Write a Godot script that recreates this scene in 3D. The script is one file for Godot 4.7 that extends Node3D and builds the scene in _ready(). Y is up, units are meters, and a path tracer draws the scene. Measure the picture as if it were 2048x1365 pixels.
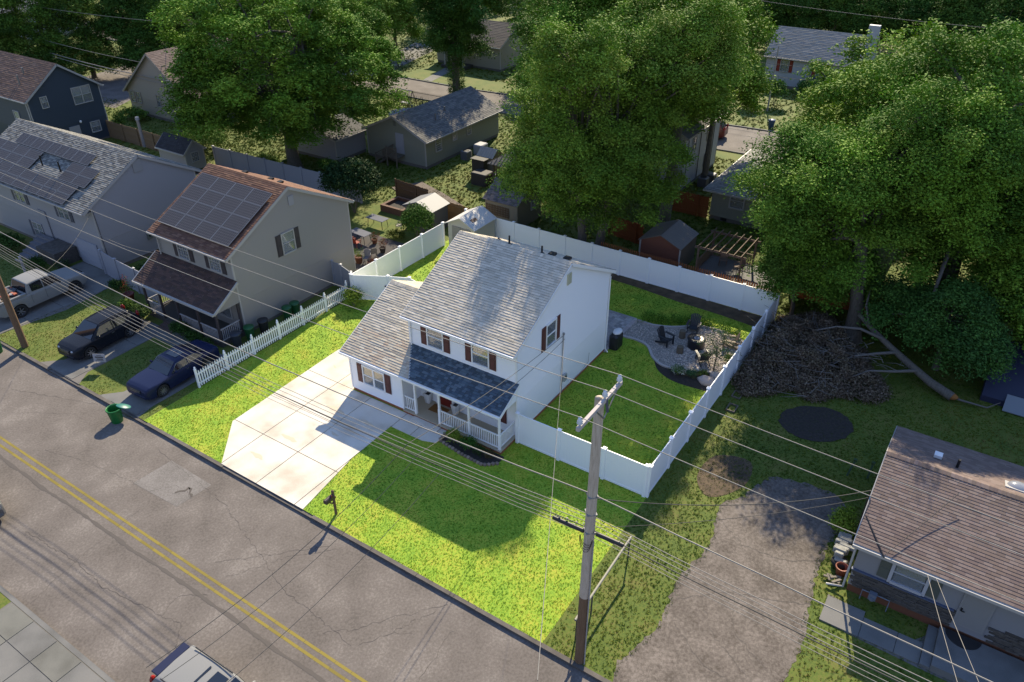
extends Node3D
# A suburban street seen from a drone: white two-storey house in its fenced lot, neighbours, street, trees.
# x runs along the street, z towards the street, y up, metres.

const UP := Vector3.UP
var rng := RandomNumberGenerator.new()
var used := {}
var mats := {}
var noise_a := FastNoiseLite.new()
var noise_b := FastNoiseLite.new()


class MB:
	# collects faces of one mesh; corners run counter-clockwise seen from outside
	var v := PackedVector3Array()
	var n := PackedVector3Array()
	var c := PackedColorArray()
	var ix := PackedInt32Array()

	func quad(a: Vector3, b: Vector3, d: Vector3, e: Vector3, col := Color.WHITE) -> void:
		var nn := (b - a).cross(d - a)
		if nn.length_squared() < 1e-14:
			nn = (d - a).cross(e - a)
		nn = nn.normalized()
		var k := v.size()
		for p in [a, b, d, e]:
			v.append(p)
			n.append(nn)
			c.append(col)
		for i in [0, 2, 1, 0, 3, 2]:
			ix.append(k + i)

	func tri(a: Vector3, b: Vector3, d: Vector3, col := Color.WHITE) -> void:
		var nn := (b - a).cross(d - a).normalized()
		var k := v.size()
		for p in [a, b, d]:
			v.append(p)
			n.append(nn)
			c.append(col)
		for i in [0, 2, 1]:
			ix.append(k + i)

	func box(o: Vector3, s: Vector3, bs := Basis(), col := Color.WHITE) -> void:
		var x := bs.x * s.x * 0.5
		var y := bs.y * s.y * 0.5
		var z := bs.z * s.z * 0.5
		quad(o - x - y + z, o + x - y + z, o + x + y + z, o - x + y + z, col)
		quad(o + x - y - z, o - x - y - z, o - x + y - z, o + x + y - z, col)
		quad(o + x - y + z, o + x - y - z, o + x + y - z, o + x + y + z, col)
		quad(o - x - y - z, o - x - y + z, o - x + y + z, o - x + y - z, col)
		quad(o - x + y + z, o + x + y + z, o + x + y - z, o - x + y - z, col)
		quad(o - x - y - z, o + x - y - z, o + x - y + z, o - x - y + z, col)

	func bx(a: Vector3, b: Vector3, col := Color.WHITE) -> void:   # box between two opposite corners
		box((a + b) * 0.5, (b - a).abs(), Basis(), col)

	func cbox(o: Vector3, s: Vector3, ch: float, col := Color.WHITE) -> void:   # box with chamfered upright edges and top
		var hx := s.x * 0.5
		var hz := s.z * 0.5
		var ring := [Vector2(-hx + ch, hz), Vector2(hx - ch, hz), Vector2(hx, hz - ch), Vector2(hx, -hz + ch), Vector2(hx - ch, -hz), Vector2(-hx + ch, -hz), Vector2(-hx, -hz + ch), Vector2(-hx, hz - ch)]
		var y0 := o.y - s.y * 0.5
		var y1 := o.y + s.y * 0.5 - ch
		var k := Vector2((hx - ch) / hx, (hz - ch) / hz)
		var top := PackedVector3Array()
		for i in 8:
			var p: Vector2 = ring[i]
			var q: Vector2 = ring[(i + 1) % 8]
			quad(Vector3(o.x + p.x, y0, o.z + p.y), Vector3(o.x + q.x, y0, o.z + q.y), Vector3(o.x + q.x, y1, o.z + q.y), Vector3(o.x + p.x, y1, o.z + p.y), col)
			quad(Vector3(o.x + p.x, y1, o.z + p.y), Vector3(o.x + q.x, y1, o.z + q.y), Vector3(o.x + q.x * k.x, y1 + ch, o.z + q.y * k.y), Vector3(o.x + p.x * k.x, y1 + ch, o.z + p.y * k.y), col)
			top.append(Vector3(o.x + p.x * k.x, y1 + ch, o.z + p.y * k.y))
		fan(top, col)

	func fan(p: PackedVector3Array, col := Color.WHITE) -> void:
		for i in range(1, p.size() - 1):
			tri(p[0], p[i], p[i + 1], col)

	func bar(a: Vector3, b: Vector3, w: float, h: float, up := Vector3.UP, col := Color.WHITE) -> void:
		var z := (b - a).normalized()
		var x := up.cross(z)
		if x.length() < 0.01:
			x = Vector3.RIGHT.cross(z)
		x = x.normalized()
		box((a + b) * 0.5, Vector3(w, h, a.distance_to(b)), Basis(x, z.cross(x), z), col)

	func grid(p: Array, rows: int, cols: int, around: bool, cols_in := PackedColorArray()) -> void:
		# smooth surface over rows x cols points; outward when rows run up and columns run counter-clockwise
		var k := v.size()
		var nn := PackedVector3Array()
		nn.resize(rows * cols)
		var last := cols if around else cols - 1
		for r in rows - 1:
			for j in last:
				var j2 := (j + 1) % cols
				var a: Vector3 = p[r * cols + j]
				var b: Vector3 = p[r * cols + j2]
				var d: Vector3 = p[(r + 1) * cols + j2]
				var e: Vector3 = p[(r + 1) * cols + j]
				var f := (d - a).cross(e - b)
				for q in [r * cols + j, r * cols + j2, (r + 1) * cols + j2, (r + 1) * cols + j]:
					nn[q] += f
				for q in [r * cols + j, (r + 1) * cols + j2, r * cols + j2, r * cols + j, (r + 1) * cols + j, (r + 1) * cols + j2]:
					ix.append(k + q)
		for q in rows * cols:
			v.append(p[q])
			n.append(nn[q].normalized() if nn[q].length_squared() > 1e-16 else Vector3.UP)
			c.append(cols_in[q] if cols_in.size() else Color.WHITE)

	func lathe(o: Vector3, prof: Array, sides: int, bs := Basis(), col := Color.WHITE) -> void:   # profile of Vector2(radius, height), from the bottom up
		var p := []
		for q in prof:
			for j in sides:
				var t := TAU * j / sides
				p.append(o + bs * Vector3(q.x * cos(t), q.y, -q.x * sin(t)))
		var cc := PackedColorArray()
		cc.resize(p.size())
		cc.fill(col)
		grid(p, prof.size(), sides, true, cc)

	func drum(o: Vector3, r0: float, r1: float, h: float, sides: int, bs := Basis(), col := Color.WHITE) -> void:
		lathe(o, [Vector2(r0, 0), Vector2(r1, h)], sides, bs, col)
		lathe(o, [Vector2(r1, h), Vector2(0.0001, h)], sides, bs, col)
		lathe(o, [Vector2(0.0001, 0), Vector2(r0, 0)], sides, bs, col)

	func tube(pts: Array, r0: float, r1: float, sides := 6, col := Color.WHITE) -> void:
		var p := []
		var m := pts.size()
		var side := Vector3.ZERO
		for i in m:
			var d: Vector3 = (pts[mini(i + 1, m - 1)] - pts[maxi(i - 1, 0)]).normalized()
			if side == Vector3.ZERO:
				side = d.cross(Vector3.UP if absf(d.y) < 0.9 else Vector3.RIGHT).normalized()
			side = (side - d * side.dot(d)).normalized()
			var w := d.cross(side)
			var r := lerpf(r0, r1, float(i) / (m - 1))
			for j in sides:
				var t := TAU * j / sides
				p.append(pts[i] + (side * cos(t) + w * sin(t)) * r)
		var cc := PackedColorArray()
		cc.resize(p.size())
		cc.fill(col)
		grid(p, m, sides, true, cc)
		var cap := PackedVector3Array()
		for j in sides:
			cap.append(p[(m - 1) * sides + j])
		fan(cap, col)

	func ball(o: Vector3, r: Vector3, rings := 8, segs := 12, col := Color.WHITE, bs := Basis()) -> void:
		var p := []
		for i in rings + 1:
			var a := -PI / 2 + PI * i / rings
			for j in segs:
				var t := TAU * j / segs
				p.append(o + bs * Vector3(r.x * cos(a) * cos(t), r.y * sin(a), -r.z * cos(a) * sin(t)))
		var cc := PackedColorArray()
		cc.resize(p.size())
		cc.fill(col)
		grid(p, rings + 1, segs, true, cc)

	func slab(p: PackedVector3Array, d: Vector3, col := Color.WHITE) -> void:   # flat polygon p (counter-clockwise seen from outside), thickened backwards by d
		fan(p, col)
		var b := PackedVector3Array()
		for i in p.size():
			b.append(p[p.size() - 1 - i] + d)
		fan(b, col)
		for i in p.size():
			var j := (i + 1) % p.size()
			quad(p[i] + d, p[j] + d, p[j], p[i], col)

	func mesh() -> ArrayMesh:
		var a := []
		a.resize(Mesh.ARRAY_MAX)
		a[Mesh.ARRAY_VERTEX] = v
		a[Mesh.ARRAY_NORMAL] = n
		a[Mesh.ARRAY_COLOR] = c
		a[Mesh.ARRAY_INDEX] = ix
		var m := ArrayMesh.new()
		m.add_surface_from_arrays(Mesh.PRIMITIVE_TRIANGLES, a)
		return m


# ---------- names, things and parts ----------
func numbered(called: String) -> String:
	var k: int = used.get(called, 0)
	used[called] = k + 1
	return called if k == 0 else "%s_%03d" % [called, k]


func tag(o: Node3D, label: String, category := "", group := "", kind := "") -> void:
	for q in [["label", label], ["category", category], ["group", group], ["kind", kind]]:
		if q[1]:
			o.set_meta(q[0], q[1])


func thing(called: String, label: String, category: String, at := Vector3.ZERO, turn := 0.0, group := "") -> Node3D:
	var o := Node3D.new()
	o.name = numbered(called)
	add_child(o)
	o.position = at
	o.rotation.y = turn
	tag(o, label, category, group)
	o.set_meta("root", true)
	return o


func put(called: String, mesh: Variant, m: Material, parent: Node3D, stuff := false) -> MeshInstance3D:
	# shapes are written in world coordinates; a thing's own transform is undone here
	var o := MeshInstance3D.new()
	o.mesh = mesh.mesh() if mesh is MB else mesh
	o.name = called
	o.material_override = m
	parent.add_child(o, true)
	if parent.has_meta("root"):
		o.transform = parent.transform.affine_inverse()
	if stuff:
		o.set_meta("kind", "stuff")
	return o


func solo(called: String, mesh: Variant, m: Material, label: String, category: String, group := "", kind := "") -> MeshInstance3D:
	var o := MeshInstance3D.new()
	o.mesh = mesh.mesh() if mesh is MB else mesh
	o.name = numbered(called)
	o.material_override = m
	add_child(o)
	tag(o, label, category, group, kind)
	return o


func dup(o: Node3D, at: Vector3, turn: float, label: String, group := "") -> Node3D:
	var r: Node3D = o.duplicate()
	var plain := String(o.name)
	r.name = numbered(plain)
	add_child(r)
	r.position = at
	r.rotation.y = turn
	r.set_meta("label", label)
	if group:
		r.set_meta("group", group)
	return r


# ---------- materials ----------
func lin(r: float, g: float, b: float) -> Color:
	return Color(r, g, b).linear_to_srgb()


func mat(called: String, r := 1.0, g := 1.0, b := 1.0, rough := 0.85, metal := 0.0) -> StandardMaterial3D:
	if mats.has(called):
		return mats[called]
	var m := StandardMaterial3D.new()
	m.resource_name = called
	m.albedo_color = lin(r, g, b)
	m.roughness = rough
	m.metallic = metal
	m.vertex_color_use_as_albedo = true
	m.cull_mode = BaseMaterial3D.CULL_DISABLED
	mats[called] = m
	return m


func picture(seed_no: int, size: int, f1: float, f2: float, mixing: float, ramp: Array, grain := 0.0) -> ImageTexture:
	# a tiling two-scale noise looked up in a ramp of linear colours
	var a := FastNoiseLite.new()
	a.seed = seed_no
	a.frequency = f1
	a.fractal_octaves = 4
	var b := FastNoiseLite.new()
	b.seed = seed_no + 7
	b.frequency = f2
	b.fractal_octaves = 2
	var da := a.get_seamless_image(size, size).get_data()
	var db := b.get_seamless_image(size, size).get_data()
	var look := PackedByteArray()
	for i in 256:
		var t := float(i) / 255.0 * (ramp.size() - 1)
		var k := mini(int(t), ramp.size() - 2)
		var col: Color = ramp[k].lerp(ramp[k + 1], t - k)
		col = col.linear_to_srgb()
		look.append_array([int(col.r * 255), int(col.g * 255), int(col.b * 255)])
	var out := PackedByteArray()
	out.resize(size * size * 3)
	var r := RandomNumberGenerator.new()
	r.seed = seed_no
	for i in size * size:
		var q := clampi(int((da[i] * (1.0 - mixing) + db[i] * mixing - 128.0) * 1.5 + 128.0 + r.randf_range(-grain, grain) * 255.0), 0, 255) * 3
		out[i * 3] = look[q]
		out[i * 3 + 1] = look[q + 1]
		out[i * 3 + 2] = look[q + 2]
	return ImageTexture.create_from_image(Image.create_from_data(size, size, false, Image.FORMAT_RGB8, out))


func grained(called: String, metres: float, seed_no: int, f1: float, f2: float, mixing: float, ramp: Array, rough := 0.9, size := 512, grain := 0.0) -> StandardMaterial3D:
	var m := mat(called, 1, 1, 1, rough)
	m.albedo_texture = picture(seed_no, size, f1, f2, mixing, ramp, grain)
	m.uv1_triplanar = true
	m.uv1_world_triplanar = true
	m.uv1_scale = Vector3.ONE / metres
	return m


func glass(called: String, r: float, g: float, b: float, alpha: float) -> StandardMaterial3D:
	var m := mat(called, r, g, b, 0.04)
	m.albedo_color.a = alpha
	m.transparency = BaseMaterial3D.TRANSPARENCY_ALPHA
	m.vertex_color_use_as_albedo = false
	return m


func ragged(p: PackedVector2Array, step: float, amp: float) -> PackedVector2Array:
	var out := PackedVector2Array()
	for i in p.size():
		var a := p[i]
		var b := p[(i + 1) % p.size()]
		var k := maxi(1, int(a.distance_to(b) / step))
		for j in k:
			var q := a.lerp(b, float(j) / k)
			out.append(q + Vector2(noise_b.get_noise_2d(q.x * 9, q.y * 9), noise_b.get_noise_2d(q.y * 9 + 50, q.x * 9)) * amp * 2.0 + Vector2(rng.randf_range(-1, 1), rng.randf_range(-1, 1)) * amp * 0.25)
	return out


func jit(col: Color, by: float) -> Color:
	var k := 1.0 + rng.randf_range(-by, by)
	return Color(col.r * k, col.g * k, col.b * k)


func pv(a: Array) -> PackedVector2Array:
	var p := PackedVector2Array()
	for i in range(0, a.size(), 2):
		p.append(Vector2(a[i], a[i + 1]))
	return p


func smooth_outline(p: PackedVector2Array, steps := 4) -> PackedVector2Array:
	var out := PackedVector2Array()
	var m := p.size()
	for i in m:
		for k in steps:
			out.append(p[i].cubic_interpolate(p[(i + 1) % m], p[(i - 1 + m) % m], p[(i + 2) % m], float(k) / steps))
	return out


func sheet_mesh(p: PackedVector2Array, y: float) -> MB:
	var mb := MB.new()
	var t := Geometry2D.triangulate_polygon(p)
	for i in range(0, t.size(), 3):
		var a := Vector3(p[t[i]].x, y, p[t[i]].y)
		var b := Vector3(p[t[i + 1]].x, y, p[t[i + 1]].y)
		var d := Vector3(p[t[i + 2]].x, y, p[t[i + 2]].y)
		if (b - a).cross(d - a).y > 0:
			mb.tri(a, b, d)
		else:
			mb.tri(a, d, b)
	return mb


func ground_sheet(called: String, p: PackedVector2Array, y: float, m: Material, label: String) -> MeshInstance3D:
	return solo(called, sheet_mesh(p, y), m, label, "", "", "structure")


# ---------- building pieces ----------
func siding(mb: MB, o: Vector3, ux: Vector3, out: Vector3, poly: Array, step := 0.115, lip := 0.014) -> void:
	# clapboards: poly is convex, of Vector2(along ux, height); each course leans out at its foot
	var cuts := []
	var lo := 1e9
	var hi := -1e9
	for q in poly:
		lo = minf(lo, q.y)
		hi = maxf(hi, q.y)
		cuts.append(q.y)
	var y := lo
	while y < hi:
		cuts.append(y)
		y += step
	cuts.sort()
	for i in cuts.size() - 1:
		var y0: float = cuts[i]
		var y1: float = cuts[i + 1]
		if y1 - y0 < 0.004:
			continue
		var s0 := span(poly, y0 + 0.0005)
		var s1 := span(poly, y1 - 0.0005)
		var f0 := 1.0 - fmod(y0 - lo, step) / step
		var f1 := f0 - (y1 - y0) / step
		var a := o + ux * s0.x + UP * y0 + out * lip * f0
		var b := o + ux * s0.y + UP * y0 + out * lip * f0
		var d := o + ux * s1.y + UP * y1 + out * lip * maxf(f1, 0.0)
		var e := o + ux * s1.x + UP * y1 + out * lip * maxf(f1, 0.0)
		if ux.cross(UP).dot(out) > 0:
			mb.quad(a, b, d, e)
			mb.quad(a - out * lip, b - out * lip, b, a)
		else:
			mb.quad(b, a, e, d)
			mb.quad(b - out * lip, a - out * lip, a, b)


func span(poly: Array, y: float) -> Vector2:
	var lo := 1e9
	var hi := -1e9
	for i in poly.size():
		var a: Vector2 = poly[i]
		var b: Vector2 = poly[(i + 1) % poly.size()]
		if (a.y - y) * (b.y - y) <= 0 and absf(a.y - b.y) > 1e-6:
			var x := lerpf(a.x, b.x, (y - a.y) / (b.y - a.y))
			lo = minf(lo, x)
			hi = maxf(hi, x)
	return Vector2(lo, hi)


func shingles(mb: MB, o: Vector3, ux: Vector3, us: Vector3, length: float, l0: float, l1: float, r0: float, r1: float, cols: Array, tab := 0.3, course := 0.145, lip := 0.02, first := 0, keep := Rect2()) -> void:
	# o is the eave's left end, us climbs the slope; the left and right ends run from l0, r0 at the eave to l1, r1 at the top
	var nn := ux.cross(us).normalized()
	if nn.y < 0:
		nn = -nn
	var flip := ux.cross(us).dot(nn) < 0
	var rows := int(ceil(length / course))
	for r in range(first, rows):
		var s0 := r * course
		var s1 := minf(s0 + course, length)
		var la := lerpf(l0, l1, s0 / length)
		var ra := lerpf(r0, r1, s0 / length)
		var lb := lerpf(l0, l1, s1 / length)
		var rb := lerpf(r0, r1, s1 / length)
		var k := la - tab * (0.5 if r % 2 else 0.0) - rng.randf() * tab * 0.3
		var tone := rng.randf_range(0.96, 1.04)
		while k < ra - 0.001:
			var w := tab * rng.randf_range(0.75, 1.25)
			var x0 := maxf(k, la)
			var x1 := minf(k + w, ra)
			k += w
			if x1 - x0 < 0.01:
				continue
			var col: Color = jit(cols[rng.randi() % cols.size()], 0.06) * tone
			var t0 := clampf(x0, lb, rb)
			var t1 := clampf(x1, lb, rb)
			var h := lip * rng.randf_range(0.7, 1.2)
			var a := o + ux * x0 + us * s0 + nn * h
			var b := o + ux * x1 + us * s0 + nn * h
			var d := o + ux * t1 + us * (s1 + 0.01) + nn * 0.002
			var e := o + ux * t0 + us * (s1 + 0.01) + nn * 0.002
			var dark := Color(0.035, 0.034, 0.033)
			if flip:
				mb.quad(b, a, e, d, col)
				mb.quad(b - nn * h, a - nn * h, a, b, dark)
			else:
				mb.quad(a, b, d, e, col)
				mb.quad(a - nn * h, b - nn * h, b, a, dark)


func ridge_cap(mb: MB, a: Vector3, b: Vector3, half: float, drop: float, cols: Array) -> void:
	var d := (b - a).normalized()
	var w := d.cross(UP).normalized()
	var total := a.distance_to(b)
	var s := 0.0
	while s < total:
		var e := minf(s + 0.15, total)
		var col: Color = jit(cols[rng.randi() % cols.size()], 0.15)
		var p := a + d * s + UP * 0.022
		var q := a + d * e + UP * 0.008
		var dn := UP * drop
		mb.quad(p + w * half - dn, q + w * half - dn, q, p, col)
		mb.quad(q - w * half - dn, p - w * half - dn, p, q, col)
		s = e


func window(parent: Node3D, o: Vector3, ux: Vector3, out: Vector3, w: float, h: float, frame: Material, opts := {}) -> MeshInstance3D:
	# o is the middle of the opening on the wall's face
	var hw := w * 0.5
	var hh := h * 0.5
	var f := MB.new()
	var bs := Basis(ux, UP, out)
	var t: float = opts.get("trim", 0.07)
	for s in [-1.0, 1.0]:
		f.box(o + ux * s * (hw + t * 0.5) + out * 0.03, Vector3(t, h + 2 * t, 0.06), bs)
	f.box(o + UP * (hh + t * 0.5) + out * 0.035, Vector3(w, t, 0.07), bs)
	f.box(o - UP * (hh + t * 0.5) + out * 0.045, Vector3(w + 0.02, t, 0.09), bs)
	f.box(o + out * 0.028, Vector3(w, 0.045, 0.05), bs)
	var n: int = opts.get("lights", 1)
	for i in range(1, n):
		f.box(o + ux * (-hw + w * i / n) + out * 0.029, Vector3(0.09 if opts.get("twin", true) else 0.03, h - 0.002, 0.052), bs)
	if opts.get("muntins", false):
		for i in range(1, 4):
			f.box(o + ux * (-hw + w * i / 4) + out * 0.027, Vector3(0.02, h, 0.012), bs)
		for i in range(1, 6):
			f.box(o + UP * (-hh + h * i / 6) + out * 0.0275, Vector3(w, 0.02, 0.012), bs)
	var fr := put("window", f, frame, parent)
	var kid: Node3D = fr
	var d := MB.new()
	d.box(o + out * 0.006, Vector3(w, h, 0.004), bs)
	put("unlit_room_sheet", d, mat("unlit_room", 0.02, 0.022, 0.026, 0.6), kid)  # dark sheet coloured as the unlit room behind the glass
	if opts.has("blind"):
		var share: float = opts.get("drawn", 0.5)
		for i in n:
			var bl := MB.new()
			var ww := w / n - 0.08
			bl.box(o + ux * (-hw + w * (i + 0.5) / n) + UP * (hh - h * share * 0.5) + out * 0.012, Vector3(ww, h * share, 0.004), bs)
			put("blind", bl, opts.blind, kid)
	for i in n:
		for s in [-1, 1]:
			var g := MB.new()
			g.box(o + ux * (-hw + w * (i + 0.5) / n) + UP * s * (hh * 0.5 + 0.011) + out * (0.02 + 0.004 * s), Vector3(w / n - 0.05, hh - 0.025, 0.003), bs)
			put("pane", g, glass("window_glass", 0.55, 0.62, 0.68, 0.12), kid)
	if opts.has("shutter"):
		var sw: float = opts.get("shutter_w", 0.38)
		for s in [-1.0, 1.0]:
			var sh := MB.new()
			var sc: Vector3 = o + ux * s * (hw + t + 0.01 + sw * 0.5)
			sh.box(sc + out * 0.015, Vector3(sw, h + 0.1, 0.03), bs)
			for q in [[-1, 0.5], [1, 0.5]]:
				sh.box(sc + UP * q[0] * h * 0.245 + out * 0.034, Vector3(sw * 0.66, h * 0.4, 0.012), bs)
			var dark := Color(0.45, 0.45, 0.45)
			for q in [-1, 1]:
				for e in [-1, 1]:
					sh.box(sc + UP * (q * h * 0.245 + e * h * 0.205) + out * 0.032, Vector3(sw * 0.74, 0.02, 0.006), bs, dark)
					sh.box(sc + UP * q * h * 0.245 + ux * e * sw * 0.36 + out * 0.032, Vector3(0.02, h * 0.42, 0.006), bs, dark)
			put("shutter", sh, opts.shutter, parent)
	return fr


func gable_shell(t: Node3D, x0: float, x1: float, zf: float, zr: float, y0: float, ye: float, yr: float, wall: Material, trim: Material, base: Material, oh: float, rk: float, cols: Array, course := 0.145, tab := 0.3, sides := [true, true, true, true]) -> Dictionary:
	# ridge along x: foundation, four clapboard walls, corner boards, two shingled slopes, ridge cap, gutters and rake boards
	var zm := (zf + zr) * 0.5
	var fb := MB.new()
	fb.bx(Vector3(x0 + 0.03, -0.1, zr + 0.03), Vector3(x1 - 0.03, y0, zf - 0.03))
	put("foundation", fb, base, t)
	var gable := [Vector2(0, y0), Vector2(zf - zr, y0), Vector2(zf - zr, ye), Vector2((zf - zr) * 0.5, yr - 0.1), Vector2(0, ye)]
	if sides[0]:
		var a := MB.new()
		siding(a, Vector3(x0, 0, zf), Vector3.RIGHT, Vector3.BACK, [Vector2(0, y0), Vector2(x1 - x0, y0), Vector2(x1 - x0, ye), Vector2(0, ye)])
		put("wall", a, wall, t)
	if sides[1]:
		var b := MB.new()
		siding(b, Vector3(x1, 0, zr), Vector3.RIGHT, Vector3.FORWARD, [Vector2(x0 - x1, y0), Vector2(0, y0), Vector2(0, ye), Vector2(x0 - x1, ye)])
		put("wall", b, wall, t)
	for s in [[x0, Vector3.LEFT, 2], [x1, Vector3.RIGHT, 3]]:
		if sides[s[2]]:
			var g := MB.new()
			siding(g, Vector3(s[0], 0, zr), Vector3.BACK, s[1], gable)
			put("wall", g, wall, t)
	for x in [x0, x1]:
		for z in [zf, zr]:
			var cb := MB.new()
			cb.bx(Vector3(x - 0.022 if x == x0 else x - 0.07, y0, z - 0.07 if z == zf else z - 0.022), Vector3(x + 0.07 if x == x0 else x + 0.022, ye - 0.02, z + 0.022 if z == zf else z + 0.07))
			put("corner_board", cb, trim, t)
	var slope := (yr - ye - 0.12) / (zf - zm)
	var yo := ye + 0.12 - slope * oh    # roof surface at the eave's edge
	var run := Vector2(zf + oh - zm, yr - yo)
	for s in [1.0, -1.0]:
		var us := Vector3(0, run.y, -s * run.x).normalized()
		var eave := Vector3(x0 - rk, yo, zf + oh if s > 0 else zr - oh)
		var deck := MB.new()
		var nn := Vector3(0, run.x, s * run.y).normalized()
		var p := [eave, eave + Vector3(x1 - x0 + 2 * rk, 0, 0), Vector3(x1 + rk, yr, zm), Vector3(x0 - rk, yr, zm)]
		if s < 0:
			p.reverse()
		deck.slab(PackedVector3Array(p), -nn * 0.09, Color(0.5, 0.48, 0.45))
		put("roof_deck", deck, mat("deck_wood", 0.5, 0.5, 0.48), t)
		var sh := MB.new()
		shingles(sh, eave + nn * 0.004, Vector3.RIGHT, us, run.length(), 0, 0, x1 - x0 + 2 * rk, x1 - x0 + 2 * rk, cols, tab, course)
		put("roof_shingles", sh, mat("shingle", 1, 1, 1, 0.92), t, true)
		var gu := MB.new()
		var ez = eave.z + s * 0.05
		gu.bx(Vector3(x0 - rk, yo - 0.13, ez - s * 0.045), Vector3(x1 + rk, yo - 0.025, ez + s * 0.05))
		gu.bx(Vector3(x0 - 0.02, yo - 0.16, zf - 0.02 if s > 0 else zr + 0.02), Vector3(x1 + 0.02, yo - 0.13, ez))
		put("gutter", gu, trim, t)
		for x in [x0 - rk - 0.012, x1 + rk + 0.012]:
			var rb := MB.new()
			rb.bar(Vector3(x, yo - 0.1, eave.z), Vector3(x, yr - 0.1, zm), 0.03, 0.17)
			put("rake_board", rb, trim, t)
	var cap := MB.new()
	ridge_cap(cap, Vector3(x0 - rk, yr + 0.01, zm), Vector3(x1 + rk, yr + 0.01, zm), 0.16, 0.16 * slope, cols)
	put("ridge_cap", cap, mat("shingle"), t)
	return {"zm": zm, "slope": slope, "yo": yo, "eave_z": zf + oh, "len": run.length()}


func railing(parent: Node3D, a: Vector3, b: Vector3, m: Material, gap := 0.11, h := 0.85) -> void:
	# top and bottom rail with balusters from a to b (floor level)
	var d := (b - a).normalized()
	var L := a.distance_to(b)
	for y in [0.1, h]:
		var r := MB.new()
		r.bar(a + UP * y, b + UP * y, 0.06, 0.05)
		put("rail", r, m, parent)
	var k := int(L / gap)
	var one := MB.new()
	one.box(Vector3.ZERO, Vector3(0.036, h - 0.15, 0.036))
	var shape := one.mesh()
	for i in range(1, k):
		var o := put("baluster", shape, m, parent)
		o.transform = o.transform * Transform3D(Basis(), a + d * (L * i / k) + UP * (h * 0.5 + 0.05))


func vinyl_fence(called: String, label: String, pts: Array, m: Material, h := 1.8, posts := true, group := "") -> Node3D:
	var t := thing(called, label, "fence", pts[0], 0, group)
	for i in pts.size() - 1:
		var a: Vector3 = pts[i]
		var b: Vector3 = pts[i + 1]
		var d := (b - a).normalized()
		var p := MB.new()
		var side := d.cross(UP)
		var L := a.distance_to(b) - 0.12
		var n := maxi(1, int(L / 0.16))
		for k in n:
			var q := a + d * (0.06 + L * (k + 0.5) / n)
			p.box(q + UP * (h * 0.5 + 0.02), Vector3(L / n - 0.0015, h - 0.16, 0.022), Basis(d, UP, d.cross(UP)))
		var panel := put("panel", p, m, t)
		for y in [0.09, h - 0.03]:
			var r := MB.new()
			r.bar(a + d * 0.06 + UP * y, b - d * 0.06 + UP * y, 0.045, 0.12)
			put("rail", r, m, panel)
	if posts:
		for i in pts.size():
			var q: Vector3 = pts[i]
			var p := MB.new()
			p.cbox(q + UP * (h * 0.5 + 0.02), Vector3(0.16, h + 0.08, 0.16), 0.008)
			var post := put("post", p, m, t)
			var cp := MB.new()
			cp.box(q + UP * (h + 0.075), Vector3(0.2, 0.035, 0.2))
			cp.lathe(q + UP * (h + 0.09), [Vector2(0.135, 0), Vector2(0.001, 0.07)], 4, Basis(UP, PI / 4))
			put("cap", cp, m, post)
	return t


func dir_pts(a: Vector3, b: Vector3, n: int) -> Array:
	var r := []
	for i in n + 1:
		r.append(a.lerp(b, float(i) / n))
	return r


func scatter(called: String, label: String, mesh: Mesh, m: Material, where: Array, kind := "stuff", parent: Node3D = null, category := "") -> MultiMeshInstance3D:
	# where: [Transform3D, Color] pairs
	var mm := MultiMesh.new()
	mm.transform_format = MultiMesh.TRANSFORM_3D
	mm.use_colors = true
	mm.mesh = mesh
	mm.instance_count = where.size()
	for i in where.size():
		mm.set_instance_transform(i, where[i][0])
		mm.set_instance_color(i, where[i][1])
	var o := MultiMeshInstance3D.new()
	o.multimesh = mm
	o.material_override = m
	if parent:
		o.name = called
		parent.add_child(o, true)
		if parent.has_meta("root"):
			o.transform = parent.transform.affine_inverse()
		if kind:
			o.set_meta("kind", kind)
	else:
		o.name = numbered(called)
		add_child(o)
		tag(o, label, category, "", kind)
	return o


func inside(p: Vector2, polys: Array) -> bool:
	for q in polys:
		if Geometry2D.is_point_in_polygon(p, q):
			return true
	return false


func tuft_mesh(h: float, spread: float, blades: int, seed_no: int) -> ArrayMesh:
	var r := RandomNumberGenerator.new()
	r.seed = seed_no
	var mb := MB.new()
	for i in blades:
		var a := r.randf() * TAU
		var o := Vector3(cos(a), 0, sin(a)) * spread * sqrt(r.randf())
		var d := Vector3(cos(a + r.randf_range(-1, 1)), 0, sin(a + r.randf_range(-1, 1)))
		var w := d.cross(UP).normalized() * h * 0.22
		var tip := o + UP * h * r.randf_range(0.6, 1.1) + d * h * r.randf_range(0.2, 0.8)
		mb.tri(o - w, o + w, tip, jit(Color.WHITE, 0.25))
	return mb.mesh()


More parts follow.
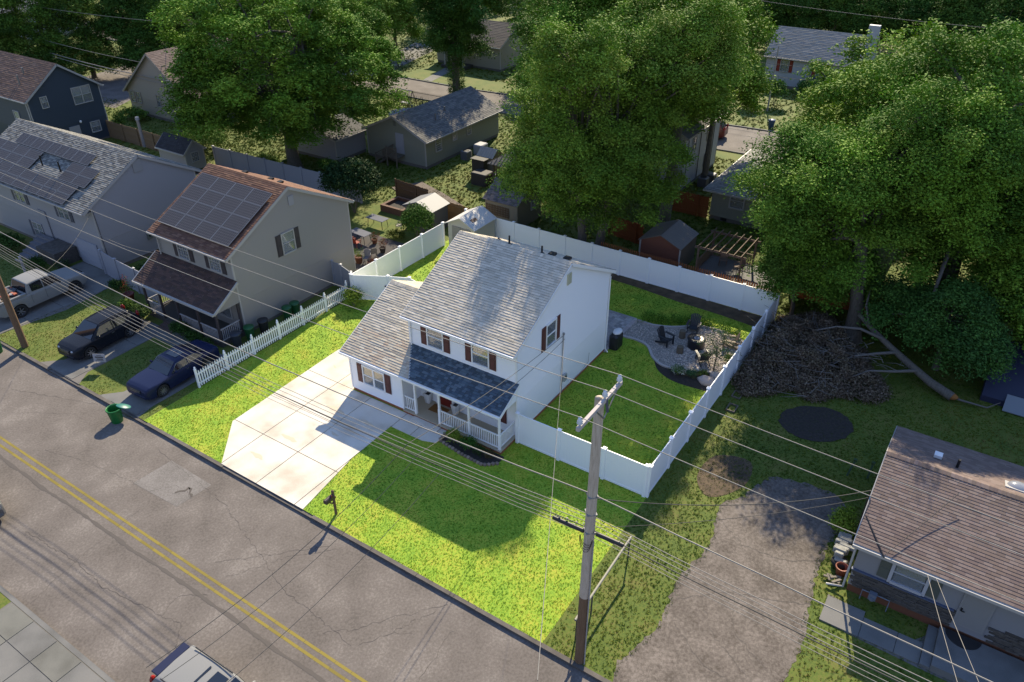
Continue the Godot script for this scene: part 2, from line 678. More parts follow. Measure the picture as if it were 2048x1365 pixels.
func lawn(called: String, label: String, area: PackedVector2Array, holes: Array, density: float, y: float, tones: Array, size: float, patch: float, bare := 0.0) -> void:
	# grass tufts over an area; tones run from lush to dry by a slow noise
	var box := Rect2(area[0], Vector2.ZERO)
	for p in area:
		box = box.expand(p)
	var where := []
	var count := int(box.get_area() * density)
	for i in count:
		var p := box.position + Vector2(rng.randf(), rng.randf()) * box.size
		if not Geometry2D.is_point_in_polygon(p, area) or inside(p, holes):
			continue
		var q := noise_a.get_noise_2d(p.x * patch, p.y * patch) * 0.9 + noise_b.get_noise_2d(p.x * 3.0, p.y * 3.0) * 0.5 + 0.42 + rng.randf_range(-0.16, 0.16)
		if bare > 0.0 and q > 1.0 - bare and rng.randf() < 0.8:
			continue
		q = clampf(q, 0.0, 0.999) * (tones.size() - 1)
		var col: Color = tones[int(q)].lerp(tones[int(q) + 1], q - int(q))
		var s := size * rng.randf_range(0.6, 1.25)
		where.append([Transform3D(Basis(UP, rng.randf() * TAU).scaled(Vector3(s, s * rng.randf_range(0.7, 1.2), s)), Vector3(p.x, y, p.y)), jit(col, 0.1)])
	scatter(called, label, tuft, leaf_mat, where, "stuff")


var tuft: Mesh
var leaf_mat: StandardMaterial3D


func _ready() -> void:
	rng.seed = 20260
	noise_a.seed = 5
	noise_a.frequency = 0.08
	noise_b.seed = 9
	noise_b.frequency = 0.3
	# ----- camera, sky, sun, exposure -----
	var cam := Camera3D.new()
	cam.name = "camera"
	cam.position = Vector3(9.085, 25.252, 25.118)
	cam.rotation_degrees = Vector3(-32.72, 33.31, 0)
	cam.fov = 47.72
	cam.near = 0.1
	cam.far = 900.0
	add_child(cam)
	cam.current = true
	var env := Environment.new()
	env.background_mode = Environment.BG_SKY
	var sky := Sky.new()
	var sm := ProceduralSkyMaterial.new()
	sm.sky_top_color = Color(0.46, 0.6, 0.84)
	sm.sky_horizon_color = Color(0.84, 0.87, 0.91)
	sm.sky_curve = 0.2
	sm.ground_bottom_color = Color(0.2, 0.22, 0.16)
	sm.ground_horizon_color = Color(0.62, 0.66, 0.68)
	sm.sky_energy_multiplier = 0.85
	sky.sky_material = sm
	env.sky = sky
	env.tonemap_mode = Environment.TONE_MAPPER_LINEAR
	env.tonemap_exposure = 1.85
	env.sdfgi_enabled = true
	env.ssao_enabled = true
	env.ssil_enabled = true
	var we := WorldEnvironment.new()
	we.name = "world"
	we.environment = env
	add_child(we)
	var sun := DirectionalLight3D.new()
	sun.name = "sun"
	sun.basis = Basis.looking_at(Vector3(0.45, -1.0, 1.3))
	sun.light_energy = 1.6
	sun.light_color = Color(1.0, 0.94, 0.82)
	sun.light_angular_distance = 0.5
	sun.shadow_enabled = true
	add_child(sun)

	make_materials()
	build_ground()
	build_white_house()
	build_left_houses()
	build_back_houses()
	build_right_house()
	build_property_yard()
	build_neighbour_yards()
	build_street_things()
	build_cars()
	build_trees()


func make_materials() -> void:
	leaf_mat = mat("leaf", 1, 1, 1, 0.7)
	leaf_mat.metallic_specular = 0.22
	leaf_mat.backlight_enabled = true
	leaf_mat.backlight = Color(0.3, 0.36, 0.08)
	tuft = tuft_mesh(1.0, 0.75, 9, 3)
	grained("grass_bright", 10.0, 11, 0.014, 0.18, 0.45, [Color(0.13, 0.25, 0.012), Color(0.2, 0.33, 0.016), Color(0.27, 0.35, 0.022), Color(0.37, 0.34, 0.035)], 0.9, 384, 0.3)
	grained("grass_dimmed", 11.0, 12, 0.014, 0.18, 0.5, [Color(0.045, 0.075, 0.006), Color(0.075, 0.115, 0.009), Color(0.1, 0.125, 0.012), Color(0.13, 0.115, 0.028)], 0.9, 384, 0.35)  # darkening of everything outside the lot is put into this grass colour
	grained("asphalt", 9.0, 13, 0.009, 0.16, 0.45, [Color(0.085, 0.073, 0.064), Color(0.118, 0.101, 0.09), Color(0.135, 0.117, 0.105), Color(0.19, 0.168, 0.15)], 0.9, 384, 0.2)
	grained("asphalt_patch", 6.0, 23, 0.01, 0.2, 0.5, [Color(0.11, 0.1, 0.092), Color(0.15, 0.137, 0.128), Color(0.2, 0.185, 0.175)], 0.9, 256, 0.22)
	grained("old_asphalt", 9.0, 14, 0.014, 0.12, 0.5, [Color(0.06, 0.047, 0.038), Color(0.1, 0.083, 0.07), Color(0.135, 0.113, 0.097), Color(0.19, 0.162, 0.14)], 0.9, 384, 0.3)
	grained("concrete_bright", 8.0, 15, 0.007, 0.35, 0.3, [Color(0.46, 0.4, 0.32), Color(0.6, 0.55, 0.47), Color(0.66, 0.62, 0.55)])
	grained("concrete_dimmed", 8.0, 16, 0.007, 0.35, 0.3, [Color(0.1, 0.098, 0.092), Color(0.14, 0.138, 0.132), Color(0.17, 0.165, 0.155)])  # duller copy of the concrete, the surroundings' dimming put into its colour
	grained("kerb_stone", 5.0, 17, 0.01, 0.35, 0.4, [Color(0.06, 0.052, 0.046), Color(0.1, 0.088, 0.078), Color(0.14, 0.125, 0.11)])
	grained("soil", 5.0, 18, 0.012, 0.3, 0.5, [Color(0.03, 0.02, 0.012), Color(0.075, 0.05, 0.028), Color(0.13, 0.09, 0.05)])
	grained("mulch", 3.0, 19, 0.03, 0.4, 0.6, [Color(0.012, 0.01, 0.009), Color(0.03, 0.024, 0.02), Color(0.06, 0.05, 0.042)])
	grained("gravel", 3.0, 20, 0.03, 0.3, 0.6, [Color(0.13, 0.115, 0.1), Color(0.26, 0.235, 0.21), Color(0.38, 0.35, 0.31)])
	grained("wood_pole", 2.0, 21, 0.02, 0.4, 0.6, [Color(0.24, 0.185, 0.13), Color(0.46, 0.39, 0.31), Color(0.58, 0.51, 0.42)])
	mats["wood_pole"].uv1_scale = Vector3(1.5, 0.12, 1.5)
	grained("wood_pole_brown", 2.0, 22, 0.02, 0.4, 0.6, [Color(0.07, 0.04, 0.02), Color(0.15, 0.09, 0.05), Color(0.2, 0.14, 0.085)])
	mats["wood_pole_brown"].uv1_scale = Vector3(1.5, 0.12, 1.5)
	grained("bark", 2.0, 24, 0.02, 0.2, 0.5, [Color(0.05, 0.042, 0.033), Color(0.12, 0.105, 0.085), Color(0.19, 0.17, 0.14)])
	mats["bark"].uv1_scale = Vector3(0.9, 0.25, 0.9)
	grained("brick_red", 2.0, 25, 0.02, 0.3, 0.5, [Color(0.2, 0.06, 0.025), Color(0.34, 0.11, 0.045), Color(0.42, 0.17, 0.08)])
	grained("dark_stone", 2.0, 26, 0.02, 0.3, 0.5, [Color(0.03, 0.027, 0.025), Color(0.07, 0.063, 0.058), Color(0.13, 0.12, 0.11)])
	mats["dark_stone"].uv1_scale = Vector3(0.35, 1.6, 0.35)
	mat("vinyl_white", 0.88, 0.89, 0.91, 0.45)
	mat("siding_white", 0.88, 0.89, 0.91, 0.5)
	mat("trim_white", 0.86, 0.85, 0.83, 0.5)
	mat("vinyl_dimmed", 0.263, 0.275, 0.312, 0.5)  # vinyl darkened in its colour like the other surfaces outside the lot
	mat("siding_taupe_dimmed", 0.260, 0.247, 0.231, 0.55)  # paler siding, with the dimming outside the lot put into its colour
	mat("siding_grey_dimmed", 0.260, 0.260, 0.280, 0.55)  # this grey carries the same dimming in its colour
	mat("siding_navy", 0.03, 0.046, 0.07, 0.5)
	mat("siding_cream", 0.275, 0.254, 0.203, 0.55)
	mat("siding_sage", 0.210, 0.217, 0.177, 0.55)
	mat("trim_grey", 0.360, 0.348, 0.336, 0.5)
	mat("shutter_maroon", 0.11, 0.035, 0.03, 0.6)
	mat("shutter_plum", 0.04, 0.032, 0.038, 0.6)
	mat("shutter_red", 0.2, 0.02, 0.012, 0.6)
	mat("shutter_sage", 0.075, 0.085, 0.075, 0.6)
	mat("blind_cream", 0.7, 0.5, 0.22, 0.8)
	mat("blind_tan", 0.35, 0.24, 0.13, 0.8)
	mat("blind_pale", 0.5, 0.5, 0.46, 0.8)
	mat("blind_dim", 0.16, 0.15, 0.11, 0.8)
	mat("foundation_grey", 0.13, 0.12, 0.11, 0.9)
	mat("black_metal", 0.02, 0.02, 0.022, 0.4, 0.3)
	mat("steel", 0.45, 0.46, 0.48, 0.35, 0.9)
	mat("plastic_black", 0.018, 0.018, 0.02, 0.5)
	mat("plastic_white", 0.7, 0.7, 0.7, 0.5)
	mat("plain", 1, 1, 1, 0.85)
	mat("gloss", 1, 1, 1, 0.3)
	mat("shingle", 1, 1, 1, 0.92)


func struct_box(called: String, a: Vector3, b: Vector3, m: Material, label: String) -> MeshInstance3D:
	var mb := MB.new()
	mb.bx(a, b)
	return solo(called, mb, m, label, "", "", "structure")


func crack(parent: Node3D, pts: Array, y: float, w: float) -> void:
	# a ragged sealed crack lying on the road
	var mb := MB.new()
	var line := []
	for i in pts.size() - 1:
		var a := Vector2(pts[i][0], pts[i][1])
		var b := Vector2(pts[i + 1][0], pts[i + 1][1])
		var k := maxi(2, int(a.distance_to(b) / 0.16))
		for j in k:
			line.append(a.lerp(b, float(j) / k) + Vector2(rng.randf_range(-1, 1), rng.randf_range(-1, 1)) * 0.07)
	line.append(Vector2(pts[-1][0], pts[-1][1]))
	var prev := Vector2.ZERO
	for i in line.size() - 1:
		var d: Vector2 = (line[i + 1] - line[i]).normalized().orthogonal() * w * rng.randf_range(0.4, 1.2) * 0.5
		var p: Vector2 = line[i]
		var q: Vector2 = line[i + 1]
		if i == 0:
			prev = d
		mb.quad(Vector3(p.x + prev.x, y, p.y + prev.y), Vector3(q.x + d.x, y, q.y + d.y), Vector3(q.x - d.x, y, q.y - d.y), Vector3(p.x - prev.x, y, p.y - prev.y))
		prev = d
	put("crack", mb, mat("crack_tar", 0.062, 0.052, 0.046, 0.8), parent)


const LOT := [-24.35, -18.9, 0.0, -18.9, 0.0, 9.24, -24.35, 9.24]
const DRIVE := [-20.6, -1.3, -17.1, -1.3, -17.1, 1.25, -10.6, 1.25, -10.45, 2.3, -11.2, 2.55, -13.25, 2.55, -13.2, 5.5, -12.65, 9.26, -18.2, 9.26, -20.4, 6.75]


func build_ground() -> void:
	var yard := mat("grass_dimmed")
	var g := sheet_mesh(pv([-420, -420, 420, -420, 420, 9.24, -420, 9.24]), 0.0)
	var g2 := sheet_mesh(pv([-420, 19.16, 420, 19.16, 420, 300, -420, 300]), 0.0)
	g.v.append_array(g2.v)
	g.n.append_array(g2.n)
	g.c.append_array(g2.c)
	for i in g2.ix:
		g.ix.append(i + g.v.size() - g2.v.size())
	solo("ground", g, yard, "wide sheet of dimmed green grass under all the yards", "", "", "structure")
	# street
	var road := ground_sheet("road", pv([-420, 9.38, 420, 9.38, 420, 19.02, -420, 19.02]), -0.12, mat("asphalt"), "brown grey asphalt street with double yellow centre line")
	for k in [[14.03, 0.0], [14.36, 0.0]]:
		var yl := MB.new()
		var x := -150.0
		while x < 60.0:
			var e := x + 0.8
			yl.quad(Vector3(x, -0.116, k[0] + 0.06 + rng.randf_range(-0.006, 0.006)), Vector3(e - 0.012, -0.116, k[0] + 0.06 + rng.randf_range(-0.006, 0.006)), Vector3(e - 0.012, -0.116, k[0] - 0.06), Vector3(x, -0.116, k[0] - 0.06), jit(Color.WHITE, 0.22))
			x = e
		put("yellow_line", yl, mat("road_yellow", 0.2, 0.155, 0.018, 0.8), road)
	var pt := MB.new()
	pt.quad(Vector3(-20.75, -0.115, 12.35), Vector3(-17.7, -0.115, 12.2), Vector3(-17.55, -0.115, 10.4), Vector3(-20.6, -0.115, 10.35))
	put("asphalt_patch", pt, mat("asphalt_patch"), road)
	var stain := MB.new()
	var wob := func(x: float) -> float: return 14.85 + 0.1 * noise_a.get_noise_1d(x * 3.0)
	var wid := func(x: float) -> float: return maxf(0.015, 0.07 + 0.07 * noise_b.get_noise_1d(x * 4.0))
	for i in 240:
		var x0 := -32.0 + i * 0.15
		var x1 := x0 + 0.15
		stain.quad(Vector3(x0, -0.1145, wob.call(x0) + wid.call(x0)), Vector3(x1, -0.1145, wob.call(x1) + wid.call(x1)), Vector3(x1, -0.1145, wob.call(x1) - wid.call(x1)), Vector3(x0, -0.1145, wob.call(x0) - wid.call(x0)))
	put("tar_streak", stain, mat("tar_streak", 0.075, 0.064, 0.057, 0.8), road)
	for q in [[[-7.3, 13.4], [-6.2, 12.4], [-5.5, 11.3], [-4.9, 10.7], [-4.1, 9.7]], [[-5.8, 13.0], [-5.2, 12.2], [-4.7, 11.0], [-4.3, 10.2]], [[-5.5, 11.4], [-5.1, 11.9], [-4.3, 11.5]],
			[[-21.9, 16.8], [-18.5, 16.55], [-16.4, 16.75], [-14.4, 16.45], [-12.2, 16.15], [-11.0, 17.3]], [[-19.0, 13.2], [-18.7, 15.2], [-18.6, 16.5], [-18.0, 18.8]],
			[[-12.5, 14.6], [-13.4, 15.4], [-13.1, 16.3]], [[-33, 11.5], [-30.5, 10.6], [-27.8, 9.7]], [[-31, 12.6], [-28.0, 10.8]], [[-13.6, 13.4], [-10.2, 10.1]], [[-12.6, 13.7], [-11.2, 11.4], [-9.6, 9.9]],
			[[-20.7, 12.3], [-20.6, 10.4]], [[-18.6, 11.8], [-18.2, 11.2], [-17.6, 11.5]], [[-19.6, 12.2], [-18.9, 11.3], [-18.3, 11.6]], [[-3.2, 10.6], [-2.9, 13.6], [-2.4, 16.0]], [[-26.5, 13.3], [-24.0, 12.7], [-20.5, 12.3]], [[-22, 10.2], [-16, 10.9], [-10, 12.8], [-6, 13.2]]]:
		crack(road, q, -0.1135, rng.randf_range(0.008, 0.018))
	crack(road, [[-18.55, 11.75], [-18.2, 11.1], [-17.65, 11.45]], -0.1125, 0.13)
	# kerbs
	var km := mat("kerb_stone")
	var kerb := struct_box("kerb", Vector3(12.0, -0.2, 9.22), Vector3(200, 0.012, 9.4), km, "concrete kerb along the house side of the street")
	var kl := MB.new()
	kl.bx(Vector3(-200, -0.2, 9.22), Vector3(-54, 0.012, 9.4))
	put("kerb_run", kl, km, kerb)
	var kx := -54.0
	while kx < 11.9:
		var ks := MB.new()
		var dip := -0.075 if (kx > -44 and kx < -38) or (kx > -34 and kx < -30) or (kx > -28.5 and kx < -25) or (kx > -19 and kx < -12.5) or (kx > 2.9 and kx < 8) else 0.0
		ks.bx(Vector3(kx + 0.006, -0.2, 9.22), Vector3(kx + 2.994, 0.012 + dip * 0.5 + rng.randf_range(-0.006, 0.006), 9.4 + rng.randf_range(-0.006, 0.006)), jit(Color.WHITE, 0.12))
		put("kerb_stone", ks, km, kerb)
		kx += 3.0
	struct_box("kerb", Vector3(-200, -0.2, 19.0), Vector3(200, 0.012, 19.18), mat("concrete_dimmed"), "concrete kerb along the far side of the street")
	var walk := ground_sheet("pavement", pv([-18.6, 19.19, 30, 19.19, 30, 40, -18.6, 40]), 0.004, mat("foundation_grey"), "concrete slab pavement in the lower left corner")
	for i in 8:
		for j in 4:
			var s := MB.new()
			s.bx(Vector3(-18.5 + i * 1.6, 0.0, 19.22 + j * 1.05), Vector3(-18.5 + i * 1.6 + 1.57, 0.03 + rng.randf_range(-0.003, 0.003), 19.22 + j * 1.05 + 1.025), jit(Color(1.05, 1.06, 0.98), 0.08))
			put("slab", s, mat("concrete_dimmed"), walk)
	# the lot's own turf, drive and walk
	ground_sheet("lawn", pv(LOT), 0.005, mat("grass_bright"), "bright green turf of the white house's lot")
	var drive := ground_sheet("driveway", pv(DRIVE), 0.012, mat("soil"), "pale concrete driveway of the white house")
	var dp := pv(DRIVE)
	var xs := [-20.6, -18.25, -15.75, -13.2, -11.95, -10.3]
	var zs := [-1.3, 1.25, 3.95, 6.6, 9.27]
	for i in 5:
		for j in 4:
			var skew := (j - 1) * 0.07
			var cell := PackedVector2Array([Vector2(xs[i] + 0.018, zs[j] + 0.018), Vector2(xs[i + 1] - 0.018, zs[j] + 0.018), Vector2(xs[i + 1] - 0.018 + 0.05 * skew, zs[j + 1] - 0.018), Vector2(xs[i] + 0.018 + 0.05 * skew, zs[j + 1] - 0.018)])
			for piece in Geometry2D.intersect_polygons(cell, dp):
				if piece.size() < 3:
					continue
				var mb := sheet_mesh(piece, 0.035)
				var tone := jit(Color(1, 1, 1), 0.04)
				for k in piece.size():
					var p: Vector2 = piece[k]
					var q: Vector2 = piece[(k + 1) % piece.size()]
					mb.quad(Vector3(p.x, 0, p.y), Vector3(p.x, 0.035, p.y), Vector3(q.x, 0.035, q.y), Vector3(q.x, 0, q.y))
				for k in mb.c.size():
					mb.c[k] = tone
				put("slab", mb, mat("concrete_bright"), drive)
	for q in [[-16.6, 3.1, 0.7, 0.18], [-14.4, 3.0, 0.5, 0.14], [-16.9, 6.1, 0.55, 0.16], [-17.2, 7.9, 0.5, 0.14], [-15.2, 4.6, 0.3, 0.12], [-19.5, 0.2, 0.12, 0.1]]:
		var sp := PackedVector2Array()
		for k in 18:
			var a := TAU * k / 18
			sp.append(Vector2(q[0] + cos(a) * q[2] * rng.randf_range(0.6, 1.1) + sin(a) * 0.12, q[1] + sin(a) * q[3] * rng.randf_range(0.5, 1.2)))
		put("rust_stain", sheet_mesh(sp, 0.0385), mat("rust_stain", 0.55, 0.46, 0.34, 0.9), drive)
	# neighbours' drives
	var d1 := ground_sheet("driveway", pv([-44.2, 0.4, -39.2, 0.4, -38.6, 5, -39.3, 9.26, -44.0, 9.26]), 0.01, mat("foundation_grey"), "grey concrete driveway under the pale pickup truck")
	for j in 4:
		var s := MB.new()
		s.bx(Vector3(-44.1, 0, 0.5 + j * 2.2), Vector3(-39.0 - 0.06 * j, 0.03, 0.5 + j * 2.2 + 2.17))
		put("slab", s, mat("concrete_dimmed"), d1)
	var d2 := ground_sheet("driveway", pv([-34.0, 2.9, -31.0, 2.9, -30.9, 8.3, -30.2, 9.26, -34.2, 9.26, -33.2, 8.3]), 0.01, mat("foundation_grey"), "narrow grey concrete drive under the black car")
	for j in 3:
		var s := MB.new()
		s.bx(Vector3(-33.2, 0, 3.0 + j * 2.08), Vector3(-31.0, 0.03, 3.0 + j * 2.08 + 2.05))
		put("slab", s, mat("concrete_dimmed"), d2)
	var d3 := ground_sheet("driveway", pv([-27.4, 2.9, -25.0, 2.9, -25.0, 8.3, -24.8, 9.26, -28.4, 9.26, -27.5, 8.3]), 0.01, mat("concrete_dimmed"), "narrow grey concrete drive under the blue saloon car")
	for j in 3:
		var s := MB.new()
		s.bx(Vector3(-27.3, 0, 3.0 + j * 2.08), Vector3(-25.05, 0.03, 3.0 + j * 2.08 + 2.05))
		put("slab", s, mat("concrete_dimmed"), d3)
	ground_sheet("path", pv([-31.4, 2.6, -28.0, 2.6, -28.0, 3.9, -31.4, 3.9]), 0.014, mat("concrete_dimmed"), "concrete path across the front of the porch")
	var rd := [4.3, -4.4, 5.6, -4.9, 7.4, -4.9, 8.0, -3.6, 7.7, -1.2, 7.9, 1.5, 8.2, 3.9, 8.1, 6.0, 8.3, 9.26, 3.0, 9.26, 3.3, 6.4, 3.1, 3.4, 3.5, 1.2, 3.0, -1.4, 3.7, -2.4]
	ground_sheet("driveway", ragged(smooth_outline(pv(rd), 3), 0.14, 0.1), 0.01, mat("old_asphalt"), "cracked old asphalt driveway on the right")
	var rc := get_node("driveway_004")
	for q in [[[3.4, 4.6], [4.9, 3.2], [6.5, 2.6], [8.0, 1.9]], [[3.2, -0.6], [4.7, 0.4], [6.6, 0.2], [7.7, -0.6]], [[5.2, 2.9], [5.8, 4.8], [7.4, 5.7]], [[4.2, 3.9], [5.0, 5.2], [6.9, 6.4]], [[6.3, -4.0], [6.8, -2.2], [6.2, 0.2]], [[3.8, 5.7], [5.4, 6.8], [7.9, 7.0]]]:
		crack(rc, q, 0.016, 0.022)
	# street behind
	var bs := ground_sheet("back_street", pv([-200, -45.0, -50, -46.0, -14, -48.1, 40, -51.0, 40, -59.5, -15, -56.4, -48, -52.7, -200, -51.5]), 0.012, mat("asphalt"), "pale asphalt street behind the back gardens")
	for e in [[[-200, -45.0], [-50, -46.0], [-14, -48.1], [40, -51.0]], [[-200, -51.5], [-48, -52.7], [-15, -56.4], [40, -59.5]]]:
		for i in 3:
			var a := Vector3(e[i][0], 0.05, e[i][1])
			var b := Vector3(e[i + 1][0], 0.05, e[i + 1][1])
			var mb := MB.new()
			mb.bar(a, b, 0.18, 0.14)
			put("kerb_stone", mb, mat("concrete_dimmed"), bs)
	ground_sheet("side_street", pv([-95, -38, -83.5, -36, -77.5, -24.0, -92, -21]), 0.012, mat("asphalt"), "grey paved street between the navy and cream houses")
	ground_sheet("driveway", pv([-66.5, -52.9, -62, -52.9, -66, -70, -71, -70]), 0.014, mat("concrete_dimmed"), "pale concrete drive across the back street")
	ground_sheet("path", pv([-56.0, -53.2, -54.6, -53.2, -56.0, -60, -57.6, -60]), 0.015, mat("concrete_dimmed"), "concrete footpath to the porch across the back street")
	ground_sheet("driveway", pv([-24, -31, -20.2, -30, -17, -47.5, -23, -47]), 0.012, mat("old_asphalt"), "worn asphalt drive between the back houses")
	# turf
	var lot := pv(LOT)
	var white_house := pv([-17.2, -7.2, -13.9, -7.2, -13.9, -9.9, -7.2, -9.9, -7.2, 1.4, -17.2, 1.4])
	var bright := [Color(0.09, 0.22, 0.01), Color(0.15, 0.3, 0.014), Color(0.21, 0.34, 0.018), Color(0.3, 0.36, 0.025), Color(0.46, 0.37, 0.045)]
	lawn("grass", "bright green and yellow front lawn of the white house", pv([-24.3, -0.3, 0, -0.3, 0, 9.22, -24.3, 9.22]), [pv(DRIVE), white_house, BED_FRONT()], 190.0, 0.005, bright, 0.027, 1.6)
	var lush := [Color(0.07, 0.17, 0.012), Color(0.1, 0.23, 0.014), Color(0.15, 0.27, 0.016), Color(0.27, 0.32, 0.03)]
	lawn("grass", "lush green lawn inside the white fence", pv([-24.2, -18.8, -0.1, -18.8, -0.1, -0.3, -24.2, -0.3]), [white_house, GRAVEL(), PATIO(), BED_BACK(), DIRT(), pv([-20.6, -1.3, -17.0, -1.3, -17.0, 0, -20.6, 0])], 100.0, 0.005, lush, 0.034, 1.2)
	var dim := [Color(0.05, 0.09, 0.008), Color(0.075, 0.12, 0.009), Color(0.105, 0.14, 0.012), Color(0.14, 0.14, 0.018), Color(0.17, 0.135, 0.038)]  # turf tones with the surroundings' dimming put in
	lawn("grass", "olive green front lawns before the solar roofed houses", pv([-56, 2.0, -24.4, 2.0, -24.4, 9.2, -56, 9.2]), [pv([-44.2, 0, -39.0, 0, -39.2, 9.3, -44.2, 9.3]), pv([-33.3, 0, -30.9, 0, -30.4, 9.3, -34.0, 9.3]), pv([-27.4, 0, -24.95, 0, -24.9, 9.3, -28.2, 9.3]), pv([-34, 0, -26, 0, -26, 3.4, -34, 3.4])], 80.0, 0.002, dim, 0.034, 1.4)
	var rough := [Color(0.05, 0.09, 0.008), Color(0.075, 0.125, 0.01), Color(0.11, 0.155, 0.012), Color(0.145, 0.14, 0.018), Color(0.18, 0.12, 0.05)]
	lawn("grass", "patchy weedy grass around the old asphalt drive", pv([0.05, -22, 16, -22, 16, 9.2, 0.05, 9.2]), [Geometry2D.offset_polygon(smooth_outline(pv(rd), 3), -0.18)[0], pv([8.9, -8, 22, -8, 22, 0.4, 8.9, 0.4])], 80.0, 0.002, rough, 0.045, 1.5, 0.16)
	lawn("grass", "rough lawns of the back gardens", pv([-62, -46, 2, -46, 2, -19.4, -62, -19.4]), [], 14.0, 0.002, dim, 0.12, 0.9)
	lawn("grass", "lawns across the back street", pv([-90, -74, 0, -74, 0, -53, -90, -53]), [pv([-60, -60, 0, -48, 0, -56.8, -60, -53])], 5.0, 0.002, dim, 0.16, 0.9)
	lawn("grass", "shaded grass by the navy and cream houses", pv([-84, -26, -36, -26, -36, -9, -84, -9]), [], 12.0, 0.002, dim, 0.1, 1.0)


func BED_FRONT() -> PackedVector2Array:
	return pv([-10.4, 1.3, -7.0, 1.3, -7.0, 1.75, -7.6, 2.25, -8.9, 2.2, -10.4, 2.0])


func GRAVEL() -> PackedVector2Array:
	return smooth_outline(pv([-7.35, -12.0, -6.3, -11.95, -5.4, -11.7, -4.6, -10.75, -3.7, -10.25, -2.6, -10.55, -1.6, -11.0, -0.4, -11.6, -0.15, -14.4, -1.0, -15.4, -2.2, -15.7, -3.6, -15.55, -4.9, -14.55, -6.1, -14.05, -7.35, -13.9]), 4)


func PATIO() -> PackedVector2Array:
	return pv([-13.8, -14.3, -7.4, -14.3, -7.4, -9.8, -13.8, -9.8])


func BED_BACK() -> PackedVector2Array:
	return smooth_outline(pv([-4.4, -10.55, -3.7, -10.2, -2.6, -10.45, -1.6, -10.9, -0.3, -11.5, -0.3, -9.6, -1.2, -9.25, -2.7, -9.2, -3.8, -9.7]), 4)


func DIRT() -> PackedVector2Array:
	return pv([-14, -18.9, -0.05, -18.9, -0.05, -17.3, -3, -17.6, -6, -17.7, -9, -18.0, -14, -18.2])


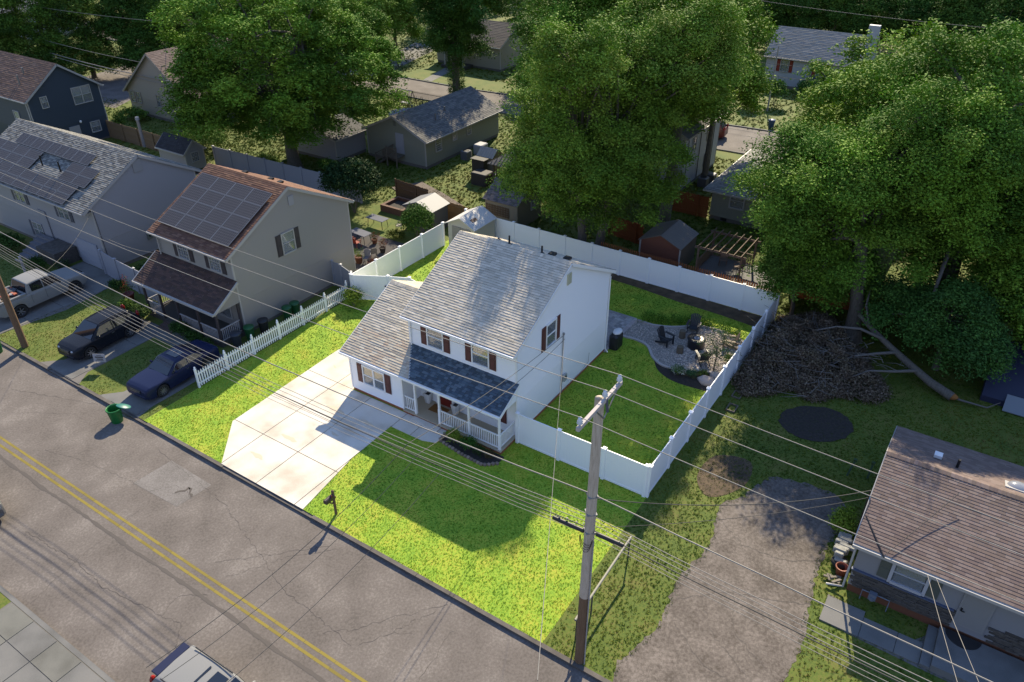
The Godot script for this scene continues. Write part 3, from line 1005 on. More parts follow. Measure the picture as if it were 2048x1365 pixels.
func build_white_house() -> void:
	var t := thing("white_house", "white two-storey house with grey shingle roof, maroon shutters and blue-grey porch roof", "house", Vector3(-10.6, 0, -5))
	var white := mat("siding_white")
	var trim := mat("trim_white")
	var brick := mat("brick_red")
	var grey := [Color(0.49, 0.43, 0.33), Color(0.53, 0.465, 0.36), Color(0.57, 0.5, 0.39), Color(0.45, 0.395, 0.305)]
	var g := gable_shell(t, -13.9, -7.3, -0.2, -9.8, 0.22, 5.35, 7.93, white, trim, brick, 0.4, 0.14, grey, 0.145, 0.3, [true, true, true, true])
	# single-storey wing with its own gable on the left
	var fb := MB.new()
	fb.bx(Vector3(-17.07, -0.1, -7.1), Vector3(-13.48, 0.2, 1.17))
	put("foundation", fb, brick, t)
	var w1 := MB.new()
	siding(w1, Vector3(-17.1, 0, 1.2), Vector3.RIGHT, Vector3.BACK, [Vector2(0, 0.2), Vector2(3.65, 0.2), Vector2(3.65, 2.6), Vector2(0, 2.6)])
	put("wall", w1, white, t)
	var w2 := MB.new()
	siding(w2, Vector3(-17.1, 0, -7.2), Vector3.BACK, Vector3.LEFT, [Vector2(0, 0.2), Vector2(8.4, 0.2), Vector2(8.4, 2.6), Vector2(4.2, 4.68), Vector2(0, 2.6)])
	put("wall", w2, white, t)
	var w3 := MB.new()
	siding(w3, Vector3(-13.45, 0, -0.2), Vector3.BACK, Vector3.RIGHT, [Vector2(0, 0.2), Vector2(1.4, 0.2), Vector2(1.4, 2.62), Vector2(0, 2.62)])
	put("wall", w3, white, t)
	var w4 := MB.new()
	siding(w4, Vector3(-17.1, 0, -7.2), Vector3.RIGHT, Vector3.FORWARD, [Vector2(0, 0.2), Vector2(3.2, 0.2), Vector2(3.2, 2.6), Vector2(0, 2.6)])
	put("wall", w4, white, t)
	for p in [Vector3(-17.1, 0, 1.2), Vector3(-13.45, 0, 1.2)]:
		var cb := MB.new()
		cb.bx(p + Vector3(-0.03 if p.x < -15 else -0.06, 0.2, -0.06), p + Vector3(0.06 if p.x < -15 else 0.03, 2.55, 0.03))
		put("corner_board", cb, trim, t)
	var us := Vector3(0, 0.5, -1).normalized()
	var nn := Vector3(0, 1, 0.5).normalized()
	var eave := Vector3(-17.42, 2.6, 1.5)
	var up_len := 4.5 * sqrt(1.25)
	var mid := 1.7 * sqrt(1.25)
	var top := Vector3(0, 2.25, -4.5)
	var dk := MB.new()
	dk.slab(PackedVector3Array([eave, eave + Vector3(3.57, 0, 0), eave + Vector3(3.57, 0, 0) + top, eave + top]), -nn * 0.09)
	dk.slab(PackedVector3Array([eave + Vector3(3.57, 0, 0), Vector3(-7.15, 2.6, 1.5), Vector3(-7.15, 3.45, -0.2), Vector3(-13.85, 3.45, -0.2)]), -nn * 0.09)
	dk.slab(PackedVector3Array([Vector3(-13.88, 2.6, -7.5), Vector3(-17.42, 2.6, -7.5), eave + top, Vector3(-13.88, 4.85, -3)]), Vector3(0, -0.08, 0))
	put("roof_deck", dk, mat("deck_wood", 0.5, 0.5, 0.48), t)
	var ws := MB.new()
	var stained := [Color(0.46, 0.39, 0.295), Color(0.5, 0.425, 0.315), Color(0.46, 0.36, 0.26), Color(0.53, 0.465, 0.355)]
	shingles(ws, eave + nn * 0.004, Vector3.RIGHT, us, mid, 0, 0, 4.72, 3.57, stained)
	shingles(ws, eave + us * mid + nn * 0.004, Vector3.RIGHT, us, up_len - mid, 0, 0, 3.54, 3.54, grey)
	put("wing_shingles", ws, mat("shingle"), t, true)
	var wr := MB.new()
	shingles(wr, Vector3(-17.42, 2.604, -7.5), Vector3.RIGHT, Vector3(0, 0.5, 1).normalized(), up_len, 0, 0, 3.54, 3.54, grey)
	put("wing_shingles", wr, mat("shingle"), t, true)
	var wc := MB.new()
	ridge_cap(wc, Vector3(-17.42, 4.865, -3), Vector3(-13.9, 4.865, -3), 0.16, 0.08, grey)
	put("ridge_cap", wc, mat("shingle"), t)
	var blue := [Color(0.05, 0.075, 0.1), Color(0.065, 0.095, 0.125), Color(0.085, 0.12, 0.15), Color(0.11, 0.145, 0.175), Color(0.05, 0.068, 0.085)]
	var ps := MB.new()
	shingles(ps, Vector3(-12.68, 2.606, 1.5), Vector3.RIGHT, us, mid, 0, -1.17, 5.55, 5.55, blue, 0.17)
	put("porch_shingles", ps, mat("shingle"), t, true)
	var gut := MB.new()
	gut.bx(Vector3(-17.45, 2.46, 1.49), Vector3(-7.12, 2.575, 1.6))
	put("gutter", gut, trim, t)
	var soffit := MB.new()
	soffit.bx(Vector3(-17.3, 2.42, 1.14), Vector3(-7.2, 2.45, 1.5))
	put("porch_beam", soffit, trim, t)
	var beam := MB.new()
	beam.bx(Vector3(-13.4, 2.2, 1.08), Vector3(-7.32, 2.42, 1.2))
	put("porch_beam", beam, trim, t)
	for q in [[-17.45, 1.5, 2.5, -3.0, 4.75], [-17.45, -7.5, 2.5, -3.0, 4.75], [-7.12, 1.5, 2.5, -0.2, 3.35]]:
		var rb := MB.new()
		rb.bar(Vector3(q[0], q[2], q[1]), Vector3(q[0], q[4], q[3]), 0.03, 0.17)
		put("rake_board", rb, trim, t)
	var pg := MB.new()
	siding(pg, Vector3(-7.3, 0, -0.18), Vector3.BACK, Vector3.RIGHT, [Vector2(0, 2.42), Vector2(1.5, 2.42), Vector2(1.5, 2.5), Vector2(0, 3.28)])
	put("wall", pg, white, t)
	# porch floor on a brick base, step, posts and railings
	var fl := MB.new()
	fl.bx(Vector3(-13.44, 0.17, -0.19), Vector3(-7.24, 0.22, 1.3))
	put("porch_floor", fl, mat("porch_floor", 0.42, 0.35, 0.25, 0.7), t)
	var pb := MB.new()
	for r in 2:
		var x := -13.44 - 0.1 * r
		while x < -7.28:
			var e := minf(x + 0.2, -7.28)
			pb.bx(Vector3(maxf(x, -13.44) + 0.004, -0.05 + r * 0.11, 1.0), Vector3(e - 0.004, 0.05 + r * 0.11, 1.25 + rng.randf_range(0, 0.006)), jit(Color(1, 1, 1), 0.2))
			x += 0.2
		var z := -0.15 - 0.1 * r
		while z < 1.25:
			pb.bx(Vector3(-7.6, -0.05 + r * 0.11, maxf(z, -0.15) + 0.004), Vector3(-7.27 + rng.randf_range(0, 0.006), 0.05 + r * 0.11, minf(z + 0.2, 1.25) - 0.004), jit(Color(1, 1, 1), 0.2))
			z += 0.2
	pb.bx(Vector3(-13.4, -0.05, 0), Vector3(-7.3, 0.165, 1.2), Color(0.5, 0.5, 0.5))
	put("porch_bricks", pb, brick, t, true)
	var st := MB.new()
	st.bx(Vector3(-12.7, 0.0, 1.28), Vector3(-10.95, 0.1, 1.62))
	put("step", st, mat("concrete_bright"), t)
	for x in [-12.65, -11.08, -9.22, -7.4]:
		var p := MB.new()
		p.cbox(Vector3(x, 1.31, 1.15), Vector3(0.11, 2.18, 0.11), 0.012)
		p.cbox(Vector3(x, 0.68, 1.15), Vector3(0.14, 0.92, 0.14), 0.015)
		p.box(Vector3(x, 2.36, 1.15), Vector3(0.15, 0.08, 0.15))
		put("porch_post", p, trim, t)
	for q in [[Vector3(-13.38, 0.22, 1.15), Vector3(-12.72, 0.22, 1.15)], [Vector3(-11.01, 0.22, 1.15), Vector3(-9.29, 0.22, 1.15)], [Vector3(-9.15, 0.22, 1.15), Vector3(-7.47, 0.22, 1.15)], [Vector3(-7.4, 0.22, 1.08), Vector3(-7.4, 0.22, -0.16)]]:
		railing(t, q[0], q[1], trim)
	# windows and door
	for x in [-12.18, -9.38]:
		window(t, Vector3(x, 4.38, -0.185), Vector3.RIGHT, Vector3.BACK, 0.92, 1.22, trim, {"shutter": mat("shutter_maroon"), "blind": mat("blind_tan") if x < -11 else mat("blind_cream"), "drawn": 0.42 if x < -11 else 0.6})
	window(t, Vector3(-7.285, 4.66, -3.34), Vector3.FORWARD, Vector3.RIGHT, 0.86, 1.28, trim, {"shutter": mat("shutter_maroon")})
	window(t, Vector3(-15.4, 1.42, 1.215), Vector3.RIGHT, Vector3.BACK, 1.42, 1.08, trim, {"shutter": mat("shutter_maroon"), "lights": 2, "blind": mat("blind_cream"), "drawn": 0.5})
	window(t, Vector3(-8.85, 1.35, -0.185), Vector3.RIGHT, Vector3.BACK, 1.05, 1.15, trim, {"shutter": mat("shutter_maroon"), "blind": mat("blind_pale"), "drawn": 0.6})
	var dr := MB.new()
	dr.box(Vector3(-11.75, 1.27, -0.16), Vector3(0.9, 2.02, 0.05))
	for q in [[-0.2, 0.5], [0.2, 0.5], [-0.2, -0.45], [0.2, -0.45]]:
		dr.box(Vector3(-11.75 + q[0], 1.27 + q[1], -0.13), Vector3(0.28, 0.7, 0.02))
	var door := put("door", dr, mat("door_red", 0.16, 0.018, 0.012, 0.45), t)
	var df := MB.new()
	for s in [-1, 1]:
		df.box(Vector3(-11.75 + s * 0.52, 1.27, -0.16), Vector3(0.12, 2.1, 0.06))
	df.box(Vector3(-11.75, 2.35, -0.16), Vector3(1.16, 0.12, 0.06))
	put("door_frame", df, trim, door)
	var kb := MB.new()
	kb.ball(Vector3(-11.38, 1.2, -0.09), Vector3(0.035, 0.035, 0.035), 6, 8)
	put("handle", kb, mat("steel"), door)
	var lamp := MB.new()
	lamp.box(Vector3(-13.38, 1.85, 0.35), Vector3(0.1, 0.2, 0.1))
	lamp.lathe(Vector3(-13.36, 1.95, 0.35), [Vector2(0.09, 0), Vector2(0.001, 0.1)], 8)
	put("wall_lantern", lamp, mat("black_metal"), t)
	# services and small fittings
	var vent := MB.new()
	vent.box(Vector3(-7.26, 7.02, -5.0), Vector3(0.05, 0.6, 0.4))
	for i in 7:
		vent.box(Vector3(-7.228, 6.78 + i * 0.08, -5.0), Vector3(0.012, 0.02, 0.34), Basis(), Color(0.6, 0.6, 0.5))
	put("gable_vent", vent, mat("vent_cream", 0.6, 0.58, 0.42, 0.6), t)
	var mast := MB.new()
	mast.tube([Vector3(-7.22, 0.9, -4.55), Vector3(-7.22, 4.0, -4.55)], 0.03, 0.03, 8)
	mast.ball(Vector3(-7.2, 4.02, -4.55), Vector3(0.07, 0.08, 0.07), 6, 8)
	mast.tube([Vector3(-7.22, 0.25, -4.55), Vector3(-7.22, 0.9, -4.55)], 0.025, 0.025, 6)
	put("service_mast", mast, mat("conduit_grey", 0.3, 0.29, 0.28, 0.6), t)
	var meter := MB.new()
	meter.box(Vector3(-7.22, 1.05, -4.9), Vector3(0.12, 0.42, 0.28))
	meter.drum(Vector3(-7.16, 1.12, -4.9), 0.09, 0.085, 0.09, 12, Basis(Vector3.FORWARD, -PI / 2))
	put("electric_meter", meter, mat("meter_grey", 0.4, 0.4, 0.36, 0.5), t)
	for p in [[-11.2, -5.5, 0.5], [-9.35, -5.75, 0.42], [-12.9, -7.0, 0.12]]:
		var v := MB.new()
		var y: float = 7.93 - absf(p[1] + 5.0) * g.slope
		v.drum(Vector3(p[0], y - 0.05, p[1]), 0.05, 0.05, p[2] + 0.05, 8)
		v.lathe(Vector3(p[0], y - 0.02, p[1]), [Vector2(0.16, 0), Vector2(0.055, 0.1)], 8)
		put("vent_pipe", v, mat("black_metal"), t)
	for x in [-9.1, -8.2]:
		var v := MB.new()
		v.box(Vector3(x, 7.93 - 1.4 * g.slope + 0.1, -6.4), Vector3(0.35, 0.12, 0.35))
		put("roof_vent", v, mat("black_metal"), t)
	for q in [[-13.98, -0.08, 5.1, 3.35], [-13.9, 0.02, 3.3, 2.75]]:
		var dsp := MB.new()
		dsp.bar(Vector3(-13.75, q[2], -0.13), Vector3(-13.75, q[3] + 0.05, -0.13), 0.07, 0.05)
		put("downpipe", dsp, trim, t)
		break
	var dp2 := MB.new()
	dp2.tube([Vector3(-7.22, 5.1, -9.7), Vector3(-7.22, 0.3, -9.7), Vector3(-7.05, 0.08, -9.7)], 0.04, 0.04, 6)
	put("downpipe", dp2, trim, t)
	var pipe := MB.new()
	pipe.tube([Vector3(-7.2, 1.15, -7.6), Vector3(-7.2, 0.55, -7.55), Vector3(-7.2, 0.4, -6.8), Vector3(-7.2, 0.35, -2.2)], 0.012, 0.012, 5)
	put("cable", pipe, mat("conduit_grey"), t)


func solar(t: Node3D, p: Vector3, ux: Vector3, us: Vector3, w: float, h: float, cells: Vector2i, shape: Array) -> void:
	# one panel: dark glass, silver frame and pale cell lines (shared meshes)
	var nn := ux.cross(us).normalized()
	if nn.y < 0:
		nn = -nn
	if shape.is_empty():
		var a := MB.new()
		a.box(Vector3.ZERO, Vector3(w - 0.02, h - 0.02, 0.035))
		var f := MB.new()
		for s in [-1, 1]:
			f.box(Vector3(s * (w * 0.5 - 0.02), 0, 0.003), Vector3(0.03, h - 0.015, 0.04))
			f.box(Vector3(0, s * (h * 0.5 - 0.02), 0.0035), Vector3(w - 0.08, 0.03, 0.04))
		var c := MB.new()
		for i in range(1, cells.x):
			c.box(Vector3(-w * 0.5 + w * i / cells.x, 0, 0.018), Vector3(0.017, h - 0.08, 0.003))
		for i in range(1, cells.y):
			c.box(Vector3(0, -h * 0.5 + h * i / cells.y, 0.0184), Vector3(w - 0.08, 0.017, 0.003))
		shape.append(a.mesh())
		shape.append(f.mesh())
		shape.append(c.mesh())
	var o := put("solar_panel", shape[0], mat("solar_glass", 0.026, 0.022, 0.022, 0.5), t)
	o.transform = o.transform * Transform3D(Basis(ux, us, ux.cross(us)), p)
	put("frame", shape[1], mat("solar_frame", 0.17, 0.17, 0.175, 0.45), o)
	put("cell_lines", shape[2], mat("solar_lines", 0.15, 0.13, 0.12, 0.6), o)


func build_left_houses() -> void:
	# ----- neighbour with brown roof and solar panels -----
	var t := thing("taupe_house", "two-storey house with dimmed taupe siding, brown shingle roof, sixteen solar panels and dark porch", "house", Vector3(-30, 0, -4))
	var taupe := mat("siding_taupe_dimmed")
	var trim := mat("trim_grey")
	var brown := [Color(0.13, 0.06, 0.036), Color(0.16, 0.078, 0.046), Color(0.19, 0.098, 0.06), Color(0.11, 0.052, 0.033)]
	var g := gable_shell(t, -33.5, -26.5, 0.6, -9.1, 0.22, 5.4, 8.02, taupe, trim, mat("foundation_grey"), 0.42, 0.13, brown, 0.145, 0.33)
	var us := Vector3(0, g.slope, -1).normalized()
	var nn := Vector3(0, 1, g.slope).normalized()
	var shp := []
	for i in 4:
		for j in 4:
			var x: float = -33.25 + 1.62 * (i + 0.5)
			var z: float = 0.32 - (j + 0.5) * 0.95
			var y: float = g.yo + (g.eave_z - z) * g.slope
			solar(t, Vector3(x, y, z) + nn * 0.14, Vector3.RIGHT, us, 1.61, 1.05, Vector2i(10, 6), shp)
	# porch across the front
	var pu := Vector3(0, 0.64, -1).normalized()
	var dk := MB.new()
	dk.slab(PackedVector3Array([Vector3(-33.9, 2.5, 2.62), Vector3(-26.3, 2.5, 2.62), Vector3(-26.3, 3.75, 0.62), Vector3(-33.9, 3.75, 0.62)]), Vector3(0, -0.09, 0))
	put("roof_deck", dk, mat("deck_wood"), t)
	var ps := MB.new()
	shingles(ps, Vector3(-33.9, 2.506, 2.62), Vector3.RIGHT, Vector3(0, 1.25, -2).normalized(), 2.36, 0, 0, 7.6, 7.6, [Color(0.06, 0.034, 0.026), Color(0.075, 0.042, 0.032), Color(0.09, 0.05, 0.038), Color(0.052, 0.032, 0.028)], 0.33)
	put("porch_shingles", ps, mat("shingle"), t, true)
	var gut := MB.new()
	gut.bx(Vector3(-33.95, 2.36, 2.6), Vector3(-26.28, 2.49, 2.72))
	put("gutter", gut, trim, t)
	for x in [-33.95, -26.27]:
		var rb := MB.new()
		rb.bar(Vector3(x, 2.42, 2.62), Vector3(x, 3.67, 0.62), 0.06, 0.16)
		put("rake_board", rb, trim, t)
	var pg := MB.new()
	siding(pg, Vector3(-26.5, 0, 0.62), Vector3.BACK, Vector3.RIGHT, [Vector2(0, 2.3), Vector2(1.9, 2.3), Vector2(1.9, 2.42), Vector2(0, 3.6)])
	put("wall", pg, taupe, t)
	var fl := MB.new()
	fl.bx(Vector3(-33.6, 0.0, 0.62), Vector3(-26.5, 0.28, 2.4))
	put("porch_floor", fl, mat("porch_dark", 0.06, 0.055, 0.05, 0.8), t)
	for x in [-33.5, -31.95, -30.3, -28.35, -26.6]:
		var p := MB.new()
		p.cbox(Vector3(x, 1.33, 2.33), Vector3(0.13, 2.1, 0.13), 0.012)
		put("porch_post", p, mat("shutter_plum"), t)
	var bp := MB.new()
	bp.cbox(Vector3(-26.6, 1.33, 0.75), Vector3(0.13, 2.1, 0.13), 0.012)
	put("porch_post", bp, mat("shutter_plum"), t)
	for q in [[Vector3(-33.43, 0.28, 2.33), Vector3(-32.02, 0.28, 2.33)], [Vector3(-30.23, 0.28, 2.33), Vector3(-28.42, 0.28, 2.33)], [Vector3(-28.28, 0.28, 2.33), Vector3(-26.67, 0.28, 2.33)], [Vector3(-26.6, 0.28, 2.26), Vector3(-26.6, 0.28, 0.82)], [Vector3(-33.5, 0.28, 2.26), Vector3(-33.5, 0.28, 0.7)]]:
		railing(t, q[0], q[1], mat("rail_grey", 0.34, 0.33, 0.34, 0.5), 0.13)
	var stp := MB.new()
	for i in 3:
		stp.bx(Vector3(-31.8, 0.0, 2.42 + i * 0.25), Vector3(-30.45, 0.2 - i * 0.07, 2.66 + i * 0.25))
	put("step", stp, mat("porch_brick", 0.09, 0.06, 0.05, 0.9), t)
	for x in [-30.96, -28.02]:
		window(t, Vector3(x, 4.6, 0.615), Vector3.RIGHT, Vector3.BACK, 0.92, 1.2, trim, {"shutter": mat("shutter_plum"), "muntins": true})
	window(t, Vector3(-26.485, 4.55, -3.7), Vector3.FORWARD, Vector3.RIGHT, 0.92, 1.3, trim, {"shutter": mat("shutter_plum"), "shutter_w": 0.4, "blind": mat("blind_dim"), "drawn": 0.5})
	window(t, Vector3(-28.1, 1.5, 0.615), Vector3.RIGHT, Vector3.BACK, 1.1, 1.3, trim, {})
	var dr := MB.new()
	dr.box(Vector3(-31.1, 1.3, 0.65), Vector3(0.95, 2.04, 0.06))
	put("door", dr, mat("shutter_plum"), t)
	var vent := MB.new()
	vent.box(Vector3(-26.46, 7.05, -4.4), Vector3(0.05, 0.62, 0.42))
	put("gable_vent", vent, mat("siding_grey_dimmed"), t)
	var dsp := MB.new()
	dsp.tube([Vector3(-33.3, 5.2, 0.72), Vector3(-33.3, 3.7, 0.72)], 0.05, 0.05, 6)
	put("downpipe", dsp, trim, t)
	for p in [[-31.5, -5.3], [-30.2, -6.2], [-28.6, -5.6]]:
		var v := MB.new()
		v.box(Vector3(p[0], 8.02 - absf(p[1] + 4.25) * g.slope + 0.07, p[1]), Vector3(0.3, 0.12, 0.3))
		put("roof_vent", v, mat("black_metal"), t)
	# ----- grey split-level with solar panels -----
	var u := thing("grey_house", "split-level house with dimmed grey siding, pale grey roof, solar panels and white garage door", "house", Vector3(-47, 0, -3))
	var sg := mat("siding_grey_dimmed")
	var pale := [Color(0.2, 0.195, 0.175), Color(0.15, 0.146, 0.13), Color(0.24, 0.232, 0.205), Color(0.105, 0.102, 0.095)]
	var h := gable_shell(u, -56.0, -41.0, 0.3, -8.0, 0.25, 4.95, 7.35, sg, trim, mat("foundation_grey"), 0.7, 0.12, pale, 0.15, 0.3)
	var uu := Vector3(0, h.slope, -1).normalized()
	var un := Vector3(0, 1, h.slope).normalized()
	var s2 := []
	for q in [[-56.0, 12], [-55.2, 0]]:
		pass
	for j in 2:
		for i in 8:
			var z := 0.95 - (j + 0.5) * 0.72
			solar(u, Vector3(-56.1 + 1.62 * (i + 0.5), h.yo + (h.eave_z - z) * h.slope, z) + un * 0.14, Vector3.RIGHT, uu, 1.6, 0.8, Vector2i(10, 5), s2)
	for j in 2:
		for i in 8:
			if i == 5 or i == 4:
				continue
			var z := -0.52 - (j + 0.5) * 0.72
			solar(u, Vector3(-56.0 + 1.62 * (i + 0.5) + (0.5 if i > 5 else 0.0), h.yo + (h.eave_z - z) * h.slope, z) + un * 0.14, Vector3.RIGHT, uu, 1.6, 0.8, Vector2i(10, 5), s2)
	var s3 := []
	for i in 9:
		var z := -2.45
		solar(u, Vector3(-53.6 + 1.05 * (i + 0.5), h.yo + (h.eave_z - z) * h.slope, z) + un * 0.14, Vector3.RIGHT, uu, 1.02, 1.0, Vector2i(2, 8), s3)
	for q in [[-45.9, 4.0, 1.25, 1.0, true], [-51.6, 4.0, 1.25, 1.0, true], [-50.5, 1.5, 1.2, 1.1, true]]:
		window(u, Vector3(q[0] + 1.1, q[1] - 0.35, 0.315), Vector3.RIGHT, Vector3.BACK, q[2], q[3], trim, {"shutter": mat("shutter_slate", 0.07, 0.075, 0.1, 0.6), "lights": 2, "blind": mat("blind_dim"), "drawn": 0.45})
	var dr2 := MB.new()
	dr2.box(Vector3(-48.0, 2.0, 0.36), Vector3(1.0, 2.1, 0.06))
	put("door", dr2, mat("door_pale", 0.26, 0.26, 0.28, 0.5), u)
	var gr := MB.new()
	gr.box(Vector3(-43.0, 0.95, 0.35), Vector3(2.5, 1.9, 0.05))
	for i in 4:
		gr.box(Vector3(-43.0, 0.25 + i * 0.46, 0.382), Vector3(2.4, 0.4, 0.014))
	put("garage_door", gr, mat("garage_white", 0.3, 0.31, 0.35, 0.5), u)
	var stair := MB.new()
	for i in 6:
		stair.bx(Vector3(-48.9, 0, 0.5 + i * 0.32), Vector3(-46.9, 1.1 - i * 0.18, 0.84 + i * 0.32))
	put("front_steps", stair, mat("step_stone", 0.13, 0.13, 0.145, 0.85), u)
	var land := MB.new()
	land.bx(Vector3(-46.95, 0, 0.35), Vector3(-44.6, 1.1, 2.0))
	put("stone_landing", land, mat("dark_stone"), u)
	for q in [[-41.9, 0.0], [-41.3, 0.0]]:
		var cd := MB.new()
		cd.tube([Vector3(q[0] + 0.95, 4.6, 0.25), Vector3(q[0] + 0.95, 0.4, 0.15 - 0.4 * q[1])], 0.025, 0.025, 6)
		put("conduit", cd, mat("conduit_dark", 0.08, 0.08, 0.09, 0.6), u)
		break
	for q in [[-3.2, 1.5], [-3.7, 1.55], [-4.2, 1.6]]:
		var mt := MB.new()
		mt.box(Vector3(-40.93, q[1], q[0]), Vector3(0.14, 0.5, 0.36))
		mt.drum(Vector3(-40.86, q[1], q[0]), 0.1, 0.1, 0.08, 10, Basis(Vector3.FORWARD, -PI / 2))
		put("electric_meter", mt, mat("meter_dim", 0.13, 0.14, 0.12, 0.5), u)
	var gv := MB.new()
	gv.box(Vector3(-40.96, 6.6, -3.7), Vector3(0.05, 0.85, 0.7))
	put("gable_vent", gv, mat("vent_dim", 0.25, 0.25, 0.26, 0.6), u)
	var chm := MB.new()
	chm.tube([Vector3(-44.0, 6.6, -6.4), Vector3(-44.0, 8.6, -6.4)], 0.11, 0.11, 10)
	chm.drum(Vector3(-44.0, 8.6, -6.4), 0.17, 0.13, 0.2, 10)
	put("flue", chm, mat("steel_dim", 0.2, 0.2, 0.21, 0.45, 0.6), u)
	for x in [-45.9, -48.2]:
		var v := MB.new()
		v.drum(Vector3(x, 6.0, -0.9), 0.06, 0.06, 0.75, 8)
		put("vent_pipe", v, mat("black_metal"), u)
	# ----- navy house -----
	var n := thing("navy_house", "navy blue two-storey house with terracotta shingle roof and white windows", "house", Vector3(-73, 0, -14))
	var terra := [Color(0.17, 0.095, 0.06), Color(0.2, 0.115, 0.075), Color(0.14, 0.078, 0.05)]
	gable_shell(n, -79.0, -68.3, -10.5, -17.7, 0.2, 5.35, 8.0, mat("siding_navy"), mat("trim_grey"), mat("foundation_grey"), 0.3, 0.3, terra, 0.2, 0.5)
	var pb := {"blind": mat("blind_pale_dim", 0.19, 0.195, 0.2, 0.7), "drawn": 0.5}
	var R := Vector3.RIGHT
	var F := Vector3.FORWARD
	window(n, Vector3(-68.285, 4.72, -15.8), F, R, 1.8, 1.5, trim, {"blind": pb.blind, "drawn": 0.5, "lights": 2})
	window(n, Vector3(-68.285, 4.82, -12.05), F, R, 0.55, 0.95, trim, pb)
	window(n, Vector3(-68.285, 1.47, -16.25), F, R, 0.9, 0.95, trim, pb)
	window(n, Vector3(-70.95, 3.2, -10.485), R, Vector3.BACK, 0.85, 1.45, trim, pb)
	window(n, Vector3(-72.85, 1.4, -10.485), R, Vector3.BACK, 0.85, 1.45, trim, pb)
	window(n, Vector3(-69.4, 1.6, -10.485), R, Vector3.BACK, 0.5, 0.9, trim, pb)
	var nd := MB.new()
	nd.box(Vector3(-68.25, 1.05, -14.1), Vector3(0.08, 1.95, 1.05))
	put("door", nd, mat("door_pale"), n)
	var lp := MB.new()
	lp.ball(Vector3(-68.2, 2.3, -14.85), Vector3(0.12, 0.14, 0.12), 6, 8)
	put("wall_lamp", lp, mat("plastic_white"), n)
	var ndp := MB.new()
	ndp.tube([Vector3(-68.4, 5.2, -10.4), Vector3(-68.4, 0.3, -10.4)], 0.06, 0.06, 6)
	put("downpipe", ndp, trim, n)
	for q in [[-71.5, -12.6, 0.9], [-70.8, -11.6, 0.5]]:
		var v := MB.new()
		v.drum(Vector3(q[0], 6.2, q[1]), 0.09, 0.09, 0.4 + q[2], 8)
		put("vent_pipe", v, mat("steel_dim"), n)


func lengthwise(called: String, label: String, at: Vector3, width: float, depth: float, ye: float, yr: float, wall: Material, trim: Material, cols: Array, oh := 0.35, rk := 0.3) -> Node3D:
	# a gabled house whose ridge runs back from the gable that faces +z; built with the ridge along x, then turned; at = near right corner
	var t := thing(called, label, "house")
	gable_shell(t, 0, depth, 0, -width, 0.3, ye, yr, wall, trim, mat("foundation_grey"), oh, rk, cols, 0.2, 0.4)
	t.rotation.y = PI / 2
	t.position = at
	return t


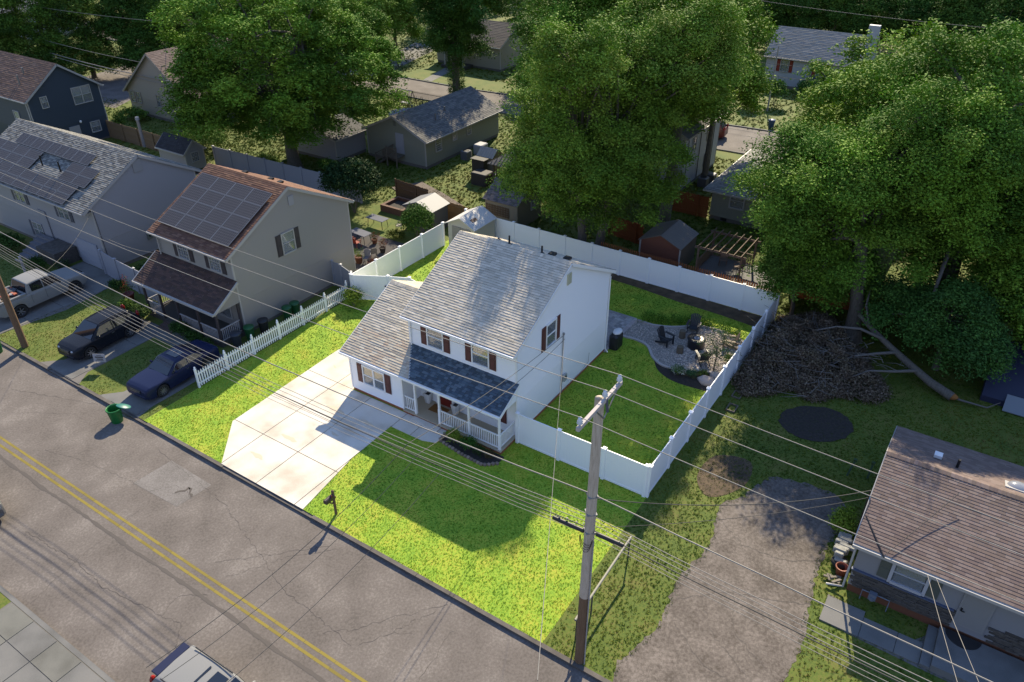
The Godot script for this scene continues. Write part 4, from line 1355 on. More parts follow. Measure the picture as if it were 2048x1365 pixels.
func build_back_houses() -> void:
	var trim := mat("trim_grey")
	# local frame of a lengthwise house: x runs back from the near gable, z+ is its right side
	var b := lengthwise("sage_house", "small sage grey bungalow with dark shadowed roof and wooden back steps", Vector3(-35.2, 0, -27.9), 7.1, 11.8, 2.75, 4.5, mat("siding_sage"), mat("trim_grey"), [Color(0.13, 0.125, 0.115), Color(0.1, 0.098, 0.094), Color(0.155, 0.148, 0.135)])
	var L := Vector3.LEFT
	for q in [[1.9, 2.0, 0.8, 1.2], [4.4, 2.15, 0.6, 0.8], [6.7, 2.1, 0.6, 0.8]]:
		var w := window(b, Vector3(q[0], q[1] - 0.1, 0.015), Vector3.RIGHT, Vector3.BACK, q[2], q[3], trim, {"muntins": true})
		w.transform = Transform3D()
	var dr := MB.new()
	dr.box(Vector3(-0.03, 1.95, -3.0), Vector3(0.06, 1.9, 0.95))
	put("door", dr, mat("garage_white"), b).transform = Transform3D()
	var vt := MB.new()
	vt.box(Vector3(-0.03, 3.75, -3.5), Vector3(0.05, 0.45, 0.35))
	put("gable_vent", vt, mat("meter_dim"), b).transform = Transform3D()
	for q in [[3.2, -4.0, 0.9], [3.4, -1.4, 0.5], [5.6, -2.0, 0.5]]:
		var v := MB.new()
		v.drum(Vector3(q[0], 3.3, q[1]), 0.07, 0.07, 0.4 + q[2], 8)
		put("vent_pipe", v, mat("steel_dim"), b).transform = Transform3D()
	var stp := thing("wooden_steps", "weathered wooden back steps with railings up to the bungalow's door", "steps", Vector3(-38.4, 0, -27.2))
	var wd := mat("weathered_wood", 0.13, 0.11, 0.085, 0.9)
	var pl := MB.new()
	pl.bx(Vector3(-38.9, 0.86, -27.85), Vector3(-37.7, 0.93, -26.7))
	put("landing", pl, wd, stp)
	for i in 4:
		var s := MB.new()
		s.bx(Vector3(-39.25 - i * 0.3, 0.7 - i * 0.2, -27.6), Vector3(-38.92 - i * 0.3, 0.74 - i * 0.2, -26.75))
		put("tread", s, wd, stp)
	for q in [Vector3(-38.9, 0, -26.72), Vector3(-37.75, 0, -26.72), Vector3(-40.3, -0.9, -26.72), Vector3(-40.3, -0.9, -27.7)]:
		var p := MB.new()
		p.bx(q + Vector3(-0.05, 0, -0.05), q + Vector3(0.05, 1.95, 0.05))
		put("post", p, wd, stp)
	railing(stp, Vector3(-38.85, 0.93, -26.72), Vector3(-37.8, 0.93, -26.72), wd, 0.12, 0.9)
	for z in [-26.72, -27.7]:
		for y in [0.35, 1.0]:
			var r := MB.new()
			r.bar(Vector3(-38.9, 0.9 + y - 0.1, z), Vector3(-40.3, -0.05 + y, z), 0.05, 0.08)
			put("rail", r, wd, stp)
		for i in 9:
			var bl := MB.new()
			var x := -39.0 - i * 0.14
			bl.bx(Vector3(x - 0.018, 1.1 - i * 0.1 - 0.05, z - 0.018), Vector3(x + 0.018, 1.75 - i * 0.1, z + 0.018))
			put("baluster", bl, wd, stp)
	var cr := lengthwise("cream_house", "cream house half hidden by the big maple on the left", Vector3(-63.2, 0, -24.1), 10.9, 12.0, 2.75, 7.1, mat("siding_cream"), mat("trim_cream", 0.27, 0.25, 0.21, 0.5), [Color(0.14, 0.1, 0.085), Color(0.17, 0.125, 0.105)], 0.5, 0.35)
	for q in [[-10.2, 1.95, 0.7, 1.15], [-9.1, 1.95, 0.7, 1.15], [-5.6, 2.1, 0.55, 1.2], [-2.9, 2.2, 0.4, 0.6]]:
		var w := window(cr, Vector3(-0.015, q[1], q[0]), Vector3.BACK, L, q[2], q[3], mat("trim_cream"), {})
		w.transform = Transform3D()
	var gh := lengthwise("grey_outbuilding", "plain grey outbuilding behind the big maple's trunk", Vector3(-40.9, 0, -26.8), 5.6, 4.0, 2.3, 3.2, mat("siding_grey_dimmed"), trim, [Color(0.1, 0.1, 0.1)])
	gh.position = Vector3(-43.3, 0, -24.6)
	# hipped house on the right
	var hp := thing("hip_roof_house", "sage grey house with grey hipped roof beside the orange fence", "house", Vector3(-4, 0, -36))
	var fb := MB.new()
	fb.bx(Vector3(-9.25, -0.1, -41.8), Vector3(2.9, 0.35, -31.75))
	put("foundation", fb, mat("foundation_grey"), hp)
	var a := MB.new()
	siding(a, Vector3(-9.3, 0, -31.7), Vector3.RIGHT, Vector3.BACK, [Vector2(0, 0.35), Vector2(12.3, 0.35), Vector2(12.3, 2.6), Vector2(0, 2.6)])
	put("wall", a, mat("siding_sage"), hp)
	var a2 := MB.new()
	siding(a2, Vector3(-9.3, 0, -41.9), Vector3.BACK, Vector3.LEFT, [Vector2(0, 0.35), Vector2(10.2, 0.35), Vector2(10.2, 2.6), Vector2(0, 2.6)])
	put("wall", a2, mat("siding_sage"), hp)
	var a3 := MB.new()
	siding(a3, Vector3(3.0, 0, -41.9), Vector3.BACK, Vector3.RIGHT, [Vector2(0, 0.35), Vector2(10.2, 0.35), Vector2(10.2, 2.6), Vector2(0, 2.6)])
	put("wall", a3, mat("siding_sage"), hp)
	var hc := [Color(0.25, 0.248, 0.245), Color(0.28, 0.276, 0.27), Color(0.22, 0.217, 0.213)]
	var run := 5.6
	var rise := 2.3
	var sl := sqrt(run * run + rise * rise)
	var s1 := MB.new()
	shingles(s1, Vector3(-9.8, 2.58, -31.2), Vector3.RIGHT, Vector3(0, rise, -run).normalized(), sl, 0, run, 13.3, 13.3 - run, hc, 0.4, 0.2)
	put("roof_shingles", s1, mat("shingle"), hp, true)
	var s2 := MB.new()
	shingles(s2, Vector3(-9.8, 2.58, -42.4), Vector3.BACK, Vector3(run, rise, 0).normalized(), sl, 0, run, 11.2, 11.2 - run, hc, 0.4, 0.2)
	put("roof_shingles", s2, mat("shingle"), hp, true)
	var s3 := MB.new()
	shingles(s3, Vector3(-9.8, 2.58, -42.4), Vector3.RIGHT, Vector3(0, rise, run).normalized(), sl, 0, run, 13.3, 13.3 - run, hc, 0.5, 0.3)
	put("roof_shingles", s3, mat("shingle"), hp, true)
	var s4 := MB.new()
	shingles(s4, Vector3(3.5, 2.58, -42.4), Vector3.BACK, Vector3(-run, rise, 0).normalized(), sl, 0, run, 11.2, 11.2 - run, hc, 0.5, 0.3)
	put("roof_shingles", s4, mat("shingle"), hp, true)
	for q in [[Vector3(-9.8, 2.6, -31.2), Vector3(-4.2, 4.9, -36.8)], [Vector3(-4.2, 4.9, -36.8), Vector3(-2.1, 4.9, -36.8)]]:
		var cp := MB.new()
		ridge_cap(cp, q[0], q[1], 0.15, 0.05, hc)
		put("ridge_cap", cp, mat("shingle"), hp)
	var hg := MB.new()
	hg.bx(Vector3(-9.85, 2.43, -31.22), Vector3(3.55, 2.56, -31.1))
	hg.bx(Vector3(-9.9, 2.43, -42.4), Vector3(-9.8, 2.56, -31.1))
	put("gutter", hg, trim, hp)
	window(hp, Vector3(-7.25, 1.95, -31.685), Vector3.RIGHT, Vector3.BACK, 1.0, 1.15, trim, {"blind": mat("blind_dim"), "drawn": 0.95, "trim": 0.11})
	var fv := MB.new()
	fv.box(Vector3(-8.1, 0.2, -31.72), Vector3(0.5, 0.22, 0.06))
	put("foundation_vent", fv, mat("black_metal"), hp)
	# pale two-storey behind the middle trees
	var wh := lengthwise("pale_house", "pale grey two-storey house glimpsed behind the middle trees", Vector3(-13.4, 0, -35.3), 7.0, 8.3, 5.0, 6.9, mat("pale_siding", 0.36, 0.37, 0.4, 0.55), mat("trim_grey"), [Color(0.15, 0.15, 0.155), Color(0.19, 0.19, 0.19)])
	for q in [[2.2, 3.8], [5.6, 3.8], [5.6, 1.4]]:
		var w := window(wh, Vector3(q[0], q[1], 0.015), Vector3.RIGHT, Vector3.BACK, 0.8, 1.1, trim, {})
		w.transform = Transform3D()
	for q in [0.8, 3.6, 6.8]:
		var cd := MB.new()
		cd.tube([Vector3(q, 5.0, 0.06), Vector3(q, 0.3, 0.06)], 0.03, 0.03, 5)
		put("conduit", cd, mat("conduit_dark"), wh).transform = Transform3D()
	# far house with red shutters
	var fh := thing("red_shutter_house", "far pale house with grey roof, white chimney and red shutters", "house", Vector3(-13, 0, -78))
	gable_shell(fh, -18.9, -7.6, -74.7, -82.0, 0.3, 3.7, 6.4, mat("pale_siding"), trim, mat("foundation_grey"), 0.35, 0.3, [Color(0.24, 0.22, 0.19), Color(0.265, 0.245, 0.215)], 0.25, 0.5)
	for x in [-16.6, -12.3]:
		window(fh, Vector3(x, 2.7, -74.68), Vector3.RIGHT, Vector3.BACK, 0.95, 1.5, trim, {"shutter": mat("shutter_red"), "shutter_w": 0.42, "blind": mat("blind_dim"), "drawn": 0.5})
	var aw := MB.new()
	aw.slab(PackedVector3Array([Vector3(-13.4, 1.3, -73.4), Vector3(-10.5, 1.3, -73.4), Vector3(-10.5, 1.9, -74.68), Vector3(-13.4, 1.9, -74.68)]), Vector3(0, -0.06, 0))
	put("awning", aw, mat("awning_navy", 0.03, 0.035, 0.06, 0.8), fh)
	var cm := MB.new()
	cm.bx(Vector3(-8.6, 4.5, -78.6), Vector3(-7.4, 7.6, -77.9))
	put("chimney", cm, mat("pale_siding"), fh)
	# porch house across the back street
	var ph := thing("porch_house", "brown house with white porch columns across the back street", "house", Vector3(-56, 0, -64))
	gable_shell(ph, -60.5, -50.0, -62.0, -70.0, 0.3, 3.2, 5.4, mat("siding_cream"), trim, mat("foundation_grey"), 0.4, 0.3, [Color(0.09, 0.075, 0.06)], 0.3, 0.6)
	for i in 3:
		var p := MB.new()
		p.bx(Vector3(-57.8 + i * 1.5, 0.4, -60.2), Vector3(-57.62 + i * 1.5, 2.7, -60.02))
		put("porch_column", p, mat("trim_grey"), ph)
	var pf := MB.new()
	pf.bx(Vector3(-58.2, 0, -62.0), Vector3(-54.4, 0.4, -59.8))
	pf.bx(Vector3(-58.4, 2.7, -62.0), Vector3(-54.2, 2.9, -59.7))
	put("porch_frame", pf, mat("porch_dark"), ph)
	# roofs deep in the trees
	for q in [["far_house", "far grey roofed house at the top edge left of the ivy tree", -105, -75, 10, 8, 3.2, 5.5], ["far_house", "far pale house deep among the trees at the upper right", 6, -66, 12, 9, 3.4, 6.0], ["far_house", "long low pale house at the top left beyond the vines", -128, -42, 16, 9, 3.0, 5.0]]:
		var o := thing(q[0], q[1], "house", Vector3(q[2], 0, q[3]))
		gable_shell(o, q[2] - q[4] * 0.5, q[2] + q[4] * 0.5, q[3] + q[5] * 0.5, q[3] - q[5] * 0.5, 0.3, q[6], q[7], mat("pale_siding"), trim, mat("foundation_grey"), 0.4, 0.3, [Color(0.16, 0.16, 0.17), Color(0.2, 0.2, 0.2)], 0.35, 0.7)
		for k in 3:
			window(o, Vector3(q[2] - q[4] * 0.3 + k * q[4] * 0.3, 2.0, q[3] + q[5] * 0.5 + 0.015), Vector3.RIGHT, Vector3.BACK, 1.0, 1.2, trim, {})


func build_right_house() -> void:
	var t := thing("brown_roof_house", "grey bungalow in the lower right with brown three-tab shingle roof and dark stone skirt", "house", Vector3(15, 0, -4))
	var wall := mat("bungalow_white", 0.2, 0.205, 0.225, 0.6)
	var trim := mat("trim_grey")
	var fb := MB.new()
	fb.bx(Vector3(8.95, -0.1, -7.9), Vector3(24, 0.5, 0.36))
	put("foundation", fb, mat("brick_dim", 0.13, 0.05, 0.025, 0.9), t)
	var bw := MB.new()
	bw.bx(Vector3(8.92, 0.4, -7.95), Vector3(24.02, 2.62, 0.4))
	put("wall", bw, wall, t)
	# ragged dark stone skirt, stone by stone
	var row := 0
	var y := 0.42
	while y < 1.28:
		var hh := rng.randf_range(0.08, 0.12)
		var x := 8.9 + rng.randf() * 0.2
		while x < 15.5:
			var w := rng.randf_range(0.25, 0.6)
			var s := MB.new()
			var x1 := minf(x + w - 0.012, 12.62 if x < 12.62 else 99.0)
			if not (x > 12.58 and x < 13.72) and x1 - x > 0.06:
				s.bx(Vector3(x, y, 0.36), Vector3(x1, y + hh - 0.01, 0.42 + rng.randf_range(0.0, 0.05)), jit(Color(1, 1, 1), 0.35))
				put("stone", s, mat("dark_stone"), t)
			x += w
		y += hh
		row += 1
	var sill := MB.new()
	sill.bx(Vector3(8.88, 1.28, 0.36), Vector3(12.55, 1.33, 0.5))
	put("sill", sill, mat("sill_blue", 0.07, 0.09, 0.15, 0.6), t)
	# roof: deck, the nearest tabs one by one, the rest joined
	var cols := [Color(0.15, 0.108, 0.09), Color(0.17, 0.124, 0.105), Color(0.135, 0.098, 0.083), Color(0.185, 0.138, 0.118)]
	var us := Vector3(0, 1.45, -4.05).normalized()
	var nn := Vector3(0, 4.05, 1.45).normalized()
	var eave := Vector3(8.68, 2.76, 0.62)
	var L := Vector2(1.45, 4.05).length() + 0.19
	var dk := MB.new()
	var rz := 0.62 - us.z * -1.0 * L
	var ry := 2.76 + us.y * L
	dk.slab(PackedVector3Array([eave, eave + Vector3(15.6, 0, 0), Vector3(24.28, ry, rz), Vector3(8.68, ry, rz)]), -nn * 0.1)
	dk.slab(PackedVector3Array([Vector3(24.28, 2.76, 2 * rz - 0.62), Vector3(8.68, 2.76, 2 * rz - 0.62), Vector3(8.68, ry, rz), Vector3(24.28, ry, rz)]), Vector3(0, -0.1, 0))
	put("roof_deck", dk, mat("deck_wood"), t)
	var shapes := []
	for k in 4:
		var m := MB.new()
		var d := Color(0.05, 0.045, 0.042)
		m.quad(Vector3(-0.148, 0, 0.016), Vector3(0.148, 0, 0.016), Vector3(0.148, 0.15, 0.003), Vector3(-0.148, 0.15, 0.003), cols[k])
		m.quad(Vector3(-0.148, 0, 0), Vector3(0.148, 0, 0), Vector3(0.148, 0, 0.016), Vector3(-0.148, 0, 0.016), d)
		m.quad(Vector3(-0.148, 0, 0), Vector3(-0.148, 0, 0.016), Vector3(-0.148, 0.15, 0.003), Vector3(-0.148, 0.15, 0), d)
		m.quad(Vector3(0.148, 0, 0.016), Vector3(0.148, 0, 0), Vector3(0.148, 0.15, 0), Vector3(0.148, 0.15, 0.003), d)
		shapes.append(m.mesh())
	var bs := Basis(Vector3.RIGHT, us, nn)
	for r in 12:
		for i in 24:
			var x := 8.83 + i * 0.3 + (0.15 if r % 2 else 0.0)
			if r % 2 and i == 23:
				continue
			var o := put("shingle", shapes[rng.randi() % 4], mat("shingle"), t)
			o.transform = o.transform * Transform3D(bs, Vector3(x, eave.y, eave.z) + us * (r * 0.145) + nn * 0.003)
	var rest := MB.new()
	for r in range(0, 31):
		var x := 8.68 + (0.15 if r % 2 else 0.0)
		if r < 12:
			x = 8.68 + 24 * 0.3 - (0.15 if r % 2 else 0.0)
		if r % 2:
			rest.quad(eave + us * r * 0.145 + nn * 0.016, eave + us * r * 0.145 + nn * 0.016 + Vector3(0.147, 0, 0), eave + us * (r * 0.145 + 0.15) + nn * 0.003 + Vector3(0.147, 0, 0), eave + us * (r * 0.145 + 0.15) + nn * 0.003, cols[0])
		while x < 24.2:
			var p := Vector3(x + 0.003, eave.y, eave.z) + us * r * 0.145
			var col: Color = jit(cols[rng.randi() % 4], 0.08)
			var w := Vector3(0.292, 0, 0)
			rest.quad(p + nn * 0.016, p + w + nn * 0.016, p + w + us * 0.15 + nn * 0.003, p + us * 0.15 + nn * 0.003, col)
			rest.quad(p, p + w, p + w + nn * 0.016, p + nn * 0.016, Color(0.05, 0.045, 0.042))
			x += 0.3
	put("shingle_field", rest, mat("shingle"), t, true)
	var back := MB.new()
	shingles(back, Vector3(8.68, 2.764, 2 * rz - 0.62), Vector3.RIGHT, Vector3(us.x, us.y, -us.z), L, 0, 0, 15.6, 15.6, cols, 0.3, 0.145, 0.016)
	put("shingle_field", back, mat("shingle"), t, true)
	var cap := MB.new()
	ridge_cap(cap, Vector3(8.68, ry + 0.02, rz), Vector3(24.28, ry + 0.02, rz), 0.17, 0.06, cols)
	put("ridge_cap", cap, mat("shingle"), t)
	for q in [[0.62, 2.76], [2 * rz - 0.62, 2.76]]:
		var rb := MB.new()
		rb.bar(Vector3(8.66, q[1] - 0.07, q[0]), Vector3(8.66, ry - 0.07, rz), 0.03, 0.14)
		put("rake_board", rb, trim, t)
	var gut := MB.new()
	gut.bx(Vector3(8.66, 2.6, 0.61), Vector3(24.3, 2.735, 0.72))
	put("gutter", gut, trim, t)
	var gab := MB.new()
	gab.slab(PackedVector3Array([Vector3(8.92, 2.6, -7.9), Vector3(8.92, 2.6, 0.4), Vector3(8.92, ry - 0.15, rz)]), Vector3(0.1, 0, 0))
	put("gable_wall", gab, wall, t)
	var w := window(t, Vector3(10.83, 2.0, 0.415), Vector3.RIGHT, Vector3.BACK, 1.1, 1.0, mat("sash_white", 0.36, 0.37, 0.41, 0.5), {"blind": mat("blind_dim"), "drawn": 0.5, "trim": 0.12})
	for x in [9.97, 11.7]:
		var sh := MB.new()
		sh.box(Vector3(x, 2.03, 0.42), Vector3(0.42, 1.15, 0.04))
		for q in [-0.28, 0.28]:
			sh.box(Vector3(x, 2.03 + q, 0.445), Vector3(0.3, 0.46, 0.014))
		put("shutter", sh, mat("shutter_sage"), t)
	var dr := MB.new()
	dr.box(Vector3(13.15, 1.62, 0.43), Vector3(1.02, 1.8, 0.06))
	dr.box(Vector3(13.15, 1.62, 0.465), Vector3(0.86, 1.64, 0.01), Basis(), Color(0.93, 0.93, 0.93))
	var door := put("door", dr, mat("bungalow_door", 0.22, 0.22, 0.225, 0.5), t)
	var hd := MB.new()
	hd.box(Vector3(12.74, 1.55, 0.49), Vector3(0.06, 0.14, 0.05))
	hd.bar(Vector3(12.74, 1.5, 0.52), Vector3(12.86, 1.5, 0.52), 0.03, 0.03)
	put("handle", hd, mat("black_metal"), door)
	var sk := MB.new()
	sk.box(Vector3(13.45, ry - 0.35, rz - 0.95), Vector3(0.95, 0.14, 0.8), Basis(Vector3.RIGHT, -0.34))
	var skl := put("skylight", sk, mat("trim_grey"), t)
	var dm := MB.new()
	dm.ball(Vector3(13.45, ry - 0.3, rz - 0.95), Vector3(0.42, 0.2, 0.36), 8, 16)
	put("dome", dm, mat("skylight_dome", 0.24, 0.25, 0.28, 0.15), skl)
	var vb := MB.new()
	vb.box(Vector3(10.5, 3.98, -4.95), Vector3(0.3, 0.14, 0.3))
	put("roof_vent", vb, mat("plastic_white"), t)
	var vp := MB.new()
	vp.drum(Vector3(11.25, 3.9, -4.6), 0.06, 0.06, 0.45, 8)
	put("vent_pipe", vp, mat("black_metal"), t)
	var ms := MB.new()
	ms.tube([Vector3(8.6, 1.2, -1.55), Vector3(8.6, 3.7, -1.55)], 0.03, 0.03, 6)
	ms.tube([Vector3(8.75, 3.2, -0.6), Vector3(9.8, 2.75, 0.75)], 0.035, 0.035, 6)
	put("service_mast", ms, mat("black_metal"), t)
	var dsp := MB.new()
	dsp.tube([Vector3(8.8, 2.62, 0.5), Vector3(8.8, 0.25, 0.52), Vector3(8.2, 0.12, 0.62)], 0.05, 0.05, 6)
	put("downpipe", dsp, trim, t)
	var gm := MB.new()
	gm.tube([Vector3(9.5, 0.1, 0.62), Vector3(9.5, 0.62, 0.62), Vector3(10.5, 0.62, 0.62), Vector3(10.5, 0.05, 0.66)], 0.028, 0.028, 6)
	gm.box(Vector3(9.9, 0.55, 0.66), Vector3(0.28, 0.3, 0.2))
	gm.drum(Vector3(9.9, 0.4, 0.72), 0.11, 0.11, 0.16, 10)
	put("gas_meter", gm, mat("meter_blue", 0.12, 0.14, 0.18, 0.5), t)
	# front walk, step and doormat
	var walk := solo("path", MB.new() if false else sheet_mesh(pv([8.4, 1.0, 9.3, 1.1, 9.6, 1.35, 11.6, 1.5, 12.05, 0.9, 30, 0.9, 30, 2.6, 12.1, 2.6, 8.55, 2.45]), 0.012), mat("foundation_grey"), "concrete walk along the bungalow's front", "", "", "structure")
	for q in [[8.42, 1.12, 9.85, 2.45], [9.87, 1.42, 11.1, 2.45], [11.12, 1.42, 11.98, 2.45]]:
		var s := MB.new()
		s.bx(Vector3(q[0], 0, q[1]), Vector3(q[2], 0.06, q[3]), Color(1.0, 1.0, 1.05))
		put("slab", s, mat("concrete_dimmed"), walk)
	for q in [[12.0, 0.17], [12.35, 0.34]]:
		var s := MB.new()
		s.bx(Vector3(q[0], 0, 0.5), Vector3(q[0] + 0.34 if q[0] < 12.2 else 16.5, q[1], 2.5), Color(0.95, 0.97, 1.05))
		put("step", s, mat("concrete_dimmed"), walk)
	var dmat := MB.new()
	var half := PackedVector3Array()
	for i in 15:
		var a := PI * i / 14
		half.append(Vector3(13.15 + cos(a) * 0.62, 0.36, 0.5 + sin(a) * 0.62))
	half.reverse()
	dmat.slab(half, Vector3(0, -0.015, 0))
	solo("doormat", dmat, mat("plastic_black"), "black half-round doormat before the bungalow's door", "doormat")


func bush_mesh(seed_no: int, leaves: int, size: float, long := 1.0) -> ArrayMesh:
	# a spray of small leaves filling a unit ball's outer part
	var r := RandomNumberGenerator.new()
	r.seed = seed_no
	var mb := MB.new()
	for i in leaves:
		var d := Vector3(r.randfn(), r.randfn(), r.randfn()).normalized()
		var o := d * pow(r.randf(), 0.4)
		var a := Vector3(r.randfn(), r.randfn() * 0.6, r.randfn()).normalized()
		var b := a.cross(d + Vector3(0.01, 0.3, 0)).normalized()
		var s := size * r.randf_range(0.6, 1.2)
		var tip := o + a * s * long
		var m := o + a * s * long * 0.5 + UP * s * 0.12
		var col := jit(Color.WHITE, 0.25)
		mb.tri(o, m + b * s * 0.33, tip, col)
		mb.tri(o, tip, m - b * s * 0.33, col)
	return mb.mesh()


var sprays := []


func spray_kinds() -> void:
	for i in 3:
		sprays.append(bush_mesh(50 + i, 16, 0.42))


func shrub(called: String, label: String, category: String, at: Vector3, r: Vector3, n: int, spray: float, tones: Array, group := "") -> Node3D:
	# mounded shrub of leaf sprays over a few stems
	var t := thing(called, label, category, at, 0, group)
	var where := []
	for i in n:
		var d := Vector3(rng.randfn(), absf(rng.randfn()) * 0.9 + rng.randf_range(-0.35, 0.1), rng.randfn()).normalized()
		var lump := 0.82 + 0.25 * noise_b.get_noise_3d(d.x * 4 + at.x, d.y * 4, d.z * 4 + at.z)
		var p := d * pow(rng.randf(), 0.3) * lump
		var q := at + Vector3(p.x * r.x, r.y * 0.55 + p.y * r.y * 0.5, p.z * r.z)
		var s := spray * rng.randf_range(0.7, 1.25)
		where.append([Transform3D(Basis.from_euler(Vector3(rng.randf_range(-0.5, 0.5), rng.randf() * TAU, rng.randf_range(-0.5, 0.5))).scaled(Vector3.ONE * s), q), jit(tones[rng.randi() % tones.size()], 0.2)])
	scatter("foliage", "", sprays[rng.randi() % 3], leaf_mat, where, "stuff", t)
	var st := MB.new()
	for i in 4:
		var a := TAU * i / 4.0 + 0.4
		st.tube([at + Vector3(cos(a) * 0.03, 0, sin(a) * 0.03), at + Vector3(cos(a) * r.x * 0.35, r.y * 0.6, sin(a) * r.z * 0.35)], 0.012 + r.y * 0.008, 0.006, 5)
	put("stem", st, mat("bark"), t)
	return t


func stone(called: String, label: String, at: Vector3, r: Vector3, m: Material, group := "") -> void:
	var mb := MB.new()
	mb.ball(at, r, 7, 10)
	for i in mb.v.size():
		var p := mb.v[i] - at
		var k := 1.0 + 0.28 * noise_b.get_noise_3d(p.x * 9 / r.x * 0.5 + at.x * 5, p.y * 7, p.z * 9 + at.z * 5)
		mb.v[i] = at + p * k
	solo(called, mb, m, label, "stone", group)


func adirondack(label: String, at: Vector3, turn: float, m: Material) -> void:
	# slatted garden chair with a tall fanned back; faces +z
	var t := thing("garden_chair", label, "garden chair", Vector3.ZERO, 0, "slatted chairs round the fire pit")
	for i in 6:
		var s := MB.new()
		s.box(Vector3(0, 0.36 - i * 0.022, 0.24 - i * 0.09), Vector3(0.52, 0.022, 0.075), Basis(Vector3.RIGHT, 0.24))
		put("seat_slat", s, m, t)
	for i in 6:
		var s := MB.new()
		var x := -0.25 + i * 0.1
		var top := 1.02 - absf(x) * absf(x) * 1.6
		s.bar(Vector3(x * 0.85, 0.24, -0.26), Vector3(x * 1.1, top, -0.56), 0.085, 0.02, Vector3.FORWARD)
		put("back_slat", s, m, t)
	for s in [-1.0, 1.0]:
		var a := MB.new()
		a.box(Vector3(s * 0.34, 0.58, -0.02), Vector3(0.15, 0.025, 0.7))
		put("arm", a, m, t)
		var l := MB.new()
		l.box(Vector3(s * 0.3, 0.28, 0.27), Vector3(0.03, 0.57, 0.11))
		put("leg", l, m, t)
		var l2 := MB.new()
		l2.bar(Vector3(s * 0.28, 0.36, 0.3), Vector3(s * 0.28, 0.03, -0.62), 0.03, 0.11)
		put("leg", l2, m, t)
	t.position = at
	t.rotation.y = turn


